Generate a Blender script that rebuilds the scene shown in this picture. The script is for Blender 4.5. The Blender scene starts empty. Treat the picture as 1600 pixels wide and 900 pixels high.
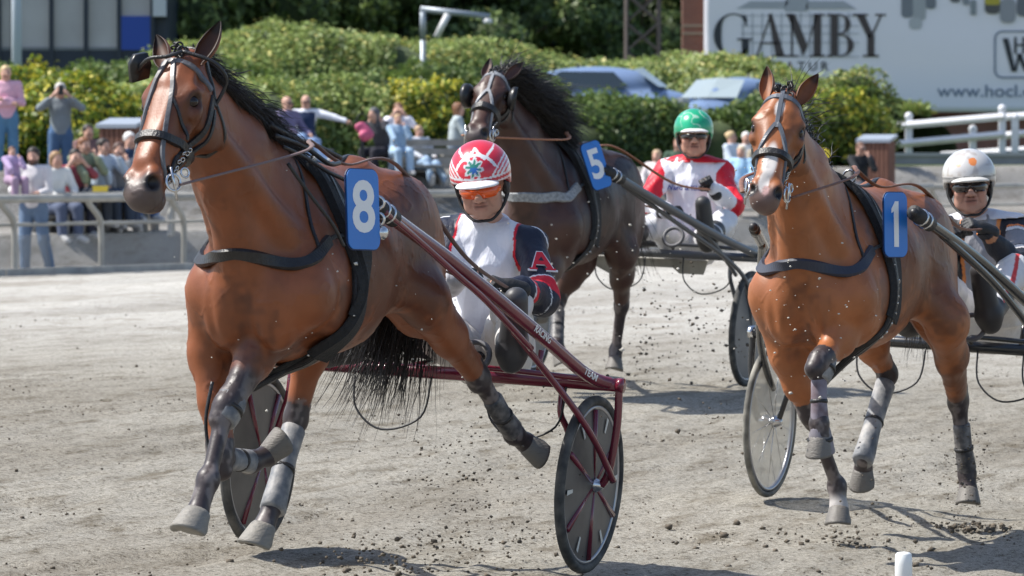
import bpy, bmesh, math, random, os
import numpy as np
from mathutils import Vector, Matrix, Quaternion
from mathutils.bvhtree import BVHTree
random.seed(7); rng = np.random.default_rng(7)
C = bpy.context.scene.collection
# ------------------------------------------------------------------ camera, world, sun
HC = 1.68
scn = bpy.context.scene
cam_data = bpy.data.cameras.new('camera'); cam = bpy.data.objects.new('camera', cam_data); C.objects.link(cam)
scn.camera = cam
PITCH = math.atan(212/8000)
cam.location = (0, 0, HC); cam.rotation_euler = (math.pi/2 - PITCH, 0, 0)
cam_data.sensor_width = 36; cam_data.lens = 180; cam_data.clip_end = 3000; cam_data.clip_start = 0.5
cam_data.dof.use_dof = True; cam_data.dof.focus_distance = 20.3; cam_data.dof.aperture_fstop = 9.5
SUN_EL = math.radians(54); SUN_AZ = math.radians(-84)      # azimuth measured from +Y (view direction) towards +X
sd = Vector((math.sin(SUN_AZ)*math.cos(SUN_EL), math.cos(SUN_AZ)*math.cos(SUN_EL), math.sin(SUN_EL)))
w = bpy.data.worlds.new('World'); scn.world = w; w.use_nodes = True
nt = w.node_tree; bg = nt.nodes['Background']; sky = nt.nodes.new('ShaderNodeTexSky')
sky.sky_type = 'NISHITA'; sky.sun_disc = False; sky.sun_elevation = SUN_EL; sky.sun_rotation = SUN_AZ
sky.air_density = 1.0; sky.dust_density = 1.5
nt.links.new(sky.outputs[0], bg.inputs[0]); bg.inputs[1].default_value = 0.135
sun_l = bpy.data.lights.new('sun', 'SUN'); sun = bpy.data.objects.new('sun', sun_l); C.objects.link(sun)
sun_l.energy = 4.9; sun_l.angle = math.radians(0.5); sun_l.color = (1, .965, .9)
sun.rotation_euler = sd.to_track_quat('Z', 'Y').to_euler()
scn.view_settings.view_transform = 'Standard'; scn.view_settings.look = 'None'
scn.view_settings.exposure = 0.45; scn.view_settings.gamma = 1

def ray(px, py):
    """direction of view through a photo pixel (1600x900), scaled to unit Y"""
    x = (px-800)/8000; z = -(py-450)/8000
    c, s = math.cos(PITCH), math.sin(PITCH)
    d = Vector((x, c + z*s, -s + z*c)); return d/d.y
def P(px, py, y): return Vector((0, 0, HC)) + ray(px, py)*y

# ------------------------------------------------------------------ terrain shape
def sst(a, b, x): t = np.clip((x-a)/(b-a), 0, 1); return t*t*(3-2*t)
FX, FY = -6.67, 66.7
def wdist(X, Y): return -.857*(X-FX) + .515*(Y-FY)
def ground_z(X, Y):
    X = np.asarray(X, float); Y = np.asarray(Y, float)
    u = -.94*X + .342*Y
    b = .05*(u-7.3)
    b = np.where(u > 11, .185 + .05*(1-np.exp(-np.maximum(u-11, 0)/2))*.5, np.maximum(b, -.6))
    wd = wdist(X, Y)
    b = b + .014*np.clip(Y-20.3, -6, 6)
    b = b*(1-sst(-8, -.5, wd)) + .07*sst(-8, -.5, wd)
    b = b + .50*sst(1.0, 1.8, wd) + .82*sst(5.0, 6.6, wd) + 1.2*sst(30, 60, wd)
    return b
def gz(x, y): return float(ground_z(x, y))

# ------------------------------------------------------------------ object helpers
def link(o, parent=None):
    C.objects.link(o)
    if parent is not None: o.parent = parent
    return o
def mesh_obj(name, V, F, mat=None, parent=None, smooth=False, mats=None, fm=None):
    me = bpy.data.meshes.new(name)
    V = np.asarray(V, dtype=np.float32)
    if isinstance(F, np.ndarray):
        n, k = F.shape
        me.vertices.add(len(V)); me.vertices.foreach_set('co', V.ravel())
        me.loops.add(n*k); me.loops.foreach_set('vertex_index', F.astype(np.int32).ravel())
        me.polygons.add(n); me.polygons.foreach_set('loop_start', np.arange(0, n*k, k, dtype=np.int32))
        me.polygons.foreach_set('loop_total', np.full(n, k, dtype=np.int32))
        me.update(calc_edges=True)
    else:
        me.from_pydata([tuple(map(float, v)) for v in V], [], F)
    if smooth: me.polygons.foreach_set('use_smooth', np.ones(len(me.polygons), bool))
    if mats:
        for m in mats: me.materials.append(m)
        if fm is not None: me.polygons.foreach_set('material_index', np.asarray(fm, np.int32))
    elif mat: me.materials.append(mat)
    me.validate() if not isinstance(F, np.ndarray) else None
    return link(bpy.data.objects.new(name, me), parent)
def thing(name, label, cat, loc=(0, 0, 0), rotz=0, group=None):
    o = bpy.data.objects.new(name, None); o.empty_display_size = .1
    C.objects.link(o); o.location = loc; o.rotation_euler = (0, 0, rotz)
    return tag(o, label, cat, group)
def tag(o, label=None, cat=None, group=None, kind=None):
    if label: o['label'] = label
    if cat: o['category'] = cat
    if group: o['group'] = group
    if kind: o['kind'] = kind
    return o
def copy_tree(o, parent=None, depth=0):
    c = o.copy(); C.objects.link(c)
    if parent is not None: c.parent = parent
    for ch in list(o.children): copy_tree(ch, c, depth+1)
    return c
class MB:
    """collects simple shapes into one mesh"""
    def __init__(s): s.V = []; s.F = []
    def add(s, V, F):
        n = len(s.V); s.V += [tuple(v) for v in V]; s.F += [tuple(i+n for i in f) for f in F]; return s
    def box(s, lo, hi, M=None, bev=0):
        x0, y0, z0 = lo; x1, y1, z1 = hi
        V = [(x0,y0,z0),(x1,y0,z0),(x1,y1,z0),(x0,y1,z0),(x0,y0,z1),(x1,y0,z1),(x1,y1,z1),(x0,y1,z1)]
        F = [(0,3,2,1),(4,5,6,7),(0,1,5,4),(1,2,6,5),(2,3,7,6),(3,0,4,7)]
        if M is not None: V = [M @ Vector(v) for v in V]
        return s.add(V, F)
    def tube(s, pts, r, n=8, cap=True, flat=None):
        pts = [Vector(p) for p in pts]; m = len(pts)
        rs = r if isinstance(r, (list, tuple)) else [r]*m
        V = []; up = None
        for i, p in enumerate(pts):
            t = (pts[min(i+1, m-1)] - pts[max(i-1, 0)]).normalized()
            if up is None:
                up = Vector((0, 0, 1)) if abs(t.z) < .9 else Vector((1, 0, 0))
            sx = t.cross(up).normalized(); up = sx.cross(t).normalized()
            for k in range(n):
                a = 2*math.pi*k/n
                V.append(p + rs[i]*(math.cos(a)*sx + math.sin(a)*up*(flat or 1)))
        F = [(i*n+k, i*n+(k+1) % n, (i+1)*n+(k+1) % n, (i+1)*n+k) for i in range(m-1) for k in range(n)]
        if cap: F += [tuple(range(n-1, -1, -1)), tuple((m-1)*n+k for k in range(n))]
        return s.add(V, F)
    def ring(s, c, axis, R, r, n=32, m=8, sx=1.0):
        axis = Vector(axis).normalized(); a = axis.orthogonal().normalized(); b = axis.cross(a)
        V = []
        for i in range(n):
            t = 2*math.pi*i/n; d = a*math.cos(t) + b*math.sin(t)
            for k in range(m):
                q = 2*math.pi*k/m; V.append(Vector(c) + d*(R + r*math.cos(q)) + axis*r*sx*math.sin(q))
        F = [(i*m+k, ((i+1) % n)*m+k, ((i+1) % n)*m+(k+1) % m, i*m+(k+1) % m) for i in range(n) for k in range(m)]
        return s.add(V, F)
    def lathe(s, c, axis, prof, n=24, ref=None):
        """prof: list of (radius, height along axis)"""
        axis = Vector(axis).normalized(); a = (Vector(ref) if ref else axis.orthogonal()).normalized(); b = axis.cross(a)
        V = []
        for r, h in prof:
            for i in range(n):
                t = 2*math.pi*i/n; V.append(Vector(c) + axis*h + (a*math.cos(t) + b*math.sin(t))*r)
        F = [(j*n+i, j*n+(i+1) % n, (j+1)*n+(i+1) % n, (j+1)*n+i) for j in range(len(prof)-1) for i in range(n)]
        F += [tuple(range(n-1, -1, -1)), tuple((len(prof)-1)*n+i for i in range(n))]
        return s.add(V, F)
    def extr(s, outline, M, d):
        """closed 2D outline extruded by d along local z, placed by matrix M"""
        n = len(outline)
        V = [M @ Vector((x, y, 0)) for x, y in outline] + [M @ Vector((x, y, d)) for x, y in outline]
        F = [tuple(range(n-1, -1, -1)), tuple(range(n, 2*n))] + [(i, (i+1) % n, n+(i+1) % n, n+i) for i in range(n)]
        return s.add(V, F)
    def build(s, name, mat, parent=None, smooth=False, bevel=0):
        o = mesh_obj(name, s.V, s.F, mat, parent, smooth)
        if bevel:
            b = o.modifiers.new('b', 'BEVEL'); b.width = bevel; b.segments = 2; b.limit_method = 'ANGLE'
        if smooth == 'auto':
            pass
        return o
def smooth_path(pts, n=6):
    pts = [Vector(p) for p in pts]; out = []
    if len(pts) < 3: return [pts[0].lerp(pts[-1], i/n) for i in range(n+1)]
    for i in range(len(pts)-1):
        p0 = pts[max(i-1, 0)]; p1 = pts[i]; p2 = pts[i+1]; p3 = pts[min(i+2, len(pts)-1)]
        for k in range(n):
            t = k/n
            out.append(.5*((2*p1) + (p2-p0)*t + (2*p0-5*p1+4*p2-p3)*t*t + (3*p1-p0-3*p2+p3)*t**3))
    return out + [pts[-1]]

# ------------------------------------------------------------------ noise
def _hash(i, j, k, seed):
    h = (i*374761393 + j*668265263 + k*2147483647 + seed*974634777) & 0xffffffff
    h = ((h ^ (h >> 13))*1274126177) & 0xffffffff
    return ((h ^ (h >> 16)) & 0xffff)/65535.0
def vnoise(P_, scale=1.0, seed=0):
    P_ = np.asarray(P_, float)*scale; I = np.floor(P_).astype(np.int64); f = P_-I; f = f*f*(3-2*f)
    r = 0
    for dx in (0, 1):
        wx = f[..., 0] if dx else 1-f[..., 0]
        for dy in (0, 1):
            wy = f[..., 1] if dy else 1-f[..., 1]
            for dz in (0, 1):
                wz = f[..., 2] if dz else 1-f[..., 2]
                r = r + wx*wy*wz*_hash(I[..., 0]+dx, I[..., 1]+dy, I[..., 2]+dz, seed)
    return r*2-1

# ------------------------------------------------------------------ implicit surfaces
def V3(p): return np.array((p[0], p[1], p[2]), float)
class Vol:
    def __init__(s, lo, hi, h, cap=.06):
        s.lo = V3(lo); s.h = h; s.n = np.ceil((V3(hi)-s.lo)/h).astype(int)+1; s.cap = cap
        s.D = np.full(s.n, cap, np.float32)
        s.ax = [(s.lo[i] + h*np.arange(s.n[i])).astype(np.float32) for i in range(3)]
    def win(s, lo, hi, m):
        a = np.clip(np.floor((np.asarray(lo)-m-s.lo)/s.h).astype(int), 0, s.n)
        b = np.clip(np.ceil((np.asarray(hi)+m-s.lo)/s.h).astype(int)+1, 0, s.n)
        sl = tuple(slice(a[i], b[i]) for i in range(3))
        if any(b[i] <= a[i] for i in range(3)): return None, None
        X = s.ax[0][sl[0]][:, None, None]; Y = s.ax[1][sl[1]][None, :, None]; Z = s.ax[2][sl[2]][None, None, :]
        return sl, (X, Y, Z)
    def put(s, sl, d, k, sub=False):
        a = s.D[sl]
        if sub:
            d = -d; hh = np.maximum(k-np.abs(a-d), 0)/k; s.D[sl] = np.maximum(a, d) + hh*hh*k*.25
        else:
            hh = np.maximum(k-np.abs(a-d), 0)/k; s.D[sl] = np.minimum(a, d) - hh*hh*k*.25
    def cap_(s, a, b, ra, rb, k=.03, sub=False):
        a = V3(a); b = V3(b); R = max(ra, rb)
        sl, g = s.win(np.minimum(a, b)-R, np.maximum(a, b)+R, k+s.h*2)
        if sl is None: return s
        d = b-a; L = float(d@d)+1e-9
        X, Y, Z = g[0]-a[0], g[1]-a[1], g[2]-a[2]
        t = np.clip((X*d[0]+Y*d[1]+Z*d[2])/L, 0, 1)
        q = np.sqrt((X-t*d[0])**2+(Y-t*d[1])**2+(Z-t*d[2])**2) - (ra+(rb-ra)*t)
        s.put(sl, q, k, sub); return s
    def ecap(s, a, b, wh0, wh1, side, k=.05, sub=False, off=0):
        """tapered capsule with elliptical section: half width along 'side', half height across"""
        a = V3(a); b = V3(b); R = max(wh0+wh1)+off
        sl, g = s.win(np.minimum(a, b)-R, np.maximum(a, b)+R, k+s.h*2)
        if sl is None: return s
        d = b-a; L = float(d@d)+1e-9; dn = d/math.sqrt(L)
        sd_ = V3(side); sd_ = sd_-dn*(sd_@dn); sd_ /= np.linalg.norm(sd_); up = np.cross(dn, sd_)
        X, Y, Z = g[0]-a[0], g[1]-a[1], g[2]-a[2]
        al = X*dn[0]+Y*dn[1]+Z*dn[2]; t = np.clip(al/math.sqrt(L), 0, 1)
        w_ = wh0[0]+(wh1[0]-wh0[0])*t+off; h_ = wh0[1]+(wh1[1]-wh0[1])*t+off
        u = (X*sd_[0]+Y*sd_[1]+Z*sd_[2]); v = (X*up[0]+Y*up[1]+Z*up[2]); e = al-t*math.sqrt(L); mn = np.minimum(w_, h_)
        k0 = np.sqrt((u/w_)**2+(v/h_)**2+(e/mn)**2); k1 = np.sqrt((u/w_**2)**2+(v/h_**2)**2+(e/mn**2)**2)+1e-6
        s.put(sl, k0*(k0-1)/k1, k, sub); return s
    def ell(s, c, r, k=.04, R=None, sub=False):
        """ellipsoid, R rows = its axes"""
        c = V3(c); r = V3(r); m = float(r.max())
        if R is None:
            sl, g = s.win(c-r, c+r, k+s.h*2)
        else: sl, g = s.win(c-m, c+m, k+s.h*2)
        if sl is None: return s
        X, Y, Z = g[0]-c[0], g[1]-c[1], g[2]-c[2]
        if R is not None:
            R = np.asarray(R, float)
            X, Y, Z = (X*R[0][0]+Y*R[0][1]+Z*R[0][2], X*R[1][0]+Y*R[1][1]+Z*R[1][2], X*R[2][0]+Y*R[2][1]+Z*R[2][2])
        k0 = np.sqrt((X/r[0])**2+(Y/r[1])**2+(Z/r[2])**2); k1 = np.sqrt((X/r[0]**2)**2+(Y/r[1]**2)**2+(Z/r[2]**2)**2)+1e-6
        s.put(sl, k0*(k0-1)/k1, k, sub); return s
    def plane(s, p, n, k=.004):
        """cut away everything on the side n points to"""
        p = V3(p); n = V3(n); n = n/np.linalg.norm(n)
        d = (s.ax[0][:, None, None]-p[0])*n[0]+(s.ax[1][None, :, None]-p[1])*n[1]+(s.ax[2][None, None, :]-p[2])*n[2]
        s.D = np.maximum(s.D, d.astype(np.float32)); return s
    def mesh(s, iso=0.0):
        D = s.D-iso; D[0] = D[-1] = .05; D[:, 0] = D[:, -1] = .05; D[:, :, 0] = D[:, :, -1] = .05
        S = D < 0; nx, ny, nz = D.shape
        c = S[:-1, :-1, :-1].astype(np.int8)
        for dx in (0, 1):
            for dy in (0, 1):
                for dz in (0, 1):
                    if dx+dy+dz: c = c + S[dx:nx-1+dx, dy:ny-1+dy, dz:nz-1+dz]
        act = np.argwhere((c > 0) & (c < 8)); idx = np.full(c.shape, -1, np.int32)
        idx[act[:, 0], act[:, 1], act[:, 2]] = np.arange(len(act))
        acc = np.zeros((len(act), 3)); cnt = np.zeros(len(act))
        cor = [(0,0,0),(1,0,0),(0,1,0),(1,1,0),(0,0,1),(1,0,1),(0,1,1),(1,1,1)]
        dv = [D[act[:, 0]+x, act[:, 1]+y, act[:, 2]+z].astype(float) for x, y, z in cor]
        for a, b in ((0,1),(2,3),(4,5),(6,7),(0,2),(1,3),(4,6),(5,7),(0,4),(1,5),(2,6),(3,7)):
            m = (dv[a] < 0) != (dv[b] < 0)
            t = np.where(m, dv[a]/np.where(m, dv[a]-dv[b], 1), 0)
            A = np.array(cor[a], float); B = np.array(cor[b], float)
            acc += np.where(m[:, None], A+(B-A)*t[:, None], 0); cnt += m
        V = s.lo + s.h*(act + acc/np.maximum(cnt, 1)[:, None])
        Fs = []
        for ax in range(3):
            o = [0, 0, 0]; o[ax] = 1
            A = S[1:-1, 1:-1, 1:-1]; B = S[1+o[0]:nx-1+o[0], 1+o[1]:ny-1+o[1], 1+o[2]:nz-1+o[2]]
            e = np.argwhere(A != B)+1
            if not len(e): continue
            b_, c_ = [(1, 2), (2, 0), (0, 1)][ax]
            def ii(db, dc):
                q = e.copy(); q[:, b_] -= db; q[:, c_] -= dc; return idx[q[:, 0], q[:, 1], q[:, 2]]
            Q = np.stack([ii(1, 1), ii(0, 1), ii(0, 0), ii(1, 0)], 1)
            ins = S[e[:, 0], e[:, 1], e[:, 2]]
            Q[~ins] = Q[~ins][:, ::-1]
            Fs.append(Q)
        F = np.concatenate(Fs); F = F[(F >= 0).all(1)]
        return V, F
def relax(V, F, it=1, lam=.5):
    for _ in range(it):
        S_ = np.zeros_like(V); n = np.zeros(len(V))
        for i in range(4):
            for j in ((i+1) % 4, (i+3) % 4):
                np.add.at(S_, F[:, i], V[F[:, j]]) if False else None
                S_ += np.stack([np.bincount(F[:, i], V[F[:, j], a], len(V)) for a in range(3)], 1)
                n += np.bincount(F[:, i], minlength=len(V))
        V = V + lam*(S_/np.maximum(n, 1)[:, None]-V)
    return V
def vnormals(V, F):
    a = V[F[:, 2]]-V[F[:, 0]]; b = V[F[:, 3]]-V[F[:, 1]]; n = np.cross(a, b); N = np.zeros_like(V)
    for i in range(4): N += np.stack([np.bincount(F[:, i], n[:, q], len(V)) for q in range(3)], 1)
    return N/np.maximum(np.linalg.norm(N, axis=1), 1e-9)[:, None]
def set_col(o, col, name='Col'):
    at = o.data.color_attributes.new(name, 'FLOAT_COLOR', 'POINT')
    c = np.ones((len(o.data.vertices), 4), np.float32); c[:, :3] = col; at.data.foreach_set('color', c.ravel())
def segd(V, a, b):
    a = V3(a); b = V3(b); d = b-a; t = np.clip(((V-a)@d)/(d@d+1e-9), 0, 1); return np.linalg.norm(V-a-t[:, None]*d, axis=1), t
def nrm(v): v = np.asarray(v, float); return v/np.linalg.norm(v)

# ------------------------------------------------------------------ materials
MATS = {}
def mat(name, col=(.5, .5, .5), rough=.6, metal=0, noise=0, nscale=8, bump=0, bscale=60, spec=.5, attr=None,
        alpha=1, emit=None, sheen=0, trans=0, detail=4, col2=None, coat=0, stretch=None, bdist=.01):
    if name in MATS: return MATS[name]
    m = bpy.data.materials.new(name); m.use_nodes = True; t = m.node_tree; N = t.nodes; L = t.links
    b = N['Principled BSDF']; b.inputs['Roughness'].default_value = rough; b.inputs['Metallic'].default_value = metal
    b.inputs['Specular IOR Level'].default_value = spec; b.inputs['Base Color'].default_value = (*col, 1)
    b.inputs['Sheen Weight'].default_value = sheen; b.inputs['Transmission Weight'].default_value = trans
    b.inputs['Coat Weight'].default_value = coat; b.inputs['Alpha'].default_value = alpha
    src = None; tc = N.new('ShaderNodeTexCoord'); vec = tc.outputs['Object']
    if stretch:
        mp = N.new('ShaderNodeMapping'); mp.inputs['Scale'].default_value = stretch; L.new(vec, mp.inputs[0]); vec = mp.outputs[0]
    if attr:
        a = N.new('ShaderNodeAttribute'); a.attribute_name = attr; src = a.outputs['Color']
    if noise or col2:
        n = N.new('ShaderNodeTexNoise'); n.inputs['Scale'].default_value = nscale; n.inputs['Detail'].default_value = detail
        L.new(vec, n.inputs['Vector'])
        if col2:
            mx = N.new('ShaderNodeMix'); mx.data_type = 'RGBA'; rp = N.new('ShaderNodeMapRange')
            rp.inputs[1].default_value = .35; rp.inputs[2].default_value = .65; L.new(n.outputs['Fac'], rp.inputs[0]); L.new(rp.outputs[0], mx.inputs[0])
            if src: L.new(src, mx.inputs[6])
            else: mx.inputs[6].default_value = (*col, 1)
            mx.inputs[7].default_value = (*col2, 1); src = mx.outputs[2]
        if noise:
            mr = N.new('ShaderNodeMapRange'); mr.inputs[1].default_value = .3; mr.inputs[2].default_value = .7
            mr.inputs[3].default_value = 1-noise; mr.inputs[4].default_value = 1+noise; L.new(n.outputs['Fac'], mr.inputs[0])
            mu = N.new('ShaderNodeMix'); mu.data_type = 'RGBA'; mu.blend_type = 'MULTIPLY'; mu.inputs[0].default_value = 1
            if src: L.new(src, mu.inputs[6])
            else: mu.inputs[6].default_value = (*col, 1)
            L.new(mr.outputs[0], mu.inputs[7]); src = mu.outputs[2]
    if src: L.new(src, b.inputs['Base Color'])
    if bump:
        n2 = N.new('ShaderNodeTexNoise'); n2.inputs['Scale'].default_value = bscale; n2.inputs['Detail'].default_value = 5
        L.new(vec, n2.inputs['Vector']); bp = N.new('ShaderNodeBump'); bp.inputs['Strength'].default_value = bump
        bp.inputs['Distance'].default_value = bdist; L.new(n2.outputs['Fac'], bp.inputs['Height']); L.new(bp.outputs[0], b.inputs['Normal'])
    if emit:
        b.inputs['Emission Color'].default_value = (*emit[:3], 1); b.inputs['Emission Strength'].default_value = emit[3]
    MATS[name] = m; return m
leather = mat('black_leather', (.018, .017, .018), .42, noise=.3, nscale=30, bump=.3, bscale=120)
brownleather = mat('tan_leather', (.19, .085, .05), .55, noise=.25, nscale=30, bump=.3, bscale=120)
chrome = mat('polished_steel', (.62, .62, .63), .22, 1)
rubber = mat('tyre_rubber', (.035, .036, .038), .8, noise=.25, nscale=14, col2=(.10, .095, .085))
black_plastic = mat('black_plastic', (.02, .02, .022), .45)
# ================================================================== horses
class Frame:
    """ground frame of a horse or sulky: x forward, y to its left, z up"""
    def __init__(s, x, y, z, th, roll=0):
        s.O = Vector((x, y, z)); s.th = th; s.t = Vector((-math.sin(th), -math.cos(th), 0)); s.l = Vector((math.cos(th), -math.sin(th), 0))
        s.rz = math.atan2(s.t.y, s.t.x); s.l = (s.l - Vector((0, 0, roll))).normalized(); s.u = s.t.cross(s.l)
    def loc(s, wv): d = Vector(wv)-s.O; return Vector((d.dot(s.t), d.dot(s.l), d.dot(s.u)))
    def seat(s, o):
        M = Matrix((( s.t.x, s.l.x, s.u.x), (s.t.y, s.l.y, s.u.y), (s.t.z, s.l.z, s.u.z))); o.location = s.O; o.rotation_euler = M.to_euler(); return o
    def dir(s, wv): d = Vector(wv); return Vector((d.dot(s.t), d.dot(s.l), d.dot(s.u)))
    def at(s, px, py, a):
        """the local point seen at that pixel which lies a metres ahead of the frame's origin"""
        r = ray(px, py); c0 = Vector((0, 0, HC)); k = (a-(c0-s.O).dot(s.t))/r.dot(s.t); return s.loc(c0+r*k)
    def wl(s, p): return s.O + s.t*p[0] + s.l*p[1] + s.u*p[2]
    def px(s, p):
        v = s.wl(p)-Vector((0, 0, HC)); c, q = math.cos(PITCH), math.sin(PITCH)
        f = v.y*c - v.z*q; u = v.y*q + v.z*c; return (800+8000*v.x/f, 450-8000*u/f)

def horse_mat(name, rough=.44):
    m = mat(name, attr='Col', rough=rough, noise=.16, nscale=9, bump=.06, bscale=110, detail=6, spec=.42, sheen=0, bdist=.012)
    return m

def head_matrix(poll, muz, left):
    x = (Vector(muz)-Vector(poll)).normalized(); y = Vector(left); y = (y-x*y.dot(x)).normalized(); z = x.cross(y)
    return Matrix((( x.x, y.x, z.x, poll[0]), (x.y, y.y, z.y, poll[1]), (x.z, y.z, z.z, poll[2]), (0, 0, 0, 1)))

def build_horse(spec):
    S = spec; fr = S['frame']; J = S['J']; zb = S.get('lift', 0.0); sc = 1.0
    H = head_matrix(S['poll'], S['muzzle'], S['left']); wy = S.get('wy', 1.12)
    Hr = H.to_3x3(); hp = lambda x, y, z: H @ Vector((x, y*wy, z)); Hy = Hr @ Vector((0, 1, 0)); HR = [list(Hr.col[0]), list(Hr.col[1]), list(Hr.col[2])]
    hs = (Vector(S['poll'])-Vector(S['muzzle'])).length/.635
    allp = [Vector(p) for L in J.values() for p in L] + [hp(.68*hs, 0, 0), hp(-.02, 0, 0), Vector((-.95, -.33, .9)), Vector((.95, .33, 1.75+zb))]
    lo = [min(p[i] for p in allp)-.1 for i in range(3)]; hi = [max(p[i] for p in allp)+.1 for i in range(3)]
    v = Vol(lo, hi, S.get('h', .0075))
    Z = lambda z: z+zb
    Y = (0, 1, 0)
    def T(a0, c0, w0, h0, a1, c1, w1, h1, k=.08): v.ecap((a0, 0, Z(c0)), (a1, 0, Z(c1)), (w0, h0), (w1, h1), Y, k)
    # trunk
    T(.52, 1.165, .205, .30, .30, 1.175, .235, .335); T(.30, 1.175, .235, .335, 0, 1.20, .265, .320); T(0, 1.20, .265, .320, -.28, 1.265, .25, .265)
    T(-.28, 1.265, .25, .265, -.52, 1.285, .235, .25); T(-.52, 1.27, .22, .24, -.70, 1.24, .15, .20)
    v.ecap((.50, 0, Z(1.49)), (.12, 0, Z(1.48)), (.05, .10), (.06, .07), Y, .10)        # withers
    v.ecap((.10, 0, Z(1.47)), (-.30, 0, Z(1.49)), (.07, .07), (.08, .07), Y, .10)
    v.ecap((-.30, 0, Z(1.50)), (-.70, 0, Z(1.42)), (.07, .085), (.05, .06), Y, .10)     # croup
    v.cap_((-.70, 0, Z(1.42)), (-.88, 0, Z(1.33)), .055, .035, .05)
    nb = Vector((.50, 0, Z(1.36))); pl = Vector(S['poll'])
    # neck
    crest = hp(.05*hs, 0, -.11*hs); thr = hp(.12*hs, 0, -.20*hs)
    nend = crest.lerp(thr, .38)
    mid = nb.lerp(nend, .5) + Vector((-.01, 0, S.get('arch', .01)))
    v.ecap(nb, mid, (.145, .265), (.088, .178), Y, .10)
    v.ecap(mid, nend, (.088, .178), (.072, .118), Vector(Y).lerp(Hy, .7), .07)
    v.cap_((.66, 0, Z(1.12)), mid+Vector((.13, 0, -.10)), .10, .05, .09)                # windpipe side of the neck
    for s in (1, -1):
        v.cap_((.60, s*.13, Z(1.28)), hp(.16*hs, s*.045, -.20*hs), .05, .032, .05)       # brachiocephalic muscle
        v.ecap((.30, s*.10, Z(1.46)), (.60, s*.185, Z(1.13)), (.05, .11), (.075, .10), Y, .05)   # shoulder
        v.ell((.40, s*.20, Z(1.10)), (.15, .075, .15), .06)                              # triceps
        v.ell((.66, s*.095, Z(1.07)), (.11, .095, .17), .05)                              # breast
        v.ell((.60, s*.185, Z(1.12)), (.09, .065, .12), .06)
        v.ell((-.42, s*.13, Z(1.38)), (.27, .14, .16), .06)                              # gluteals
        v.ell((-.60, s*.145, Z(1.18)), (.20, .115, .27), .06)
        v.ell((-.40, s*.235, Z(1.43)), (.045, .02, .03), .03)                            # point of hip
    v.cap_((.84, 0, Z(1.22)), (.76, 0, Z(.94)), .014, .016, .05, True)
    for s in (1, -1): v.cap_((.80, s*.15, Z(1.18)), (.74, s*.125, Z(.93)), .010, .012, .04, True)
    # legs ---------------------------------------------------------------
    hoofs = []
    for key in ('FL', 'FR', 'HL', 'HR'):
        s = 1 if key[1] == 'L' else -1; L = [Vector(p) for p in J[key]]
        if key[0] == 'F':
            elb, kn, ft, cor, toe = L
            sh = Vector((.60, s*.17, Z(1.10)))
            v.cap_(sh, elb, .105, .085, .06); v.ell(elb+Vector((.0, 0, .05)), (.11, .075, .12), .05)
            fa = (kn-elb); fd = fa.normalized(); fwd = Vector((1, 0, 0)); fwd = (fwd-fd*fwd.dot(fd)).normalized()
            sid = fd.cross(fwd)
            v.ecap(elb, elb+fa*.45, (.076, .110), (.060, .080), sid, .05); v.ecap(elb+fa*.45, kn-fd*.03, (.060, .080), (.043, .048), sid, .04)
            v.ell(elb+fa*.28+fwd*.035, (.05, .05, .12), .03)
            v.ecap(kn-fd*.045, kn+fd*.045, (.049, .050), (.043, .043), sid, .03); v.ell(kn+fwd*.014, (.045, .044, .052), .02)
            v.cap_(kn-fwd*.028, kn-fwd*.03-fd*.0, .025, .02, .02)
            r1, r2 = .032, .031
        else:
            stf, hk, ft, cor, toe = L
            hip = Vector((-.45, s*.13, Z(1.30)))
            v.ecap(hip, stf, (.12, .20), (.075, .125), (0, 1, 0), .08)
            v.cap_(Vector((-.62, s*.13, Z(1.10))), hk.lerp(stf, .55), .10, .06, .07)
            v.cap_(Vector((-.14, s*.15, Z(1.12))), stf+Vector((.02, 0, .02)), .05, .06, .09)      # flank fold
            g = hk-stf; gd = g.normalized(); bk = Vector((-1, 0, 0)); bk = (bk-gd*bk.dot(gd)).normalized(); sid = gd.cross(bk)
            v.ell(stf, (.085, .07, .09), .04)
            v.ecap(stf, stf+g*.45, (.078, .115), (.056, .080), sid, .05); v.ecap(stf+g*.45, hk, (.056, .080), (.040, .050), sid, .04)
            pt = hk + bk*.062 - gd*.045                                                   # point of the hock
            v.cap_(stf+g*.45+bk*.05, pt, .032, .020, .025); v.cap_(pt, hk+(ft-hk).normalized()*.08+bk*.02, .024, .022, .02)
            v.ell(hk, (.055, .045, .058), .025)
            r1, r2 = .036, .033
            fd = gd
        top = kn if key[0] == 'F' else hk; cd = (ft-top).normalized()
        pd = (cor-ft).normalized(); bwd = -(pd - cd*pd.dot(cd)); bwd = bwd.normalized() if bwd.length > .05 else Vector((-1, 0, 0))
        if bwd.x > .2 and key not in S.get('flip', ()): bwd = Vector((-1, 0, 0)) if abs(cd.x) < .8 else -bwd
        bwd = (bwd-cd*bwd.dot(cd)).normalized()
        v.cap_(top+cd*.03, ft-cd*.02, r1, r2-.003, .015); v.cap_(top+cd*.05+bwd*.030, ft+bwd*.022-cd*.02, .020, .019, .014)
        v.ell(ft, (.043, .042, .045), .025); v.cap_(ft+bwd*.024, ft+bwd*.024+cd*.01, .022, .018, .015)
        v.cap_(ft, cor, .037, .039, .02); v.cap_(cor, cor+(toe-cor)*.2, .038, .036, .02)
        hoofs.append((key, ft, cor, toe, top, bwd))
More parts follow.
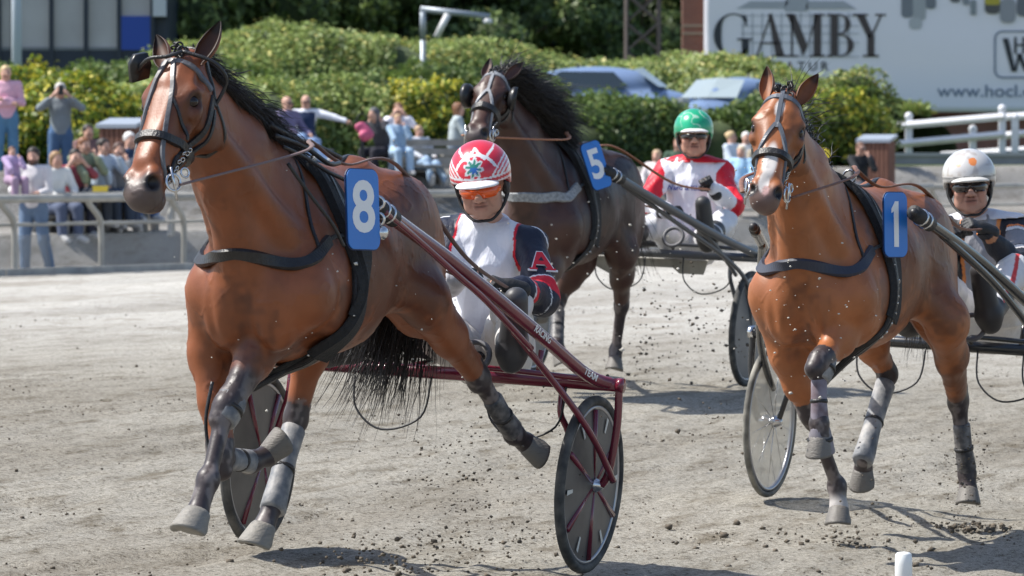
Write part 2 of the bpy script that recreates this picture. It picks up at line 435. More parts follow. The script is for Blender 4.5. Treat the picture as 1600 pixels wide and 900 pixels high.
    # head -------------------------------------------------------------
    def E(x0, zt0, zb0, w0, x1, zt1, zb1, w1, k=.03):
        x0, zt0, zb0, w0, x1, zt1, zb1, w1 = [q*hs for q in (x0, zt0, zb0, w0*wy, x1, zt1, zb1, w1*wy)]
        v.ecap(hp(x0, 0, (zt0+zb0)/2), hp(x1, 0, (zt1+zb1)/2), (w0, (zt0-zb0)/2), (w1, (zt1-zb1)/2), Hy, k)
    def HB(x, y, z, rx, ry, rz, k=.02, sub=False):
        v.ell(hp(x*hs, y*hs, z*hs), (rx*hs, ry*hs*wy, rz*hs), k, HR, sub)
    def HC_(a, b, r0, r1, k=.015, sub=False): v.cap_(hp(*[q*hs for q in a]), hp(*[q*hs for q in b]), r0*hs, r1*hs, k, sub)
    E(.01, .012, -.13, .066, .12, .010, -.19, .092); E(.12, .010, -.19, .092, .22, .0, -.25, .082); E(.22, .0, -.25, .078, .34, -.004, -.185, .056)
    E(.34, -.004, -.185, .055, .46, -.008, -.145, .046); E(.46, -.008, -.145, .046, .56, -.018, -.14, .048)
    HB(.15, 0, -.030, .12, .088, .045, .05); E(.20, -.004, -.10, .050, .42, -.006, -.09, .036, .04)
    HB(.575, 0, -.072, .052, .058, .060, .03); HB(.555, 0, -.135, .045, .040, .028, .02)
    for s in (1, -1):
        HB(.155, s*.080, -.028, .048, .028, .026, .035)                   # brow over the eye
        HB(.215, s*.092, -.066, .042, .022, .026, .02)
        HB(.19, s*.055, -.185, .092, .042, .095, .03)                     # jowl
        HC_((.23, s*.086, -.088), (.38, s*.058, -.084), .013, .008, .015)  # facial crest
        HC_((.14, s*.036, -.016), (.46, s*.020, -.020), .022, .018, .04)  # nasal bone edges
        HC_((.12, s*.03, .0), (.05, s*.02, .004), .03, .03, .03)
        HB(.53, s*.043, -.038, .050, .026, .036, .03)                   # nostril wing
        HB(.552, s*.058, -.026, .026, .020, .022, .008, True)             # nostril
        HB(.190, s*.108, -.034, .030, .018, .020, .008, True)             # eye socket
        HC_((.625, s*.02, -.104), (.49, s*.060, -.112), .007, .006, .006, True)   # mouth
        HC_((.27, s*.080, -.135), (.40, s*.062, -.115), .014, .012, .03, True)    # hollow below the crest
        HC_((.07, s*.084, -.045), (.12, s*.100, -.025), .010, .010, .03, True)    # hollow above the eye
    V, F = v.mesh(); V = relax(V, F, 2, .5)
    N = vnormals(V, F)
    # veins, muscle ripple
    nz = vnoise(V*np.array([1, 1, .6]), 9, 3)*.5 + vnoise(V*np.array([1, 1, .55]), 19, 4)*.35 + vnoise(V, 38, 7)*.10
    hv = np.array(H.inverted() @ Matrix.Identity(4)); Vh = (V @ hv[:3, :3].T + hv[:3, 3])/hs
    inhead = sst(.22, .30, np.linalg.norm(V-V3(hp(.25, 0, -.08)), axis=1)); 
    legd = np.minimum.reduce([segd(V, J[k][1], J[k][3])[0] for k in J])
    V = V + N*(nz*.0052*inhead*sst(.05, .14, legd))[:, None]
    vein = np.abs(vnoise(V, 9, 11)+.5*vnoise(V, 21, 12)); V = V + N*((1-sst(0, .06, vein))*.0026*sst(.05, .14, legd))[:, None]
    # colour of the coat
    base = np.array(S['coat']); dark = np.array(S['dark']); col = np.tile(base, (len(V), 1))
    shade = .5+.5*vnoise(V, 4, 5); col = col*(1+.25*(shade-.5))[:, None]
    dp = sst(.1, .75, vnoise(V, 3.2, 41)+.5*vnoise(V, 9, 42)+.35*vnoise(V, 40, 43)); col = col*(1-dp[:, None]*np.array([[.46, .44, .30]]))
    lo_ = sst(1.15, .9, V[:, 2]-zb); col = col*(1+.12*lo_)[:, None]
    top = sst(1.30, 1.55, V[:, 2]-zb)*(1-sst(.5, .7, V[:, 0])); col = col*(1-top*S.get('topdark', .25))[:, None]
    def mix(c, m): nonlocal col; col = col*(1-m)[:, None] + np.array(c)*m[:, None]
    jit = vnoise(V, 22, 6)*.04
    for key in ('FL', 'FR', 'HL', 'HR'):
        a, b, c_, d, e = J[key]
        dd, t = segd(V, a, b); 
        m = (dd < .16)*sst(*S['black'][key], t+jit)*(1-sst(.0, .02, dd-.15))
        d2, _ = segd(V, b, c_); d3, _ = segd(V, c_, e)
        near = np.minimum(d2, d3); m = np.maximum(m*(dd < .13), (near < .085)*(near < dd+.03)*1.0)
        mix(S.get('point', (.042, .032, .034)), np.clip(m, 0, 1))
        mud = sst(.0, .5, vnoise(V*np.array([1, 1, .5]), 24, 51)+.6*vnoise(V, 60, 52))*(1-sst(.70, .95, V[:, 2]))*((near < .085)+(dd < .09) > 0); mix((.22, .19, .185), np.clip(mud*.6, 0, 1)*(m > .3))
        if key in S.get('sock', {}):
            a0, a1, sc_ = S['sock'][key]
            d3, t3 = segd(V, c_, e); mix(sc_, (d3 < .07)*sst(a0, a1, t3+jit*2))
    hx, hy, hz = Vh[:, 0], Vh[:, 1]/wy, Vh[:, 2]; hm = (np.abs(hy) < .14)*(hx > -.03)*(hx < .7)*(hz > -.3)*(hz < .06)
    mix(S['muzc'], hm*sst(.49, .57, hx+jit*.5)*S.get('muzm', .9))
    mix((.012, .008, .008), hm*(1-sst(.024, .040, np.sqrt((hx-.555)**2+(np.abs(hy)-.052)**2+(hz+.026)**2))))
    eye = np.sqrt((hx-.188)**2+((np.abs(hy)-.096)*1.0)**2+((hz+.036))**2); mix((.02, .012, .01), hm*(1-sst(.026, .046, eye)))
    mix(np.array(S['coat'])*.42, hm*sst(.2, .9, 1-np.abs(hx-.25)/.20)*S.get('facedark', .5)*sst(.02, .06, np.abs(hy)))
    for (x0, y0, rx, ry, cc) in S.get('blaze', []):
        q = np.sqrt(((hx-x0)/rx)**2+((hy-y0)/ry)**2)+jit*3; mix(cc, hm*(hz > -.07)*(1-sst(.75, 1.1, q)))
    root = thing('horse', S['label'], 'horse', fr.O, fr.rz, 'trotters racing in harness')
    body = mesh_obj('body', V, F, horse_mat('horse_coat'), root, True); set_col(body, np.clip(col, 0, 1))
    bvh = BVHTree.FromPolygons([Vector(p) for p in V], [tuple(map(int, f)) for f in F])
    # eyes
    for s in (1, -1):
        m = MB(); c = hp(.190*hs, s*.088*hs, -.038*hs); 
        m.lathe(c, Hy*s, [(.004*hs, -.018*hs), (.021*hs, -.010*hs), (.0245*hs, 0), (.0205*hs, .012*hs), (.010*hs, .0185*hs), (.001, .021*hs)], 14)
        m.build('eye', mat('horse_eye', (.012, .005, .003), .10), root, True)
    # ears: cupped shells
    earm = mat('horse_ear_'+S['key'], attr='Col', rough=.6, noise=.15, nscale=20)
    for s in (1, -1):
        ang, tw, out = S.get('ears', (.28, .25, .0))
        base_ = hp(.02*hs, s*.064*hs, -.03*hs); ang = S.get('earR', ang) if s < 0 else ang
        up = (Hr @ Vector((-1, s*ang, S.get('earf', .12)))).normalized()
        face = (Hr @ Vector((0, s*tw, 1))); face = (face-up*face.dot(up)).normalized(); side = up.cross(face)
        n, mseg = 12, 11; Vv = []; cc = []
        prof = [(0, .020), (.18, .033), (.36, .040), (.55, .037), (.72, .029), (.87, .017), (1, .003)]
        for layer in (0, 1):
            for j in range(mseg):
                u = j/(mseg-1); r = np.interp(u, [p[0] for p in prof], [p[1] for p in prof])*hs*(1-.12*layer)
                for i in range(n):
                    a = math.radians(-205+230*i/(n-1)+ (0))*1.0; op = .62*u*(1-u)*.0
                    a = math.radians(205*(i/(n-1)-.5)) + math.pi
                    cpt = base_ + up*(u*.185*hs) - face*(.018*hs*math.sin(u*2.2)) + face*(layer*.004)
                    Vv.append(cpt + side*(r*math.sin(a)) + face*(r*.85*(math.cos(a)+.35)))
                    k = np.array(S['coat'])*(.9 if layer == 0 else S.get('earin', .5)); 
                    if u > .75 or (i in (0, n-1)): k = k*.25
                    cc.append(k)
        Ff = []
        for layer in (0, 1):
            o = layer*mseg*n
            for j in range(mseg-1):
                for i in range(n-1):
                    q = (o+j*n+i, o+j*n+i+1, o+(j+1)*n+i+1, o+(j+1)*n+i); Ff.append(q if layer == 0 else q[::-1])
        o = mseg*n
        for j in range(mseg-1):
            Ff.append((j*n, (j+1)*n, o+(j+1)*n, o+j*n)); Ff.append((j*n+n-1, o+j*n+n-1, o+(j+1)*n+n-1, (j+1)*n+n-1))
        e = mesh_obj('ear', Vv, Ff, earm, root, True); set_col(e, np.array(cc))
    # hooves
    hoofm = mat('hoof_horn', (.20, .185, .165), .55, noise=.35, nscale=25, bump=.4, bscale=60, stretch=(1, 1, 4), col2=(.11, .10, .09))
    for key, ft, cor, toe, top, bwd in hoofs:
        ax = (toe-cor).normalized(); ref = (bwd*-1); ref = (ref-ax*ref.dot(ax)).normalized(); sd_ = ax.cross(ref)
        m = MB(); n = 20; prof = [(-.012, .037, 0), (.0, .044, .002), (.03, .050, .012), (.065, .057, .022), (.075, .0585, .024), (.077, .048, .022)]
        if S.get('hscale', {}).get(key): prof = [(h*S['hscale'][key], r*S['hscale'][key], q) for h, r, q in prof]
        VV = []
        for h, r, sh_ in prof:
            for i in range(n):
                a = 2*math.pi*i/n; f_ = math.cos(a); back = .82 if f_ < 0 else 1.12
                VV.append(cor + ax*(h - .018*(f_ < -.3)*(h > .05)) + ref*(r*f_*back + sh_) + sd_*(r*math.sin(a)))
        FF = [(j*n+i, j*n+(i+1) % n, (j+1)*n+(i+1) % n, (j+1)*n+i) for j in range(len(prof)-1) for i in range(n)] + [tuple((len(prof)-1)*n+i for i in range(n)), tuple(range(n-1, -1, -1))]
        m.add(VV, FF); m.build('hoof', S.get('hoofmat', {}).get(key, hoofm), root, True)
    return dict(root=root, bvh=bvh, H=H, hp=(lambda x, y, z: hp(x*hs, y*hs, z*hs)), Hr=Hr, hs=hs, J=J, fr=fr, Z=Z, mid=mid, nb=nb, hoofs=hoofs, S=S)

def strap(hz, name, pts, width=.02, th=.004, mat_=None, parent=None, n=6, snap=True, off=.003, closed=False):
    """a leather strap laid along the coat through the given points"""
    pts = [Vector(p) for p in pts]
    if closed: pts = pts + [pts[0]]
    path = smooth_path(pts, n); bv = hz['bvh']; out = []; nn = []
    for p in path:
        co, no, i, d = bv.find_nearest(p)
        if snap: out.append(co+no*off); nn.append(no)
        else: out.append(p); nn.append(no)
    for _ in range(2 if width < .046 else 14):
        out = [out[0]] + [(out[i-1]+out[i]*2+out[i+1])/4 for i in range(1, len(out)-1)] + [out[-1]]
        nn = [nn[0]] + [(nn[i-1]+nn[i]*2+nn[i+1]).normalized() for i in range(1, len(nn)-1)] + [nn[-1]]
    V = []; m = len(out)
    for i in range(m):
        t = (out[min(i+1, m-1)]-out[max(i-1, 0)]).normalized(); b = t.cross(nn[i]).normalized(); q = nn[i]
        w_ = width/2
        V += [out[i]-b*w_, out[i]-b*w_*.8+q*th, out[i]+b*w_*.8+q*th, out[i]+b*w_]
        V += [out[i]+b*w_-q*.006, out[i]-b*w_-q*.006]
    k = 6
    F = [(i*k+j, i*k+(j+1) % k, (i+1)*k+(j+1) % k, (i+1)*k+j) for i in range(m-1) for j in range(k)]
    F += [tuple(range(k-1, -1, -1)), tuple((m-1)*k+j for j in range(k))]
    o = mesh_obj(name, V, F, mat_ or leather, parent or hz['root'], False); return o
def roundstrap(name, pts, r, mat_, parent, n=8, seg=6):
    return MB().tube(smooth_path(pts, seg), r, n).build(name, mat_, parent, True)
def hair(name, roots, dirs, length, mat_, parent, seg=7, width=.0028, grav=.35, curl=.03, seed=1, taper=True, wind=(0, 0, 0)):
    """bundle of hair locks as one mesh: thin three-sided strands"""
    rg = np.random.default_rng(seed); R = np.asarray(roots, float); D = np.asarray(dirs, float); n = len(R)
    L = np.asarray(length, float)*rg.uniform(.65, 1.1, n); p = R.copy(); d = D/np.linalg.norm(D, axis=1)[:, None]
    V = np.zeros((n, seg+1, 3, 3)); side = np.cross(d, [0, 0, 1.0]); side += rg.normal(0, .4, (n, 3)); side /= np.linalg.norm(side, axis=1)[:, None]
    ph = rg.uniform(0, 6.28, n)
    for j in range(seg+1):
        w_ = width*(1-(j/seg)**2*.85)*rg.uniform(.7, 1.3, n)
        up = np.cross(side, d)
        V[:, j, 0] = p-side*w_[:, None]; V[:, j, 1] = p+side*w_[:, None]; V[:, j, 2] = p+up*(w_*.7)[:, None]
        d = d + np.array([0, 0, -grav/seg]) + np.array(wind)/seg + rg.normal(0, curl, (n, 3)) + (side*np.sin(ph+j*1.3)[:, None])*curl*2
        d /= np.linalg.norm(d, axis=1)[:, None]; side = side-d*np.sum(side*d, 1)[:, None]; side /= np.linalg.norm(side, axis=1)[:, None]
        p = p + d*(L/seg)[:, None]
    V = V.reshape(-1, 3); base = (np.arange(n)*(seg+1)*3)[:, None, None] + (np.arange(seg)*3)[None, :, None]
    Fs = [np.stack([base[:, :, 0]+a, base[:, :, 0]+b, base[:, :, 0]+b+3, base[:, :, 0]+a+3], -1).reshape(-1, 4) for a, b in ((0, 1), (1, 2), (2, 0))]
    return mesh_obj(name, V, np.concatenate(Fs), mat_, parent, True)

def crest_pts(hz, n=40, t0=0.0, t1=1.0):
    """points along the top line of the neck with their outward direction"""
    hp = hz['hp']; a = hp(.0, 0, -.05); b = hz['mid']+Vector((-.10, 0, .08)); c = Vector((.42, 0, hz['Z'](1.45)))
    out = []
    for i in range(n):
        t = t0+(t1-t0)*i/(n-1); q = a*(1-t)**2+b*2*t*(1-t)+c*t*t; d = (b-a)*(1-t)+(c-b)*t; up = Vector((-d.z, 0, d.x)); up = up if up.z > 0 else -up
        up.normalize(); st = q+up*.5; hit = hz['bvh'].ray_cast(st, -up)
        out.append(((hit[0] if hit[0] else q)-up*.006, up, d.normalized()))
    return out
def mane(hz, dirv, length, n=900, wind=(-.6, .1, .3), seed=2, t1=.92, grav=.5, name='mane', spread=.35):
    cp = crest_pts(hz, 60, .02, t1); rg = np.random.default_rng(seed); R_, D_, L_ = [], [], []
    for i in range(n):
        k = rg.integers(0, 60); p, u, d = cp[k]; j = rg.normal(0, 1, 3)*spread
        R_.append(p+Vector((0, rg.uniform(-.02, .02), 0))+d*rg.uniform(-.012, .012)); D_.append(Vector(dirv)+u*.5+Vector(j)); L_.append(length*(.75+.4*math.sin(k/60*math.pi)))
    o = hair(name, R_, D_, L_, hairm, hz['root'], 9, .0031, grav, .10, seed, wind=wind)
    return o
def tail(hz, dirs, length, n=600, wind=(0, 0, 0), seed=5, grav=1.3):
    rg = np.random.default_rng(seed); R_ = []; D_ = []; L_ = []
    for i in range(n):
        t = rg.uniform(0, 1); R_.append((-.80-.14*t, rg.normal(0, .02), hz['Z'](1.385-.09*t)+rg.normal(0, .012))); D_.append(Vector(dirs)+Vector(rg.normal(0, .16, 3))); L_.append(length*rg.uniform(.7, 1.05))
    return hair('tail', R_, D_, L_, hairm, hz['root'], 12, .0032, grav, .07, seed, wind=wind)
def digit_mesh(txt, size, font_bold=.012, ext=.002):
    cu = bpy.data.curves.new('t', 'FONT'); cu.body = txt; cu.size = size; cu.align_x = 'CENTER'; cu.align_y = 'CENTER'; cu.offset = font_bold*size; cu.extrude = ext
    cu.resolution_u = 4
    o = bpy.data.objects.new('t', cu); C.objects.link(o); dg = bpy.context.evaluated_depsgraph_get(); me = bpy.data.meshes.new_from_object(o.evaluated_get(dg))
    V = [tuple(v.co) for v in me.vertices]; F = [tuple(p.vertices) for p in me.polygons]
    bpy.data.objects.remove(o); bpy.data.curves.remove(cu); bpy.data.meshes.remove(me)
    return V, F
def text_obj(name, txt, size, M, m, parent=None, bold=.0, ext=.001, sx=1.0, post=None):
    V, F = digit_mesh(txt, size, bold, ext); V = [Vector((v[0]*sx, v[1], v[2])) for v in V]
    if post: V = [post(v) for v in V]
    V = [M @ v for v in V]; return mesh_obj(name, V, F, m, parent)
def basis(o, x, y):
    x = Vector(x).normalized(); y = Vector(y); y = (y-x*y.dot(x)).normalized(); z = x.cross(y)
    return Matrix(((x.x, y.x, z.x, o[0]), (x.y, y.y, z.y, o[1]), (x.z, y.z, z.z, o[2]), (0, 0, 0, 1)))
def rrect(w, h, r, n=5):
    P_ = []
    for cx, cy, a0 in ((w/2-r, h/2-r, 0), (-w/2+r, h/2-r, 90), (-w/2+r, -h/2+r, 180), (w/2-r, -h/2+r, 270)):
        for i in range(n+1): a = math.radians(a0+90*i/n); P_.append((cx+r*math.cos(a), cy+r*math.sin(a)))
    return P_
plate_blue = mat('number_plate_blue', (.022, .18, .58), .35, noise=.06, nscale=4)
white_paint = mat('white_print', (.80, .80, .80), .5)
def number_plate(hz, c, normal, up, txt, w=.165, h=.29, size=.23, tsx=1.0):
    up = Vector(up).normalized(); n = Vector(normal).normalized(); x = up.cross(n).normalized(); M = basis(c, x, up)
    p = MB().extr(rrect(w, h, .035), M @ Matrix.Translation((0, 0, -.004)), .004).build('number_plate', plate_blue, hz['root'])
    MB().extr(rrect(w+.008, h+.008, .038), M @ Matrix.Translation((0, 0, -.009)), .0045).build('plate_edge', mat('plate_edge_navy', (.012, .03, .10), .5), p)
    if txt == '1':
        MB().extr([(-.014, -.095), (.016, -.095), (.016, .10), (-.006, .10), (-.030, .068), (-.030, .05), (-.014, .058)], M, .002).build('numeral', white_paint, p)
    else: text_obj('numeral', txt, size, M, white_paint, p, .022, .0015, tsx)
    return p
def ringo(name, c, axis, R_, r_, m, parent, n=20):
    return MB().ring(c, axis, R_, r_, n, 7).build(name, m, parent, True)
def sleeve(hz, name, a, b, prof, m, ref=(1, 0, 0), flat=.90, n=18, straps=1):
    """a boot wrapped round a leg; prof = [(t, radius)]"""
    a, b = Vector(a), Vector(b); d = (b-a); mb = MB(); dn = d.normalized(); rf = Vector(ref); rf = (rf-dn*rf.dot(dn)).normalized()
    pr = [(r*.91, t*d.length) for t, r in prof]; V = []; sd_ = dn.cross(rf)
    for r, h in pr:
        for i in range(n):
            q = 2*math.pi*i/n; rr = r*(1+.05*math.sin(q*3+h*40)+.10*max(0, -math.cos(q))); V.append(a+dn*h+rf*(rr*math.cos(q))+sd_*(rr*math.sin(q)*flat))
    F = [(j*n+i, j*n+(i+1) % n, (j+1)*n+(i+1) % n, (j+1)*n+i) for j in range(len(pr)-1) for i in range(n)]+[tuple(range(n-1, -1, -1)), tuple((len(pr)-1)*n+i for i in range(n))]
    o = mesh_obj(name, V, F, m, hz['root'], True)
    if d.length > .10:
        for k in range(straps):
            t = (k+.6)/(straps+.2); r = np.interp(t, [p[0] for p in prof], [p[1] for p in prof])*.91*1.04; q = MB().ring(a+d*t, dn, r*.93, .0035, 20, 6, 2.6).build('boot_strap', leather, o, True)
    return o
def chain(name, pts, m, parent, r=.006, bead=.016, step=.03, bv=None):
    """a row of buckles and links on the harness, one mesh"""
    mb = MB(); path = smooth_path(pts, 12); acc = 0; last = path[0]
    for i, p in enumerate(path[1:]):
        acc += (p-last).length
        if acc >= step:
            acc = 0; d = (p-last).normalized() if (p-last).length else Vector((0, 0, 1)); a = d.orthogonal(); 
            if bv: co, no, _, _ = bv.find_nearest(p); p = co+no*.018; a = no+d*.4
            mb.ring(p, a, bead*.6, bead*.2, 10, 5)
        last = p
    o = mb.build(name, m, parent, True); o['kind'] = 'stuff'; return o
def harness(hz, o):
    hp, Z, root = hz['hp'], hz['Z'], hz['root']; sm = o.get('strap', leather); fs = o.get('face', sm)
    bw = o.get('bw', .024)
    strap(hz, 'browband', [hp(.09, -.10, -.10), hp(.065, -.085, -.04), hp(.05, 0, .02), hp(.065, .085, -.04), hp(.09, .10, -.10)], bw, .006, fs)
    strap(hz, 'crown_strap', [hp(.12, -.11, -.15), hp(.05, -.09, -.12), hp(-.02, -.05, -.06), hp(-.03, 0, -.04), hp(-.02, .05, -.06), hp(.05, .09, -.12), hp(.12, .11, -.15)], .024, .005, sm)
    nbx = o.get('nose', .36)
    strap(hz, 'noseband', [hp(nbx+.02, 0, .03), hp(nbx+.02, .05, 0), hp(nbx, .07, -.08), hp(nbx-.01, .06, -.17), hp(nbx-.02, 0, -.22), hp(nbx-.01, -.06, -.17), hp(nbx, -.07, -.08), hp(nbx+.02, -.05, 0)], o.get('nw', .034), o.get('nt', .010), sm, closed=True)
    strap(hz, 'chin_strap', [hp(.45, .06, -.07), hp(.46, .06, -.15), hp(.45, 0, -.18), hp(.46, -.06, -.15), hp(.45, -.06, -.07)], .016, .004, sm)
    for s in (1, -1):
        strap(hz, 'cheek_strap', [hp(.10, s*.11, -.12), hp(.22, s*.11, -.14), hp(.33, s*.09, -.13), hp(.42, s*.08, -.11), hp(.49, s*.08, -.10)], .022, .006, sm)
        strap(hz, 'cheek_strap', [hp(.14, s*.11, -.15), hp(.27, s*.11, -.18), hp(.37, s*.09, -.16), hp(.47, s*.08, -.13)], .014, .005, sm)
        strap(hz, 'throat_strap', [hp(.03, s*.09, -.10), hp(.10, s*.11, -.17), hp(.17, s*.09, -.25), hp(.19, 0, -.31)], .016, .004, sm)
        if o.get('faceV'):
            strap(hz, 'face_strap', [hp(.05, s*.012, .02), hp(.14, s*.034, .02), hp(.24, s*.046, .02), hp(nbx, s*.052, 0), hp(.44, s*.055, -.03), hp(.50, s*.07, -.09)], .018, .006, fs)
            strap(hz, 'face_strap', [hp(.20, s*.042, .02), hp(.27, s*.075, -.03), hp(.32, s*.09, -.10)], .012, .004, sm)
        else:
            strap(hz, 'face_strap', [hp(.20, s*.006, .02), hp(.28, s*.04, .02), hp(.36, s*.058, -.02), hp(.44, s*.065, -.06), hp(.50, s*.075, -.09)], .018, .006, fs)
        ringo('bit_ring', hp(.505, s*.080, -.095), hz['Hr'] @ Vector((.1, s, .35)), .030, .0055, chrome, root)
        ringo('bit_ring', hp(.44, s*.088, -.125), hz['Hr'] @ Vector((.1, s, .35)), .017, .004, chrome, root)
        MB().tube([hp(.47, s*.085, -.05), hp(.55, s*.085, -.14)], .005, 6).build('bit_cheek', chrome, root, True)
        chain('buckles', [hp(.30, s*.098, -.14), hp(.40, s*.088, -.12), hp(.50, s*.082, -.10)], chrome, root, bead=.013, step=.035, bv=hz['bvh'])
    if not o.get('faceV'): strap(hz, 'face_strap', [hp(.0, 0, .02), hp(.08, 0, .03), hp(.14, 0, .03), hp(.22, 0, .02)], .020, .006, fs)
    if o.get('poll_knot', True):
        mb = MB(); 
        for k in range(14):
            a = random.uniform(0, 6.28); c = hp(random.uniform(-.04, .05), random.uniform(-.035, .035), random.uniform(.0, .035)); mb.ring(c, (random.gauss(0, 1), random.gauss(0, 1), random.gauss(0, 1)), .014, .004, 9, 5)
        mb.build('plaited_straps', leather, root, True)
    # trunk
    sa = o.get('sa', .30)
    zt = lambda a: Z(1.60)
    cw = o.get('collar_mat', leather)
    cz = o.get('cz', 1.24)
    strap(hz, 'breast_collar', [(.50, .34, Z(cz+.10)), (.66, .28, Z(cz+.05)), (.80, .16, Z(cz+.01)), (.90, 0, Z(cz-.01)), (.80, -.16, Z(cz+.01)), (.66, -.28, Z(cz+.05)), (.50, -.34, Z(cz+.10))], o.get('cw', .048), .012, cw, n=10)
    for s in (1, -1):
        strap(hz, 'collar_strap', [(.54, s*.34, Z(cz+.09)), (.42, s*.34, Z(cz+.12)), (sa+.02, s*.34, Z(cz+.14))], .016, .005, leather)
        strap(hz, 'neck_strap', [(.60, s*.30, Z(cz+.05)), (.58, s*.22, Z(1.36)), (.50, s*.14, Z(1.50)), (.45, 0, Z(1.62))], .014, .004, leather)
    top = Z(1.66)
    def loop(a, w_, th, mt, nm, ab=0, off=.003):
        strap(hz, nm, [(a, 0, top), (a, .14, Z(1.60)), (a, .30, Z(1.42)), (a+ab*.3, .36, Z(1.20)), (a+ab*.7, .28, Z(.92)), (a+ab, 0, Z(.70)), (a+ab*.7, -.28, Z(.92)), (a+ab*.3, -.36, Z(1.20)), (a, -.30, Z(1.42)), (a, -.14, Z(1.60))], w_, th, mt, closed=True, n=8, off=off)
    pad = mat('black_saddle_felt', (.012, .012, .013), .8, noise=.4, nscale=40, bump=.6, bscale=90)
    loop(sa, .085, .010, pad, 'girth', .10)
    strap(hz, 'saddle_pad', [(sa+.04, -.33, Z(.98)), (sa+.01, -.35, Z(1.10)), (sa, -.33, Z(1.30)), (sa+.02, -.24, Z(1.47)), (sa+.04, -.12, Z(1.60)), (sa+.04, 0, top), (sa+.04, .12, Z(1.60)), (sa+.02, .24, Z(1.47)), (sa, .33, Z(1.30)), (sa+.01, .35, Z(1.10)), (sa+.04, .33, Z(.98))], .16, .022, pad, n=8)
    loop(sa+.01, .030, .012, leather, 'girth_strap', .10, .014)
    loop(sa-.035, .022, .010, leather, 'girth_strap', .13, .012)
    loop(sa+.05, .022, .010, leather, 'girth_strap', .07, .012)
    for s in (1, -1):
        chain('buckles', [(sa+.02, s*.30, Z(1.40)), (sa+.02, s*.335, Z(1.25)), (sa+.05, s*.32, Z(1.05)), (sa+.08, s*.24, Z(.90))], chrome, root, bead=.02, step=.05, bv=hz['bvh'])
        ringo('terret_ring', (sa+.02, s*.07, Z(1.62)), (1, 0, 0), .028, .005, chrome, root)
    strap(hz, 'back_strap', [(sa, 0, Z(1.6)), (.1, 0, Z(1.6)), (-.2, 0, Z(1.62)), (-.5, 0, Z(1.6)), (-.78, 0, Z(1.5))], .022, .006, leather)
    # overcheck from poll to saddle
    strap(hz, 'overcheck', [hp(.06, .02, .03), hp(-.03, .02, 0)]+[c[0]+c[1]*.012 for c in crest_pts(hz, 6, .12, .9)]+[Vector((sa, 0, Z(1.62)))], .014, .004, leather, snap=False)
def rein(hz, s, pts, m, parent_name='rein', r=.008):
    return MB().tube(smooth_path(pts, 8), r, 7, flat=.45).build(parent_name, m, hz['root'], True)
hairm = mat('black_horse_hair', (.018, .014, .013), .38, noise=.3, nscale=20, spec=.6)
# ---- number eight
f8 = Frame(-.718, 19.2, gz(-.718, 19.2), math.radians(19.3))
f8.O.z = .055
A = f8.at
J8 = {'FL': [A(432, 500, .50), A(352, 640, .78), A(325, 750, .92), A(308, 803, .98), A(291, 855, 1.04)],
      'FR': [A(335, 560, .52), A(345, 715, .60), A(392, 722, .36), A(418, 712, .27), A(450, 690, .20)],
      'HL': [A(664, 470, -.42), A(748, 592, -.86), A(803, 678, -1.12), A(822, 692, -1.20), A(852, 704, -1.27)],
      'HR': [A(500, 470, -.20), A(462, 655, -.18), A(428, 785, .04), A(412, 824, .10), A(396, 872, .14)]}
def seglens(J):
    for k, L in J.items(): print(k, [round((Vector(L[i+1])-Vector(L[i])).length, 2) for i in range(4)], [tuple(round(c, 2) for c in p) for p in L])

pale_hoof = mat('pale_dusty_hoof', (.25, .235, .21), .6, noise=.3, nscale=25, bump=.4, bscale=60, stretch=(1, 1, 4), col2=(.20, .185, .16))
spec8 = dict(key='8', frame=f8, J=J8, poll=A(281, 88, 1.12), muzzle=A(200, 310, 1.50), left=(.25, .96, .04), lift=.005,
             coat=(.215, .066, .024), facedark=.75, hscale=dict(FL=1.16, HR=1.12), hoofmat=dict(FL=pale_hoof, HR=pale_hoof), dark=(.03, .02, .02), muzc=(.075, .065, .064), black=dict(FL=(.45, .7), FR=(.75, 1), HL=(.85, 1.0), HR=(.75, .95)),
             label='chestnut bay trotter wearing number 8, leading at front left', ears=(.22, .25, 0), earR=.62, earin=.25,
             blaze=[])
h8 = build_horse(spec8)
#print('poll', spec8['poll'], 'muz', spec8['muzzle'], (spec8['poll']-spec8['muzzle']).length)

wb = mat('worn_grey_strap', (.10, .098, .105), .40, noise=.3, nscale=30)
harness(h8, dict(face=wb, faceV=True, sa=.30, cz=1.23, nose=.345, nt=.014))
R8 = h8['root']
number_plate(h8, A(568, 327, .44), (.30, .95, .05), (-.05, -.05, 1), '8', .185, .292, .26, 1.05)
# eye cup swung open beside the right eye
cupm = mat('black_cup', (.012, .012, .013), .35)
q = h8['hp']
MB().extr([(-.038, -.042), (.034, -.052), (.045, .015), (.026, .048), (-.024, .052), (-.044, .01)], basis(A(221, 106, 1.14), (.75, -.45, -.1), (.1, .25, 1)), .022).build('eye_cup', cupm, R8, True)
roundstrap('cup_arm', [A(215, 110, 1.14), A(232, 92, 1.2), A(262, 88, 1.2), A(285, 80, 1.16)], .007, leather, R8)
roundstrap('cup_arm', [A(285, 80, 1.16), A(330, 95, 1.14), A(352, 118, 1.1), A(350, 140, 1.08), A(330, 175, 1.1)], .007, leather, R8)
mane(h8, (-.75, .42, -.15), .19, 4200, wind=(-.5, .2, -.9), seed=3, spread=.28)
mane(h8, (-.2, .05, .9), .055, 400, wind=(-.2, .1, -.3), seed=8, t1=.10, name='forelock')
tail(h8, (-.25, -.02, -.7), .78, 1200, wind=(.5, -.45, .1))
boot_dark = mat('dark_rubber_boot', (.035, .036, .044), .5, noise=.35, nscale=22, col2=(.15, .14, .135), bump=.3, bscale=40)
boot_grey = mat('grey_dusty_boot', (.16, .175, .20), .6, noise=.4, nscale=16, col2=(.26, .25, .24), bump=.3, bscale=40)
J = J8
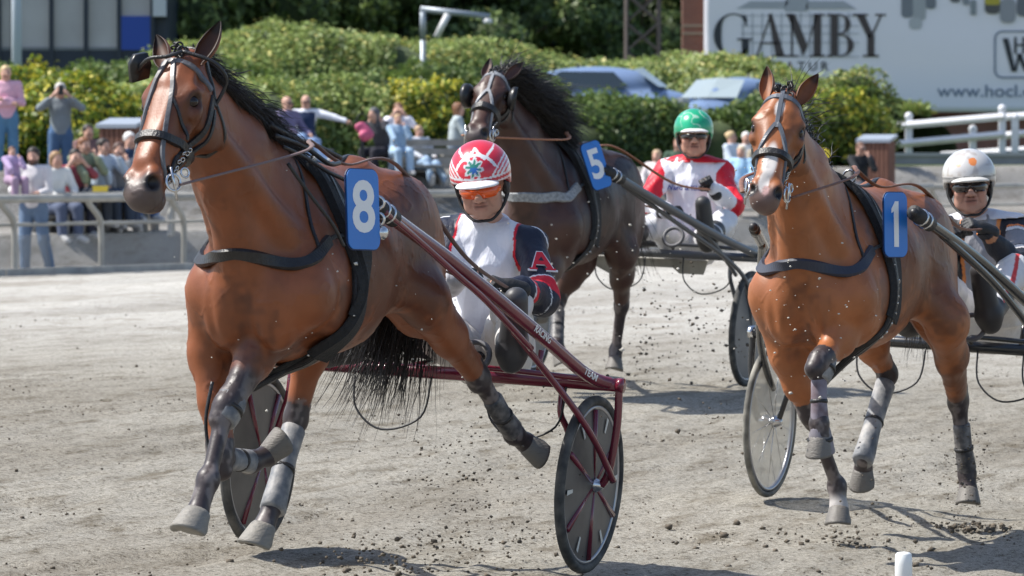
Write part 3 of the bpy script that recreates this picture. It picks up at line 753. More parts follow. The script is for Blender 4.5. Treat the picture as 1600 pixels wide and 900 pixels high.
sleeve(h8, 'knee_boot', J['FL'][1]+(J['FL'][0]-J['FL'][1]).normalized()*.06, J['FL'][1]+(J['FL'][2]-J['FL'][1]).normalized()*.05, [(0, .055), (.05, .064), (.3, .067), (.7, .064), (.95, .058), (1, .050)], boot_grey)
sleeve(h8, 'shin_boot', J['HR'][1].lerp(J['HR'][2], .10), J['HR'][2]+(J['HR'][2]-J['HR'][1])*.1, [(0, .045), (.03, .054), (.3, .052), (.6, .05), (.85, .056), (.97, .060), (1, .05)], boot_grey)
sleeve(h8, 'shin_boot', J['HL'][1].lerp(J['HL'][2], .35), J['HL'][2], [(0, .042), (.06, .048), (.5, .047), (.9, .052), (1, .046)], boot_dark)
sleeve(h8, 'shin_boot', J['FR'][1].lerp(J['FR'][2], .25), J['FR'][2], [(0, .040), (.06, .046), (.5, .046), (.9, .050), (1, .044)], boot_grey)
roundstrap('boot_strap', [J['FL'][1]+Vector((.0, -.05, .10)), A(322, 650, .80), A(324, 690, .80), A(330, 715, .82)], .007, leather, R8)
# extra harness over the withers of number eight
Zc = h8['Z']
for k, (pts, r_) in enumerate((([(.72, .14, 1.66), (.58, .17, 1.62), (.44, .20, 1.57), (.32, .22, 1.54)], .008), ([(.70, .10, 1.70), (.52, .14, 1.66), (.38, .18, 1.60), (.22, .16, 1.60)], .009),
      ([(.78, .18, 1.60), (.70, .24, 1.48), (.62, .29, 1.38), (.56, .31, 1.30)], .007), ([(.66, .06, 1.74), (.45, .08, 1.69), (.25, .07, 1.67), (.05, .10, 1.62)], .010))):
    roundstrap('harness_strap', [Vector((a, b, z-.015)) for a, b, z in pts], r_, leather, R8)
for z_ in (1.44, 1.38): ringo('harness_ring', Vector((.34, .36, z_)), (1, .2, 0), .022, .006, chrome, R8)
MB().lathe(Vector((.33, .36, 1.33)), (.2, 1, 0), [(.02, 0), (.026, .01), (.026, .02), (.018, .03), (.006, .035)], 14).build('shaft_coupling', chrome, R8, True)
strap(h8, 'girth_fleece', [(.29, .35, Zc(1.30)), (.31, .36, Zc(1.12)), (.36, .30, Zc(.95)), (.42, .18, Zc(.84))], .13, .028, mat('black_saddle_felt'), n=8, off=.012)
# ---- number one
f1 = Frame(1.51, 22.4, .02, math.radians(22)); A = f1.at
J1 = {'FL': [A(1335, 500, .50), A(1279, 568, .82), A(1280, 662, .84), A(1281, 682, .84), A(1283, 712, .82)],
      'FR': [A(1235, 555, .50), A(1266, 645, .40), A(1308, 760, .16), A(1311, 795, .18), A(1311, 828, .20)],
      'HL': [A(1480, 505, -.40), A(1497, 628, -.84), A(1511, 740, -.92), A(1513, 766, -.90), A(1513, 798, -.87)],
      'HR': [A(1345, 505, -.32), A(1387, 585, -.60), A(1350, 712, -.28), A(1349, 732, -.33), A(1352, 762, -.38)]}
white = (.62, .58, .55)
spec1 = dict(key='1', frame=f1, J=J1, poll=A(1224, 146, 1.05), muzzle=A(1192, 316, 1.42), left=(-.26, .95, -.08), lift=-.065, h=.008,
             coat=(.31, .105, .036), dark=(.03, .02, .02), muzc=(.10, .085, .085), muzm=.8, black=dict(FL=(.8, 1.0), FR=(.75, 1), HL=(.80, 1.0), HR=(.80, .95)),
             sock=dict(FR=(.1, .45, (.45, .42, .40))), blaze=[(.40, 0.0, .10, .030, white), (.52, -.012, .06, .022, white), (.12, 0, .05, .020, white), (.56, .0, .03, .016, (.45, .28, .26))],
             label='light bay trotter wearing number 1 with white nose stripe, at right', ears=(.42, .55, 0), earR=.18, earin=.7)
h1 = build_horse(spec1); R1 = h1['root']
harness(h1, dict(sa=.30, cz=1.23, nose=.34, nt=.016, bw=.03, face=mat('grey_bridle', (.10, .11, .13), .45), cw=.05, collar_mat=mat('navy_collar', (.03, .035, .055), .6)))
number_plate(h1, A(1400, 351, .42), (.38, .92, .0), (-.02, -.02, 1), '1', .15, .275)
mane(h1, (-.6, -.35, .1), .16, 900, wind=(-.4, -.3, -.8), seed=13, spread=.3)
mane(h1, (-.3, .2, .2), .30, 25, wind=(-.3, .3, .1), seed=14, t1=.3, spread=.4)
mane(h1, (.1, .05, .6), .05, 260, wind=(-.2, .1, -.3), seed=18, t1=.10, name='forelock')
tail(h1, (-.35, -.05, -.7), .55, 300, wind=(.1, -.15, 0), seed=12)
J = J1
sleeve(h1, 'knee_boot', J['FL'][1]+(J['FL'][0]-J['FL'][1]).normalized()*.07, J['FL'][1]+(J['FL'][2]-J['FL'][1]).normalized()*.07, [(0, .05), (.05, .060), (.5, .064), (.95, .056), (1, .046)], boot_grey)
sleeve(h1, 'shin_wrap', J['FL'][1].lerp(J['FL'][2], .25), J['FL'][2], [(0, .036), (.05, .041), (.5, .040), (.9, .046), (1, .042)], mat('pale_wrap', (.30, .27, .32), .7, noise=.3, nscale=15, col2=(.10, .07, .08)))
sleeve(h1, 'bell_boot', J['FL'][2].lerp(J['FL'][3], .1), J['FL'][3].lerp(J['FL'][4], .9), [(0, .044), (.1, .05), (.5, .060), (.95, .074), (1, .07)], mat('lilac_bell_boot', (.26, .24, .28), .6, noise=.3, nscale=14, col2=(.13, .12, .13)))
sleeve(h1, 'shin_boot', J['HR'][1].lerp(J['HR'][2], .10), J['HR'][2]+(J['HR'][2]-J['HR'][1])*.08, [(0, .045), (.03, .054), (.3, .050), (.6, .048), (.85, .056), (.97, .058), (1, .05)], boot_grey)
sleeve(h1, 'shin_boot', J['HL'][1].lerp(J['HL'][2], .30), J['HL'][2], [(0, .042), (.06, .048), (.5, .047), (.9, .052), (1, .046)], boot_dark)
# ---- number five
f5 = Frame(.35, 30.9, .22, math.radians(20)); A = f5.at
J5 = {'FL': [A(872, 395, .52), A(848, 450, .80), A(812, 535, 1.0), A(806, 560, 1.04), A(801, 600, 1.10)],
      'FR': [A(812, 395, .50), A(806, 480, .60), A(822, 500, .36), A(832, 495, .28), A(845, 485, .22)],
      'HL': [A(972, 398, -.38), A(971, 478, -.68), A(962, 548, -.76), A(961, 562, -.74), A(958, 585, -.71)],
      'HR': [A(906, 408, -.26), A(872, 470, -.24), A(870, 538, .02), A(874, 550, .00), A(882, 570, .0)]}
spec5 = dict(key='5', frame=f5, J=J5, poll=A(775, 114, 1.02), muzzle=A(738, 214, 1.44), left=(-.12, .98, -.03), lift=-.085, h=.010,
             coat=(.060, .027, .020), dark=(.02, .02, .02), muzc=(.07, .055, .055), black=dict(FL=(.5, 1.0), FR=(.5, 1), HL=(.85, 1.0), HR=(.7, .95)), topdark=.5,
             label='dark brown trotter wearing number 5 in the middle behind the leader', ears=(.45, .35, 0), earR=.10, earin=1.5)
h5 = build_horse(spec5); R5 = h5['root']
grey_felt = mat('grey_sheepskin', (.28, .29, .30), .9, noise=.3, nscale=60, bump=.6, bscale=90)
harness(h5, dict(sa=.30, cz=1.27, nose=.33, nt=.02, nw=.05, bw=.034, face=mat('pale_grey_bridle', (.25, .26, .28), .45, noise=.3, nscale=20), cw=.06, collar_mat=grey_felt))
number_plate(h5, A(932, 258, .42), (.42, .90, .12), (.12, -.30, 1), '5', .165, .285, .25)
q = h5['hp']
for s in (1, -1):
    MB().lathe(q(.18, s*.105, -.05), h5['Hr'] @ Vector((-.1, s*1, -.25)), [(.002, .0), (.05, .006), (.072, .025), (.074, .05), (.068, .05), (.055, .025), (.002, .010)], 18).build('eye_cup', cupm, R5, True)
mane(h5, (-.7, .45, .35), .36, 5200, wind=(-.6, .25, -.7), seed=23, t1=.85, spread=.35)
mane(h5, (-.1, .05, .7), .08, 300, wind=(-.2, .1, -.3), seed=28, t1=.12, name='forelock')
tail(h5, (-.4, .05, -.8), .62, 260, wind=(0, .25, 0), seed=32)
J = J5
for k in ('FL', 'HR', 'FR'):
    sleeve(h5, 'shin_boot', J[k][1].lerp(J[k][2], .2), J[k][2], [(0, .042), (.06, .048), (.5, .047), (.9, .052), (1, .046)], boot_dark)
sleeve(h5, 'bell_boot', J['FL'][2].lerp(J['FL'][3], .3), J['FL'][3].lerp(J['FL'][4], .5), [(0, .044), (.1, .046), (.5, .05), (1, .062)], mat('pink_grey_boot', (.35, .26, .26), .6))
# ================================================================== people
def skin_mat():
    return mat('skin', attr='Col', rough=.5, noise=.08, nscale=18, spec=.4)
cloth = mat('cloth', attr='Col', rough=.85, noise=.10, nscale=6, bump=.15, bscale=40, spec=.2)
smoothcloth = mat('race_silk', attr='Col', rough=.5, noise=.06, nscale=6, bump=.75, bscale=8, spec=.35, bdist=.035, stretch=(1, 1.2, .55))
def hand_sdf(v, wr, d, pn, side, curl, off=0, s=1.0, k=.006, thumb=.5):
    """palm, four unequal bent fingers and a thumb leaving the side of the palm"""
    d = V3(d); d /= np.linalg.norm(d); pn = V3(pn); pn = pn-d*(pn@d); pn /= np.linalg.norm(pn); ac = np.cross(d, pn)*side
    wr = V3(wr); kn = wr+d*.085*s
    v.ecap(wr+d*.012*s, kn-d*.01*s, (.030*s, .017*s), (.038*s, .014*s), ac, .012, off=off)
    v.cap_(wr-d*.03, wr+d*.02, .027*s+off, .026*s+off, .012)
    for i, (y, L) in enumerate(((-.029, .066), (-.010, .077), (.010, .072), (.028, .056))):
        p = kn+ac*y*s-d*.006*s; q = d+ac*y*2.2; q /= np.linalg.norm(q)
        ang = 0
        for j, fr_ in enumerate((.45, .32, .23)):
            ang += curl*(1, 1.15, .8)[j]+(.08*i if j == 0 else 0)
            dd = q*math.cos(ang)+pn*math.sin(ang); n = p+dd*L*fr_*s
            v.cap_(p, n, (.0095-.0008*j)*s+off, (.0088-.0008*j)*s+off, k*.6); p = n
    t0 = wr+d*.025*s-ac*.026*s+pn*.008*s; td = d*.62-ac*.62+pn*thumb; td /= np.linalg.norm(td); t1 = t0+td*.04*s
    td2 = d*.85-ac*.05+pn*(thumb+.2); td2 /= np.linalg.norm(td2); t2 = t1+td2*.032*s
    v.cap_(t0, t1, .013*s+off, .0105*s+off, k); v.cap_(t1, t2, .0105*s+off, .009*s+off, k*.6)
class Person:
    """J: joints in the person's own frame. hf/hu: face and crown directions of the head"""
    def __init__(s, J, hf, hu, scale=1.0, h=.007, fat=1.0):
        s.J = {k: V3(p) for k, p in J.items()}; s.k = scale; s.h = h; s.fat = fat; s.hk = 1.0
        s.hf = nrm(V3(hf)); u = V3(hu); s.hu = nrm(u-s.hf*(u@s.hf)); s.hl = np.cross(s.hu, s.hf)   # hl = person's left
        s.cl = nrm(s.J['shL']-s.J['shR']); s.cu = nrm(s.J['neck']-s.J['pel']); s.cu = nrm(s.cu-s.cl*(s.cu@s.cl)); s.cf = np.cross(s.cl, s.cu)
    def H(s, x, y, z): return s.J['head']+(s.hl*x+s.hf*y+s.hu*z)*s.k*s.hk
    def bounds(s, keys, m): 
        P_ = np.array([s.J[q] for q in keys]); return P_.min(0)-m, P_.max(0)+m
    def torso(s, v, off=0, k=.05):
        J, f, kk = s.J, s.fat, s.k
        ch = J['neck']*.68+J['pel']*.32; wa = J['neck']*.36+J['pel']*.64; sw = np.linalg.norm(J['shL']-J['shR'])/2
        v.ecap(J['neck']-s.cu*.06*kk, ch, (sw*.80, .085*kk*f), (sw*.80, .105*kk*f), s.cl, k, off=off)
        v.ecap(ch, wa, (sw*.80, .105*kk*f), (sw*.72*f, .105*kk*f), s.cl, k, off=off); v.ecap(wa, J['pel'], (sw*.72*f, .105*kk*f), (sw*.84, .115*kk*f), s.cl, k, off=off)
        for q in 'LR': v.cap_(J['neck']-s.cu*.02*kk, J['sh'+q], .05*kk+off, .052*kk+off, k*.8)
    def arm(s, v, q, off=0, k=.02, t1=1.0):
        J, kk = s.J, s.k; w = J['el'+q]+(J['wr'+q]-J['el'+q])*t1
        v.cap_(J['sh'+q], J['el'+q], .053*kk+off, .041*kk+off, k); v.cap_(J['el'+q], w, .041*kk+off, (.041-.014*t1)*kk+off, k*.7)
    def leg(s, v, q, off=0, k=.03, t1=1.0, flare=0):
        J, kk = s.J, s.k; a = J['kn'+q]+(J['an'+q]-J['kn'+q])*t1
        v.cap_(J['hp'+q], J['kn'+q], .088*kk*s.fat+off, .058*kk+off+flare*.5, k); v.cap_(J['kn'+q], a, .058*kk+off+flare*.5, (.058-.020*t1)*kk+off+flare, k*.7)
        if t1 >= .95: pass
    def foot(s, v, q, off=0):
        J, kk = s.J, s.k; v.cap_(J['an'+q], J['to'+q], .042*kk+off, .032*kk+off, .02); d = nrm(J['to'+q]-J['an'+q]); v.cap_(J['an'+q]-d*.04*kk, J['an'+q], .036*kk+off, .04*kk+off, .02)
    def headsdf(s, v, detail=True):
        H, kk, R = s.H, s.k*s.hk, [s.hl, s.hf, s.hu]
        E = lambda x, y, z, a, b, c, k=.015, sub=False: v.ell(H(x, y, z), (a*kk, b*kk, c*kk), k*kk, R, sub)
        E(0, -.012, .030, .076, .096, .090); E(0, .020, -.040, .060, .068, .066, .03); E(0, .058, -.088, .026, .026, .022, .025)
        for q in (1, -1): E(q*.036, .058, -.022, .030, .030, .030, .02); E(q*.045, .01, -.07, .020, .04, .028, .03); E(q*.079, -.012, -.004, .010, .022, .032, .01)
        v.cap_(H(0, .086, .016), H(0, .116, -.024), .010*kk, .015*kk, .008*kk)
        if detail:
            for q in (1, -1):
                E(q*.015, .102, -.031, .011, .012, .009, .005); v.cap_(H(q*.014, .088, .030), H(q*.048, .072, .030), .010*kk, .009*kk, .012)
                E(q*.032, .094, .006, .017, .013, .010, .01, True); E(q*.032, .076, .006, .0135, .0135, .0125, .002)
            v.cap_(H(-.018, .086, -.049), H(.018, .086, -.049), .009*kk, .009*kk, .006); v.cap_(H(-.016, .084, -.063), H(.016, .084, -.063), .010*kk, .010*kk, .006); v.cap_(H(-.026, .098, -.056), H(.026, .098, -.056), .0055*kk, .0055*kk, .003, True)
            v.cap_(H(0, .092, -.052), H(0, .092, -.048), .006*kk, .006*kk, .006)
        v.cap_(s.J['neck'], H(0, -.02, -.05), .055*kk, .052*kk, .03)
    def body(s, root, skin=(.52, .28, .19), hands=None, hair=None, detail=True, legs=True, dark=None):
        keys = list(s.J); lo, hi = s.bounds(keys, .26*s.k)
        v = Vol(lo, hi, s.h, .05)
        s.torso(v)
        for q in 'LR':
            s.arm(v, q)
            d, pn, cu = (hands or {}).get(q, (s.J['wr'+q]-s.J['el'+q], s.cf*-1+s.cu*-.5, .5)); hand_sdf(v, s.J['wr'+q], d, pn, 1 if q == 'L' else -1, cu, s=s.k)
            s.leg(v, q); s.foot(v, q)
        s.headsdf(v, detail); V, F = v.mesh(); V = relax(V, F, 1, .35)
        o = mesh_obj('body', V, F, skin_mat(), root, True)
        c = np.tile(np.array(skin), (len(V), 1)); X = (V-s.J['head'])@np.stack([s.hl, s.hf, s.hu], 1)/s.k/s.hk
        m = np.exp(-(((X[:, 0])/.026)**4+((X[:, 1]-.09)/.03)**2+((X[:, 2]+.056)/.014)**2)); c = c*(1-m[:, None]*.6)+np.array((.26, .07, .06))*m[:, None]*.6; m = np.exp(-((X[:, 0]/.026)**4+((X[:, 1]-.09)/.03)**2+((X[:, 2]+.056)/.0035)**2)); c = c*(1-m[:, None]*.85)
        m = np.exp(-(((np.abs(X[:, 0])-.012)/.006)**2+((X[:, 2]+.040)/.005)**2))*(X[:, 1] > .08); c = c*(1-m[:, None]*.7); m = np.exp(-(((np.abs(X[:, 0])-.028-(-.03-X[:, 2])*.35)/.004)**2))*(X[:, 1] > .04)*(X[:, 2] < -.02)*(X[:, 2] > -.065); c = c*(1-m[:, None]*.35)
        m = np.exp(-((np.abs(X[:, 0])-.035)/.03)**2-((X[:, 1]-.075)/.03)**2-((X[:, 2]+.025)/.02)**2)*.3; c = c*(1-m[:, None]*np.array([[.0, .35, .3]]))
        m = 1-sst(.008, .016, np.sqrt((np.abs(X[:, 0])-.032)**2+(X[:, 1]-.085)**2+(X[:, 2]-.006)**2)); c = c*(1-m[:, None])+np.array((.05, .03, .025))*m[:, None]
        if dark is not None:   # beard, stubble
            m = sst(-.02, -.045, X[:, 2])*sst(-.03, .02, X[:, 1])*(np.linalg.norm(X, axis=1) < .15)*(1-np.exp(-(X[:, 0]/.028)**2-((X[:, 2]+.054)/.009)**2)); c = c*(1-m[:, None]*dark[1])+np.array(dark[0])*m[:, None]*dark[1]
        set_col(o, c); s.bodyo = o; return o
    def piece(s, name, root, parts, off, colfn, m=None, cuts=(), wr=.004, h=None, keys=None, k=.03, t_arm=.97, t_leg=.97, flare=0, extra=None, marg=.16, seed=0):
        """a garment: the named parts of the body, thickened by off, cut by planes"""
        h = h or s.h; ks = []
        for p in parts:
            ks += {'torso': ['neck', 'pel', 'shL', 'shR'], 'armL': ['shL', 'elL', 'wrL'], 'armR': ['shR', 'elR', 'wrR'], 'legL': ['hpL', 'knL', 'anL'], 'legR': ['hpR', 'knR', 'anR'],
                   'footL': ['anL', 'toL'], 'footR': ['anR', 'toR'], 'pelvis': ['pel', 'hpL', 'hpR'], 'shinL': ['knL', 'anL'], 'shinR': ['knR', 'anR']}[p]
        lo, hi = s.bounds(ks, marg*s.k+off); v = Vol(lo, hi, h, .05)
        for p in parts:
            if p == 'torso': s.torso(v, off)
            elif p[:3] == 'arm': s.arm(v, p[3], off, t1=t_arm)
            elif p[:3] == 'leg': s.leg(v, p[3], off, t1=t_leg, flare=flare)
            elif p[:4] == 'foot': s.foot(v, p[4], off)
            elif p == 'pelvis': v.ecap(s.J['pel']+s.cu*.10*s.k, s.J['pel']-s.cu*.02*s.k, (.145*s.k*s.fat, .105*s.k*s.fat), (.15*s.k*s.fat, .11*s.k*s.fat), s.cl, .04, off=off)
            elif p[:4] == 'shin': q = p[4]; a = s.J['kn'+q]*.45+s.J['an'+q]*.55; v.cap_(a, s.J['an'+q], .052*s.k+off, .045*s.k+off, .02)
        if extra: extra(v)
        for c_, n_ in cuts: v.plane(c_, n_)
        V, F = v.mesh()
        if not len(F): return None
        V = relax(V, F, 1, .4); N = vnormals(V, F)
        if wr:
            W = V@np.array([[1, .3, .2], [-.3, 1, .1], [.1, -.2, .55]]); q = 1-np.abs(vnoise(W, 7, 31+seed)+.35*vnoise(W, 17, 32+seed))*2.6; V = V+N*(np.clip(q, -.8, 1)*wr)[:, None]
        o = mesh_obj(name, V, F, m or cloth, root, True); c = colfn(V) if callable(colfn) else np.tile(np.array(colfn), (len(V), 1)); set_col(o, c); return o
    def hairpiece(s, root, col, style='short', name='hair'):
        kk = s.k; R = [s.hl, s.hf, s.hu]; lo, hi = s.bounds(['head'], .24*kk); lo[2] -= .2*kk*(style in ('long', 'pony')); v = Vol(lo, hi, s.h, .05)
        v.ell(s.H(0, -.020, .042), (.086*kk, .100*kk, .090*kk), .01, R)
        v.ell(s.H(0, .075, -.02), (.075*kk, .075*kk, .085*kk), .015, R, True)
        if style == 'short': v.plane(s.H(0, 0, -.035), -s.hu)
        if style in ('long', 'bob'):
            for q in (1, -1): v.cap_(s.H(q*.07, -.02, .02), s.H(q*.075, -.02, -.12 if style == 'bob' else -.2), .028*kk, .022*kk, .03)
            v.ecap(s.H(0, -.07, .0), s.H(0, -.07, -.10 if style == 'bob' else -.22), (.075*kk, .03*kk), (.06*kk, .025*kk), s.hl, .03)
        if style == 'pony': v.cap_(s.H(0, -.11, .03), s.H(0, -.15, -.02), .025*kk, .03*kk, .01); v.cap_(s.H(0, -.15, -.02), s.H(.01, -.14, -.24), .030*kk, .012*kk, .01); v.plane(s.H(0, 0, -.3), -s.hu)
        if style == 'bun': v.ell(s.H(0, -.11, .06), (.04*kk, .04*kk, .04*kk), .01)
        V, F = v.mesh(); N = vnormals(V, F); V = V+N*(vnoise(V, 30, 8)*.004*kk)[:, None]
        o = mesh_obj(name, V, F, mat('person_hair', attr='Col', rough=.6, noise=.3, nscale=30), root, True); set_col(o, np.tile(np.array(col), (len(V), 1))); return o
    def glasses(s, root, col=(.01, .01, .012), lens=None, name='sunglasses', z=.006, hgt=.017, rough=.08, coat=0):
        mb = MB(); V = []; n = 15
        for i in range(n):
            a = math.radians(-68+136*i/(n-1)); x = .078*math.sin(a)*1.02; y = .104*math.cos(a)+.008+.002; mid = abs(a) < .12; e = hgt*(.55 if mid else 1)*(1-.45*(abs(a) > 1.0))
            for zz, yy in ((e*.7, 0), (e*.7, .005), (-e*1.1*(.4 if mid else 1), .005), (-e*1.1*(.4 if mid else 1), 0)): V.append(s.H(x, y*1.0+yy, z+zz))
        F = [(i*4+j, i*4+(j+1) % 4, (i+1)*4+(j+1) % 4, (i+1)*4+j) for i in range(n-1) for j in range(4)]
        mb.add(V, F); m = mat(lens or 'dark_lens', col, rough, spec=.8) if not lens or lens not in MATS else MATS[lens]
        o = mb.build(name, m, root, True); return o
def gen_helmet(p, root, colfn, visor_col, h=.005, tilt=0, vis=True, coat=.4):
    lo, hi = p.bounds(['head'], .24); v = Vol(lo, hi, h, .05); R = [p.hl, p.hf, p.hu]
    q_ = p.hk; v.ell(p.H(0, -.010, .048), (.112*q_, .134*q_, .112*q_), .01, R); v.plane(p.H(0, .04, .022), -(p.hu*1.0+p.hf*-.10))
    # sides come lower over the ears
    v2 = None
    V, F = v.mesh(); X = (V-p.J['head'])@np.stack([p.hl, p.hf, p.hu], 1)/p.k/p.hk
    # pull the rim down behind
    m = sst(.05, .0, X[:, 2])*sst(.03, -.04, X[:, 1]); V = V-p.hu*(m*.035)[:, None]
    o = mesh_obj('helmet', V, F, mat('helmet_paint', attr='Col', rough=.28, spec=.5, coat=coat), root, True); set_col(o, colfn(X))
    if vis:
        v = Vol(lo, hi, h*.8, .05); v.ell(p.H(0, .108, .034), (.080*q_, .062*q_, .012*q_), .01, R); v.ell(p.H(0, .0, .04), (.106*q_, .126*q_, .106*q_), .004, R, True)
        V, F = v.mesh(); X2 = (V-p.J['head'])@np.stack([p.hl, p.hf, p.hu], 1)/p.hk; V = V-p.hu*(np.clip(np.abs(X2[:, 0])-.02, 0, 1)**2*2.6)[:, None]-p.hu*(np.clip(X2[:, 1]-.12, 0, 1)*.12)[:, None]
        q = mesh_obj('helmet_visor', V, F, mat('visor_'+str(visor_col[0])[:5], visor_col, .35), o, True)
    hl = mat('helmet_harness', (.015, .015, .017), .6)
    for q in (1, -1):
        MB().tube(smooth_path([p.H(q*.088, .03, .015), p.H(q*.086, .0, -.03), p.H(q*.072, .02, -.075), p.H(q*.035, .055, -.112), p.H(0, .060, -.116)], 5), .006, 7, flat=1.3).build('chin_strap', hl, root, True)
        MB().tube(smooth_path([p.H(q*.090, -.06, .0), p.H(q*.088, -.03, -.04), p.H(q*.072, .02, -.075)], 5), .007, 7).build('chin_strap', hl, root, True)
    v = Vol(lo, hi, h, .05)
    for q in (1, -1): v.ell(p.H(q*.082, -.03, -.015), (.018, .05, .04), .02, R)
    v.ecap(p.H(0, -.085, .0), p.H(0, -.07, -.05), (.06, .025), (.05, .022), p.hl, .03)
    V, F = v.mesh(); mesh_obj('ear_padding', V, F, hl, root, True)
    return o
# ================================================================== sulkies
def wheel(root, c, axis, R_, kind, pm):
    """disc or wire wheel; axis points outwards"""
    ax = Vector(axis).normalized(); c = Vector(c); b = ax.orthogonal().normalized(); d = ax.cross(b)
    if kind != 'wire':
        m = MB().lathe(c, ax, [(.02, -.022), (R_-.045, -.006), (R_-.045, .006), (.02, .022)], 40).build('wheel', mat('disc_cover', (.060, .058, .060), .38, noise=.25, nscale=5, col2=(.10, .095, .09)) if kind == 'disc' else mat('grey_disc_cover', (.13, .135, .145), .45, noise=.2, nscale=5, col2=(.17, .17, .17)), root, False)
    else:
        m = MB().lathe(c, ax, [(.02, -.016), (R_-.045, -.003), (R_-.045, .003), (.02, .016)], 40).build('wheel', clear_disc, root, False)
    tr = .014 if kind == 'wire' else .020
    MB().ring(c, ax, R_-tr, tr, 56, 10, 1.05).build('tyre', mat('dusty_tyre', (.13, .125, .11), .85, noise=.3, nscale=14, col2=(.22, .21, .18)) if kind == 'wire' else rubber, m, True)
    MB().ring(c, ax, R_-(.038 if kind == 'wire' else .046), .010, 56, 8, 1.3).build('rim', mat('alloy_rim', (.42, .42, .44), .35, .8), m, True)
    hb = MB().lathe(c-ax*.06, ax, [(.012, 0), (.018, .01), (.030, .03), (.030, .045), (.018, .055), (.018, .065), (.030, .075), (.030, .09), (.018, .11), (.010, .12)], 16).build('hub', chrome, m, True)
    n = 6 if kind == 'disc' else 18
    for i in range(n):
        a = 2*math.pi*(i+.3)/n; e = b*math.cos(a)+d*math.sin(a)
        if kind == 'plain': continue
        if kind == 'disc':
            MB().tube([c+e*.03+ax*.012, c+e*(R_-.055)+ax*.010], .013, 8).build('spoke', pm, m, True); MB().tube([c+e*.03-ax*.012, c+e*(R_-.055)-ax*.010], .013, 8).build('spoke', pm, m, True)
            a2 = a+math.pi/6; e2 = b*math.cos(a2)+d*math.sin(a2); t_ = ax.cross(e2)
            M = basis(c+e2*(R_-.10)+ax*.0135, e2, t_); MB().extr([(-.030, -.008), (.030, -.010), (.032, .010), (-.030, .006)], M, .001).build('reflector', mat('pale_reflector', (.62, .62, .58), .4), m)
        else: MB().tube([c+e*.02+ax*.02*(1 if i % 2 else -1), c+e*(R_-.05)], .0018, 4).build('spoke', chrome, m, True)
    return m
clear_disc = None
def make_clear():
    m = bpy.data.materials.new('dusty_clear_disc'); m.use_nodes = True; t = m.node_tree; N = t.nodes; L = t.links; b = N['Principled BSDF']
    b.inputs['Base Color'].default_value = (.62, .59, .52, 1); b.inputs['Roughness'].default_value = .3
    n = N.new('ShaderNodeTexNoise'); n.inputs['Scale'].default_value = 6; mr = N.new('ShaderNodeMapRange'); mr.inputs[3].default_value = .30; mr.inputs[4].default_value = .62
    L.new(n.outputs['Fac'], mr.inputs[0]); L.new(mr.outputs[0], b.inputs['Alpha']); return m
clear_disc = make_clear()
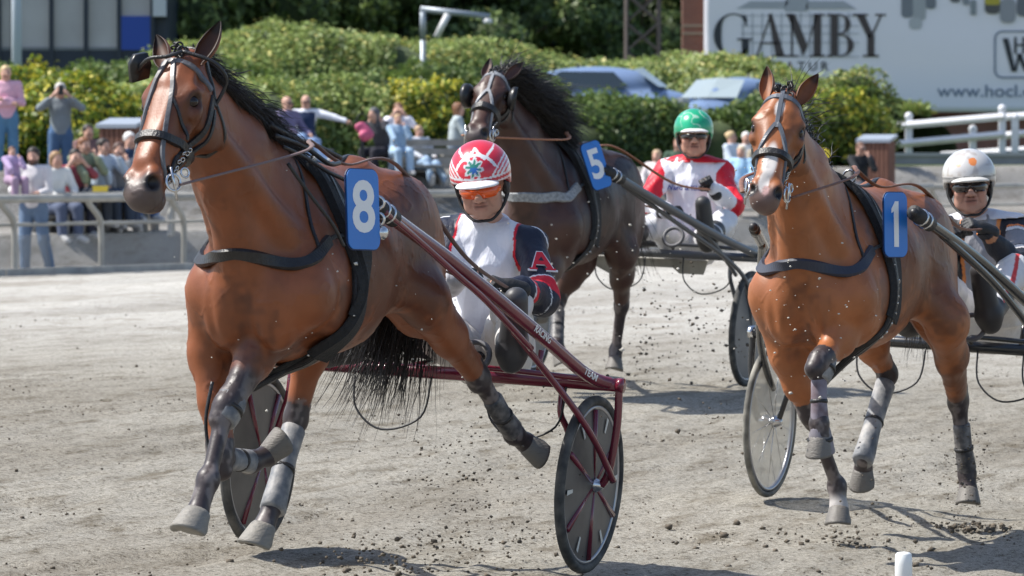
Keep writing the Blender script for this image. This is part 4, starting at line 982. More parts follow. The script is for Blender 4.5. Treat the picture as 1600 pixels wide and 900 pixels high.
def sulky(fr, label, o):
    A = fr.at; root = thing('sulky', label, 'sulky', (0, 0, 0), 0, 'two-wheeled racing sulkies'); fr.seat(root); pm = o['paint']; W = .72; R_ = o.get('R', .357)
    for s in (1, -1):
        wm = wheel(root, (0, s*W, R_), (0, s, -.02), R_, o.get('wheel', 'disc'), pm)
        # fork
        zb = o.get('zb', .76)
        MB().tube(smooth_path([(0, s*(W+.105), zb), (.0, s*(W+.105), zb-.16), (.0, s*(W+.08), R_+.06), (0, s*(W+.05), R_)], 5), .0165, 9).build('fork_arm', pm, root, True)
        MB().tube(smooth_path([(.0, s*(W-.13), zb), (.02, s*(W-.13), zb-.12), (.0, s*(W-.10), R_+.20), (0, s*(W-.04), R_)], 5), .0135, 9).build('fork_arm', pm, root, True)
        ctr = o.get('ctr', 0); L0 = max(p[0] for p in o['shaft']); my = lambda p: Vector((p[0], p[1] if s > 0 else 2*ctr*max(p[0], 0)/L0-p[1]+.06*max(p[0], 0)/L0, p[2]-(.10*max(p[0], 0)/L0 if s < 0 else 0))); sp = [my(p) for p in o['shaft']]
        MB().tube(smooth_path(sp, 6), o.get('sr', .026), 12).build('shaft', pm, root, True)
        if o.get('brace'): MB().tube(smooth_path([my(p) for p in o['brace']], 6), o.get('br', .014), 9).build('brace', o.get('brace_mat', pm), root, True)
        if o.get('upper'): MB().tube(smooth_path([my(p) for p in o['upper']], 6), .013, 9).build('stay', o.get('brace_mat', pm), root, True)
        e = sp[0]; d = (sp[0]-sp[1]).normalized()
        rs = .034 if s > 0 else .018
        MB().tube([e-d*.16, e+d*.03], rs, 12).build('shaft_sleeve', mat('black_rubber_grip', (.02, .02, .022), .6, bump=.4, bscale=60), root, True)
        MB().tube([e+d*.02, e+d*.035, e+d*.045], [.022, .020, .010], 10).build('shaft_tip', black_plastic, root, True)
        for kx in (0, .05): MB().ring(e-d*(.05+kx), d, rs, .006, 16, 6).build('clamp', chrome if s > 0 else black_plastic, root, True)
        # footrest (arm and loop)
        f = Vector(o['foot']); f = Vector((f.x, f.y*s, f.z))
        MB().tube(smooth_path([sp[-1].lerp(sp[-2], .25), f+Vector((-.12, 0, -.05)), f+Vector((0, 0, -.07))], 5), .012, 8).build('footrest_arm', pm, root, True)
        MB().ring(f, (1, 0, .5), .062, .012, 22, 8).build('footrest', mat('grey_stirrup', (.12, .12, .13), .5), root, True)
    zb = o.get('zb', .76)
    bm_ = MB().tube([(0, -(W+.115), zb), (0, W+.115, zb)], .027, 12); bm_.build('cross_beam', pm, root, True)
    for s in (1, -1): MB().tube([(0, s*(W+.10), zb), (0, s*(W+.125), zb)], .030, 10).build('beam_cap', chrome if o.get('caps') else pm, root, True)
    for s in (1, -1): MB().tube([(0.0, s*.48, zb+.02), (.0, s*.49, zb+.12)], .012, 8).build('strut', pm, root, True)
    # seat on two bars behind the beam
    for s in (1, -1): MB().tube([(0, s*.12, zb), (-.42, s*.10, zb+.03)], .014, 8).build('seat_bar', pm, root, True)
    v = Vol((-.62, -.3, zb-.05), (-.1, .3, zb+.2), .01, .05); v.ecap((-.22, 0, zb+.065), (-.42, 0, zb+.07), (.17, .035), (.19, .035), (0, 1, 0), .03); v.ecap((-.50, 0, zb+.08), (-.53, 0, zb+.14), (.17, .03), (.15, .02), (0, 1, 0), .04)
    V, F = v.mesh(); mesh_obj('seat', V, F, mat('black_seat_vinyl', (.025, .025, .028), .5), root, True)
    if o.get('under'):   # mud guard below the seat
        MB().extr([(-.42, .0), (.42, .0), (.38, -.10), (.22, -.10), (.18, -.06), (-.16, -.06), (-.24, -.13), (-.36, -.06)], basis((-.06, 0, zb-.03), (0, 1, 0), (.5, 0, 1)), .012).build('mud_guard', mat('grey_canvas', (.30, .29, .26), .8, noise=.3, nscale=8), root)
    for i in range(o.get('cables', 2)):
        y0 = [.28, -.30, .5][i]; MB().tube(smooth_path([(.02, y0, zb-.02), (.05, y0+.02, zb-.16), (.06, y0+.14, zb-.24), (.04, y0+.30, zb-.18), (.02, y0+.33, zb-.02)], 6), .0045, 6).build('cable', black_plastic, root, True)
    return root
burgundy = mat('burgundy_paint', (.15, .010, .028), .25, noise=.15, nscale=12, spec=.6, coat=.5)
blackpaint = mat('black_gloss_paint', (.02, .021, .024), .25, coat=.4)
greypaint = mat('dark_grey_tube', (.11, .115, .125), .35, .3)
g8 = Frame(-.38, 20.62, .037, math.radians(21), .05); A = g8.at
def sym(p): return Vector((p.x, abs(p.y), p.z))
print('sulky8 shaft', [tuple(round(c, 2) for c in A(*q)) for q in ((588, 322, 1.72), (720, 418, 1.10), (840, 518, .52), (928, 592, .03), (990, 605, 0), (945, 765, 0), (530, 560, 0))])
print('wheel px', g8.px((0, .72, .357)), g8.px((0, .72, 0)), g8.px((0, -.72, 0)), g8.px((0, .72, .714)))
ctr8 = g8.loc(f8.wl((.32, 0, 1.4))).y
s8 = sulky(g8, 'burgundy racing sulky with dark disc wheels behind horse number 8', dict(ctr=ctr8, paint=burgundy, shaft=[A(588, 322, 1.72), A(640, 360, 1.42), A(720, 420, 1.05), A(840, 520, .50), A(915, 584, .12), A(955, 600, .0)],
    brace=[A(752, 450, .80), A(800, 515, .58), A(860, 590, .36), A(905, 650, .24), A(935, 700, .12), A(958, 752, .0)], foot=(.40, .36, .86),
    upper=[A(600, 330, 1.70), A(650, 372, 1.40), A(715, 430, 1.1), A(760, 470, .9), A(830, 545, .6)], brace_mat=burgundy))
for i, (t0, txt) in enumerate(((.62, 'SOLVALLA TEAM'), (.87, 'PEGASUS'))): pass
def shaft_text(root, pts, txt, size, m, t, r=.027, up=(0, 0, 1)):
    path = smooth_path(pts, 10); i = int(t*(len(path)-2)); p = path[i]; d = (path[i+1]-path[i]).normalized(); n = Vector((.95, .35, .25)); n = (n-d*n.dot(d)).normalized()
    text_obj('lettering', txt, size, basis(p+n*(r+.001), d, n.cross(d)), m, root, .01, .0008)
shp8 = [A(588, 322, 1.72), A(640, 360, 1.42), A(720, 420, 1.05), A(840, 520, .50), A(915, 584, .12), A(955, 600, .0)]
MB().tube(smooth_path([p+Vector((.005, .012, .022)) for p in shp8[:4]], 6), .0045, 6).build('pinstripe', white_paint, s8, True)
for t_, w_ in ((.615, 'RACING'), (.82, 'TEAM')): shaft_text(s8, shp8, w_, .036, white_paint, t_)
g1 = Frame(1.86, 23.72, .026, math.radians(22), .05); A = g1.at
s1 = sulky(g1, 'black racing sulky with clear wire wheels behind horse number 1', dict(ctr=g1.loc(f1.wl((.32, 0, 1.4))).y, paint=blackpaint, wheel='wire', bare=0, zb=.77, sr=.024, caps=1,
    shaft=[A(1432, 335, 1.75), A(1520, 398, 1.1), A(1600, 468, .6), A(1672, 535, .12), A(1700, 548, .0)], brace=[A(1470, 365, 1.45), A(1560, 450, .9), A(1640, 560, .35), A(1668, 640, 0)], br=.017, foot=(.40, .36, .88), cables=3))
g5 = Frame(.79, 32.25, .24, math.radians(20), .04); A = g5.at
s5 = sulky(g5, 'dark grey racing sulky with grey disc wheels and canvas guard behind horse number 5', dict(ctr=g5.loc(f5.wl((.32, 0, 1.4))).y, paint=greypaint, wheel='plain', zb=.81, R=.365,
    shaft=[A(950, 268, 1.75), A(1040, 322, 1.1), A(1120, 368, .5), A(1180, 397, .02)], brace=[A(972, 288, 1.5), A(1060, 350, .9), A(1130, 400, .4), A(1168, 445, .15), A(1172, 515, 0)], upper=[A(1050, 325, 1.0), A(1110, 375, .5), A(1150, 430, .1)], foot=(.42, .34, .93), under=1, caps=1))
# ================================================================== drivers
def driver(fr, label, pts, hf, hu, o):
    A = fr.at; J = {k: A(*p) for k, p in pts.items()}
    p = Person(J, fr.dir(hf), fr.dir(hu), o.get('scale', 1.0), h=o.get('h', .006), fat=o.get('fat', 1.0)); p.hk = 1.12
    root = thing('person', label, 'driver', (0, 0, 0), 0, 'race drivers on their sulkies'); fr.seat(root)
    p.body(root, skin=o.get('skin', (.50, .27, .19)), hands=o['hands'], dark=o.get('beard'))
    nk = p.J['neck']+p.hu*.005; 
    p.piece('race_jacket', root, ['torso', 'armL', 'armR'], .016, o['jacket'](p), smoothcloth, cuts=[(p.J['neck']+p.cu*.030, p.cu), (p.J['pel']-p.cu*.10, -p.cu)], wr=.013, h=.006)
    p.piece('trousers', root, ['pelvis', 'legL', 'legR'], .014, o['trousers'](p), smoothcloth, wr=.011, t_leg=.8)
    for q in 'LR':
        p.piece('boot', root, ['foot'+q, 'shin'+q], .016, o['boots'], mat('boot_leather', attr='Col', rough=.5), wr=.001)
        # glove
        d, pn, cu = o['hands'][q]; w_ = p.J['wr'+q]; v = Vol(w_-.22, w_+.22, .0036, .04); hand_sdf(v, w_, d, pn, 1 if q == 'L' else -1, cu, off=.0025)
        v.cap_(w_-nrm(V3(d))*.045, w_, .036, .032, .01); V, F = v.mesh(); g = mesh_obj('glove', V, F, mat('glove_'+o['key'], o.get('glove', (.014, .014, .016)), .6, noise=.3, nscale=40, bump=.3, bscale=90), root, True)
    gen_helmet(p, root, o['helmet'], o['visor'])
    return p, root
def lerpc(c, mask, col): return c*(1-mask)[:, None]+np.array(col)*mask[:, None]
NAVY = (.014, .018, .036); RED = (.60, .012, .03); WHT = (.70, .71, .74); LGREY = (.68, .69, .75)
def armt(p, V, q):
    d1, t1 = segd(V, p.J['sh'+q], p.J['el'+q]); d2, t2 = segd(V, p.J['el'+q], p.J['wr'+q]); return d1, t1, d2, t2
def jacket8(p):
    def f(V):
        c = np.tile(np.array(LGREY), (len(V), 1)); sw = np.linalg.norm(p.J['shL']-p.J['shR'])/2
        X = (V-(p.J['shL']+p.J['shR'])/2)@np.stack([p.cl, p.cf, p.cu], 1)
        yoke = np.abs(X[:, 0])-(sw*.62-.35*np.maximum(X[:, 2]*-1, 0)*.4); 
        for q in 'LR':
            d1, t1, d2, t2 = armt(p, V, q); side = 1 if q == 'L' else -1
            arm = (np.minimum(d1, d2) < .082)*((X[:, 0]*side > sw*.82)); yk = (X[:, 0]*side > sw*.74+np.maximum(-X[:, 2]-.05, 0)*.35)*(X[:, 2] > -.16)
            pip = (X[:, 0]*side > sw*.74+np.maximum(-X[:, 2]-.05, 0)*.35-.010)*(X[:, 2] > -.16)
            c = lerpc(c, (pip*1.0), RED); c = lerpc(c, np.maximum(arm, yk)*1.0, NAVY)
            up = arm*(d1 < d2+.004); c = lerpc(c, up*((t1 > .80)*(t1 < 1.0))*1.0, RED); c = lerpc(c, up*((t1 > .775)*(t1 < .80))*1.0, WHT)
            fo = arm*(d2 < d1-.004); c = lerpc(c, fo*((t2 > .06)*(t2 < .10))*1.0, WHT); c = lerpc(c, fo*((t2 > .55)*(t2 < .63))*1.0, RED); c = lerpc(c, fo*((t2 > .63)*(t2 < .66))*1.0, WHT)
            # pale piping down the outside of the sleeve
            o_ = (V-p.J['sh'+q])@p.cl*side; c = lerpc(c, up*(np.abs((V-p.J['sh'+q])@p.cf) < .006)*(o_ > 0)*1.0, WHT)
        return c
    return f
def helmet8(X):
    c = np.tile(np.array((.58, .02, .045)), (len(X), 1)); x, y, z = X[:, 0], X[:, 1], X[:, 2]
    c = lerpc(c, (z < .035)*1.0, (.42, .012, .03)); 
    for zz in (.030, .048): c = lerpc(c, (np.abs(z-zz-.15*np.maximum(-y, 0)) < .0035)*1.0, WHT)
    ax = np.abs(x); 
    for k in range(5):
        u = z*.75-ax*1.05+.02+k*.016; c = lerpc(c, (np.abs(u) < .0036)*(ax > .045)*(z > .05)*(y > -.08)*1.0, WHT)
    # zig-zag crown mark
    w = np.abs(((x/.034) % 2)-1)*.030; u = z+y*-.0-(.128+w-.015); c = lerpc(c, (np.abs(u) < .006)*(ax < .062)*(y > -.02)*1.0, WHT)
    c = lerpc(c, (np.abs(np.sqrt((x/1.0)**2+((z-.052)*1.0)**2)-.075) < .004)*(y > .03)*(z > .08)*1.0, WHT)
    # round crest: pale patch with blue and green inside
    r = np.sqrt((x+.006)**2+((z-.086))**2); jag = .006*np.sin(8*np.arctan2(z-.086, x+.006)); f = (y > .02)
    c = lerpc(c, (r+jag < .032)*f*1.0, (.62, .66, .68)); c = lerpc(c, (r+jag*1.4 < .022)*f*1.0, (.03, .22, .16)); c = lerpc(c, (np.sqrt((x+.004)**2+(z-.080)**2)+jag*.6 < .012)*f*1.0, (.02, .12, .42))
    return c
d8 = lambda w_: g8.dir(w_)
P8 = dict(head=(752, 289, -.22), neck=(762, 352, -.32), shL=(830, 378, -.34), shR=(702, 368, -.30), elL=(848, 468, -.12), wrL=(800, 448, .14), elR=(690, 450, -.05), wrR=(716, 428, .26),
          pel=(762, 545, -.40), hpL=(792, 552, -.34), hpR=(735, 552, -.34), knL=(800, 478, .10), anL=(800, 548, .42), toL=(806, 468, .50), knR=(650, 502, .05), anR=(548, 543, .38), toR=(512, 556, .46))
p8, dr8 = driver(g8, 'driver in white and navy silks with striped red helmet and orange sunglasses', P8, (-.10, -1, -.24), (-.12, -.22, 1),
    dict(key='8', scale=1.03, fat=1.05, jacket=jacket8, trousers=lambda p: (lambda V: np.tile(np.array((.60, .58, .56)), (len(V), 1))), boots=(.05, .05, .055), helmet=helmet8, visor=(.74, .74, .74), beard=((.30, .20, .16), .35),
         hands=dict(L=(d8((-.85, -.35, .30)), d8((-.3, .3, -1)), 1.1), R=(d8((.6, -.6, .1)), d8((0, .2, -1)), 1.2))))
p8.glasses(dr8, (.75, .10, .01), 'orange_lens', z=.0, hgt=.020)
# sleeve letter A, name print
def slab_A(s=1.0):
    o = [(-.5,-.5),(-.2,-.5),(-.2,-.42),(-.27,-.42),(-.21,-.2),(.13,-.2),(.20,-.42),(.12,-.42),(.12,-.5),(.52,-.5),(.52,-.42),(.43,-.42),(.12,.5),(-.10,.5),(-.40,-.42),(-.5,-.42)]
    return [(x*s, y*s) for x, y in o]
sh, el = Vector(p8.J['shL']), Vector(p8.J['elL']); dd = (el-sh).normalized(); cam_l = g8.loc(Vector((0, 0, HC)))
def face_patch(c, upv, off):
    n = (cam_l-Vector(c)); n = n.normalized(); n = (n-Vector(upv)*n.dot(Vector(upv))).normalized(); return n
c0 = sh.lerp(el, .52); nA = face_patch(c0, dd, 0); nA = (nA*.9+Vector(p8.cl)*.35).normalized()
MA = basis(c0+nA*.068, (-dd).cross(nA), -dd)
a_o = MB(); 
for pts, z_, m_, nm in ((slab_A(.105), .0015, RED, 'sleeve_letter'),):
    outer = [(x*1.16, y*1.12) for x, y in slab_A(.105)]
    w_ = MB().extr(outer, MA @ Matrix.Translation((0, 0, -.004)), .004).build('sleeve_letter', mat('white_cloth', (.72, .72, .72), .7), dr8)
    MB().extr(pts, MA, .002).build('letter_face', mat('red_cloth', RED, .7), w_)
    MB().extr([(-.035*.105/.105*.3, .012), (.012, .012), (.004, .038)], MA @ Matrix.Translation((.0, -.012, .0)), .0025).build('letter_gap', mat('navy_cloth', NAVY, .7), w_)
cc = p8.J['neck']*.60+p8.J['pel']*.40+p8.cl*.062+p8.cf*.118; Mt = basis(cc+p8.cf*.012, p8.cl, p8.cu)
text_obj('name_print', 'Bobo', .028, Mt, mat('dark_print', (.03, .03, .05), .7), dr8, .012, .001); text_obj('name_print', 'Johansson', .024, Mt @ Matrix.Translation((0, -.026, 0)), mat('dark_print'), dr8, .012, .001)
# ---- driver of number five
def jacket5(p):
    def f(V):
        c = np.tile(np.array((.74, .74, .80)), (len(V), 1)); sw = np.linalg.norm(p.J['shL']-p.J['shR'])/2; X = (V-(p.J['shL']+p.J['shR'])/2)@np.stack([p.cl, p.cf, p.cu], 1)
        for q in 'LR':
            d1, t1, d2, t2 = armt(p, V, q); side = 1 if q == 'L' else -1; arm = (np.minimum(d1, d2) < .085)*(X[:, 0]*side > sw*.90+np.maximum(X[:, 2], 0)*.8)
            c = lerpc(c, arm*1.0, RED); fo = arm*(d2 < d1-.004)*(t2 > .25); c = lerpc(c, fo*1.0, (.74, .74, .80))
        c = lerpc(c, ((X[:, 2] > .075)*(np.abs(X[:, 0]) < .07))*1.0, RED)
        s_ = np.abs(X[:, 0]-.11-(X[:, 2]+.42)*-.3) < .012; c = lerpc(c, s_*(X[:, 2] < -.30)*1.0, RED)
        return c
    return f
def helmet5(X):
    n = vnoise(X, 22, 9); c = np.tile(np.array((.01, .36, .18)), (len(X), 1)); c = c*(1+.25*n)[:, None]
    c = lerpc(c, (np.abs(n) < .06)*(X[:, 2] > .05)*.7, (.45, .62, .52)); return c
d5 = lambda w_: g5.dir(w_)
P5 = dict(head=(1084, 214, -.30), neck=(1084, 254, -.38), shL=(1128, 268, -.38), shR=(1043, 266, -.36), elL=(1148, 322, -.14), wrL=(1113, 296, .12), elR=(1008, 318, -.10), wrR=(1042, 330, .18),
          pel=(1084, 378, -.44), hpL=(1104, 380, -.36), hpR=(1064, 380, -.36), knL=(1132, 348, .02), anL=(1104, 372, .42), toL=(1098, 318, .48), knR=(1024, 352, .05), anR=(975, 372, .45), toR=(965, 335, .5))
p5, dr5 = driver(g5, 'driver in white silks with red sleeves and green helmet behind number 5', P5, (0, -1, .02), (0, 0, 1),
    dict(key='5', scale=1.02, fat=1.1, h=.008, jacket=jacket5, trousers=lambda p: (lambda V: np.tile(np.array((.68, .68, .70)), (len(V), 1))), boots=(.04, .04, .042), helmet=helmet5, visor=(.76, .76, .76),
         hands=dict(L=(d5((-.55, -.3, .75)), d5((.2, -.6, -.4)), .9), R=(d5((.6, -.5, .2)), d5((0, .2, -1)), 1.2))))
p5.glasses(dr5, (.02, .012, .012), 'dark_lens', z=.004, hgt=.017)
p5.piece('collar', dr5, ['torso'], .026, RED, smoothcloth, cuts=[(p5.J['neck']+p5.cu*.048, p5.cu), (p5.J['neck']+p5.cu*.012, -p5.cu)], wr=0, h=.006)
cc = p5.J['neck']*.72+p5.J['pel']*.28+p5.cf*.150; text_obj('chest_print', 'Ward & Kleina', .046, basis(cc+p5.cf*.012, p5.cl, p5.cu), mat('blue_print', (.03, .05, .30), .7), dr5, .015, .001)
# ---- driver of number one
def jacket1(p):
    def f(V):
        c = np.tile(np.array((.016, .018, .026)), (len(V), 1)); sw = np.linalg.norm(p.J['shL']-p.J['shR'])/2; X = (V-(p.J['shL']+p.J['shR'])/2)@np.stack([p.cl, p.cf, p.cu], 1)
        ch = (np.abs(X[:, 0]) < sw*.55)*(X[:, 1] > 0)*(X[:, 2] > -.30); c = lerpc(c, ch*1.0, (.26, .26, .28)); e = (np.abs(np.abs(X[:, 0])-sw*.55) < .008)*(X[:, 1] > 0)*(X[:, 2] > -.32)
        c = lerpc(c, e*1.0, (.65, .22, .06))
        for q in 'LR':
            d1, t1, d2, t2 = armt(p, V, q); side = 1 if q == 'L' else -1; arm = (np.minimum(d1, d2) < .085)*(X[:, 0]*side > sw*.82); up = arm*(d1 < d2+.004); fo = arm*(d2 < d1-.004)
            c = lerpc(c, up*((np.abs(t1-.18) < .03)+(np.abs(t1-.62) < .03) > 0)*1.0, (.62, .60, .60)); c = lerpc(c, up*(t1 > .22)*(t1 < .58)*1.0, (.20, .20, .22)); c = lerpc(c, up*(np.abs(t1-.13) < .015)*1.0, (.70, .20, .06))
            c = lerpc(c, fo*(np.abs(t2-.85) < .04)*1.0, (.45, .20, .10))
        return c
    return f
def helmet1(X):
    x, y, z = X[:, 0], X[:, 1], X[:, 2]; c = np.tile(np.array((.52, .51, .50)), (len(X), 1)); n = vnoise(X, 30, 19)
    c = lerpc(c, sst(.25, .5, vnoise(X, 45, 29))*(z > .05)*.45, (.30, .24, .20))
    c = lerpc(c, (z < .045)*.8, (.36, .35, .34)); c = lerpc(c, ((np.sqrt((x-.02)**2+(z-.105)**2)+.01*n) < .018)*(y > .0)*1.0, (.68, .22, .06)); c = lerpc(c, ((np.sqrt((x+.045)**2+(z-.10)**2)+.008*n) < .016)*(y > 0)*.8, (.70, .35, .2))
    c = lerpc(c, (np.abs(z-.042) < .004)*1.0, (.2, .2, .2)); return c*(1+.08*n)[:, None]
d1_ = lambda w_: g1.dir(w_)
P1 = dict(head=(1515, 292, -.26), neck=(1528, 345, -.36), shL=(1588, 358, -.36), shR=(1486, 362, -.34), elL=(1592, 428, -.06), wrL=(1538, 358, .16), elR=(1462, 430, -.10), wrR=(1484, 372, .16),
          pel=(1548, 505, -.44), hpL=(1572, 508, -.36), hpR=(1520, 508, -.36), knL=(1583, 425, .06), anL=(1545, 492, .42), toL=(1532, 425, .5), knR=(1478, 452, .10), anR=(1420, 505, .52), toR=(1400, 500, .62))
def trousers1(p):
    def f(V):
        c = np.tile(np.array((.66, .65, .66)), (len(V), 1)); 
        for q in 'L': d, t = segd(V, p.J['kn'+q], p.J['an'+q]); c = lerpc(c, (np.abs((V-p.J['kn'+q])@p.cl-.03) < .009)*(d < .09)*1.0, (.55, .05, .05))
        return c
    return f
p1, dr1 = driver(g1, 'driver in dark jacket with scuffed silver helmet behind number 1 at right edge', P1, (-.05, -1, -.02), (-.06, 0, 1),
    dict(key='1', scale=1.0, fat=1.0, h=.0065, jacket=jacket1, trousers=trousers1, boots=(.035, .033, .035), helmet=helmet1, visor=(.52, .51, .48), skin=(.44, .24, .18),
         hands=dict(L=(d1_((-.75, -.4, .35)), d1_((-.2, .5, -.9)), 1.0), R=(d1_((.3, -.6, .5)), d1_((.2, .2, -1)), 1.2))))
p1.glasses(dr1, (.008, .008, .009), 'dark_lens', z=.006, hgt=.022)
p1.piece('collar', dr1, ['torso'], .026, (.65, .65, .70), smoothcloth, cuts=[(p1.J['neck']+p1.cu*.052, p1.cu), (p1.J['neck']+p1.cu*.015, -p1.cu)], wr=0, h=.006)
# ---- reins
def reins(hz, p, gfr, m, via, rr=.008):
    fr = hz['fr']; H_ = hz['hp']
    for q, s in (('L', 1), ('R', -1)):
        hnd = fr.loc(gfr.wl(p.J['wr'+q]+nrm(V3((1, 0, 0)))*.06)); Z = hz['Z']
        pts = [H_(.505, s*.10, -.11)]+[Vector((a, b*s, z)) for a, b, z in via(hz)]+[Vector((.30, s*.09, Z(1.655))), Vector((.05, s*.12, Z(1.575))), Vector((-.35, s*.17, Z(1.575)))]+[Vector((-.35, s*.17, Z(1.575))).lerp(hnd, .6)-Vector((0, 0, .06)), hnd]
        rein(hz, s, pts, m, 'rein', rr)
via = lambda hz: [(.80, .24, hz['Z'](1.62)), (.55, .17, hz['Z'](1.66))]
reins(h8, p8, g8, mat('grey_brown_rein', (.19, .13, .12), .6), via, .010)
reins(h1, p1, g1, brownleather, via, .011)
reins(h5, p5, g5, mat('orange_rein', (.36, .16, .09), .6), via, .013)
# ================================================================== ground, dirt
def ground():
    xs = np.concatenate([-np.geomspace(600, 12, 26), np.arange(-11, -5.5, .35), np.arange(-5.4, 6.2, .045), np.arange(6.5, 22, .4), np.geomspace(24, 600, 22)])
    ys = np.concatenate([-np.geomspace(60, 6, 8), np.arange(2, 16, .5), np.arange(16, 36, .05), np.arange(36, 60, .16), np.arange(60, 110, .4), np.geomspace(112, 1500, 30)])
    X, Y = np.meshgrid(xs, ys, indexing='ij'); Z = ground_z(X, Y)
    wd = wdist(X, Y); tr = 1-sst(-1.5, 0, wd)
    a = X*.342+Y*.94; u = -.94*X+.342*Y; near = sst(40, 26, Y)
    S3 = np.stack([a, u, a*0], -1)
    Z = Z + tr*(vnoise(S3*np.array([.35, 2.2, 1]), 1.6, 1)*.010 + near*(vnoise(S3*np.array([.6, 2.5, 1]), 5, 2)*.007 + vnoise(S3*np.array([.8, 1.6, 1]), 14, 3)*.006 - .018*sst(.35, .8, vnoise(S3*np.array([.6, 1.0, 1]), 4.5, 6))))
    V = np.stack([X, Y, Z], -1).reshape(-1, 3); nx, ny = X.shape; i = np.arange(nx*ny).reshape(nx, ny)
    F = np.stack([i[:-1, :-1], i[1:, :-1], i[1:, 1:], i[:-1, 1:]], -1).reshape(-1, 4)
    m = bpy.data.materials.new('ground_surface'); m.use_nodes = True; t = m.node_tree; N = t.nodes; L = t.links; b = N['Principled BSDF']; b.inputs['Roughness'].default_value = .92; b.inputs['Specular IOR Level'].default_value = .2
    tc = N.new('ShaderNodeTexCoord'); mp = N.new('ShaderNodeMapping'); mp.inputs['Rotation'].default_value = (0, 0, math.radians(20)); L.new(tc.outputs['Object'], mp.inputs[0])
    mp2 = N.new('ShaderNodeMapping'); mp2.inputs['Scale'].default_value = (1, .22, 1); L.new(mp.outputs[0], mp2.inputs[0])
    def noise(sc, det, vec, rough=.6): n = N.new('ShaderNodeTexNoise'); n.inputs['Scale'].default_value = sc; n.inputs['Detail'].default_value = det; n.inputs['Roughness'].default_value = rough; L.new(vec.outputs[0], n.inputs['Vector']); return n.outputs['Fac']
    def ramp(src, stops):
        r = N.new('ShaderNodeValToRGB'); r.color_ramp.elements[0].position = stops[0][0]; r.color_ramp.elements[0].color = (*stops[0][1], 1); r.color_ramp.elements[1].position = stops[-1][0]; r.color_ramp.elements[1].color = (*stops[-1][1], 1)
        for p_, c_ in stops[1:-1]: e = r.color_ramp.elements.new(p_); e.color = (*c_, 1)
        L.new(src, r.inputs[0]); return r.outputs[0]
    def mul(a_, b_, f=1): x = N.new('ShaderNodeMix'); x.data_type = 'RGBA'; x.blend_type = 'MULTIPLY'; x.inputs[0].default_value = f; L.new(a_, x.inputs[6]); L.new(b_, x.inputs[7]); return x.outputs[2]
    at = N.new('ShaderNodeAttribute'); at.attribute_name = 'Col'
    c = mul(at.outputs['Color'], ramp(noise(.9, 6, mp2), [(.3, (.74, .71, .67)), (.5, (1, 1, 1)), (.72, (1.14, 1.14, 1.14))]))
    c = mul(c, ramp(noise(7, 6, mp2, .7), [(.34, (.58, .54, .48)), (.48, (.97, .965, .955)), (.7, (1.10, 1.10, 1.10))]))
    c = mul(c, ramp(noise(38, 5, mp, .75), [(.37, (.28, .25, .21)), (.47, (.92, .90, .87)), (.7, (1.15, 1.15, 1.15))]))
    c = mul(c, ramp(noise(150, 3, mp, .7), [(.35, (.40, .37, .33)), (.5, (1, 1, 1)), (.66, (1.25, 1.24, 1.22))]))
    L.new(c, b.inputs['Base Color'])
    bp = N.new('ShaderNodeBump'); bp.inputs['Strength'].default_value = .9; bp.inputs['Distance'].default_value = .012
    ad = N.new('ShaderNodeMath'); ad.operation = 'ADD'; L.new(noise(45, 6, mp, .75), ad.inputs[0]); L.new(noise(9, 4, mp2), ad.inputs[1]); L.new(ad.outputs[0], bp.inputs['Height']); L.new(bp.outputs[0], b.inputs['Normal'])
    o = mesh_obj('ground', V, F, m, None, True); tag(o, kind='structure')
    Vf = V; wdv = wdist(Vf[:, 0], Vf[:, 1]); col = np.tile(np.array((.315, .302, .268)), (len(Vf), 1))
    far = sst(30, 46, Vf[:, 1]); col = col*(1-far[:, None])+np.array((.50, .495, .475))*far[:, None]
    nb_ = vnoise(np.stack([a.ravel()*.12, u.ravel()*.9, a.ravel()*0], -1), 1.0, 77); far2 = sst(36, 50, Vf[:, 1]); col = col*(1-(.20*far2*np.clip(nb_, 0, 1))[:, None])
    mm = sst(-.6, -.2, wdv); col = lerpc(col, mm, (.30, .295, .285)); mm = sst(7, 9, wdv); col = lerpc(col, mm, (.07, .10, .03))
    set_col(o, col); return o
ground()
def lumps(name, C_, S_, m, kind='stuff', seed=1, parent=None):
    rg = np.random.default_rng(seed); n = len(C_)
    B = np.array([(1,1,1),(1,-1,-1),(-1,1,-1),(-1,-1,1),(-1,-1,-1),(-1,1,1),(1,-1,1),(1,1,-1)], float)*.62
    q = rg.normal(0, 1, (n, 4)); q /= np.linalg.norm(q, axis=1)[:, None]; w_, x, y, z = q.T
    R = np.stack([1-2*(y*y+z*z), 2*(x*y-z*w_), 2*(x*z+y*w_), 2*(x*y+z*w_), 1-2*(x*x+z*z), 2*(y*z-x*w_), 2*(x*z-y*w_), 2*(y*z+x*w_), 1-2*(x*x+y*y)], -1).reshape(n, 3, 3)
    Bn = B[None]*rg.uniform(.55, 1.3, (n, 8, 3))*S_[:, None, None]; V = np.einsum('nij,nkj->nki', R, Bn)*np.array([1, 1, .75]) + C_[:, None]
    Q = np.array([(0,7,1,6),(0,6,3,5),(0,5,2,7),(4,2,5,3),(4,1,7,2),(4,3,6,1)]); F = (np.arange(n)*8)[:, None, None]+Q[None]
    o = mesh_obj(name, V.reshape(-1, 3), F.reshape(-1, 4).astype(np.int32), m, parent)
    if kind: tag(o, kind=kind)
    return o
clodm = mat('damp_clod', (.115, .095, .072), .95, noise=.4, nscale=25, bump=.5, bscale=120)
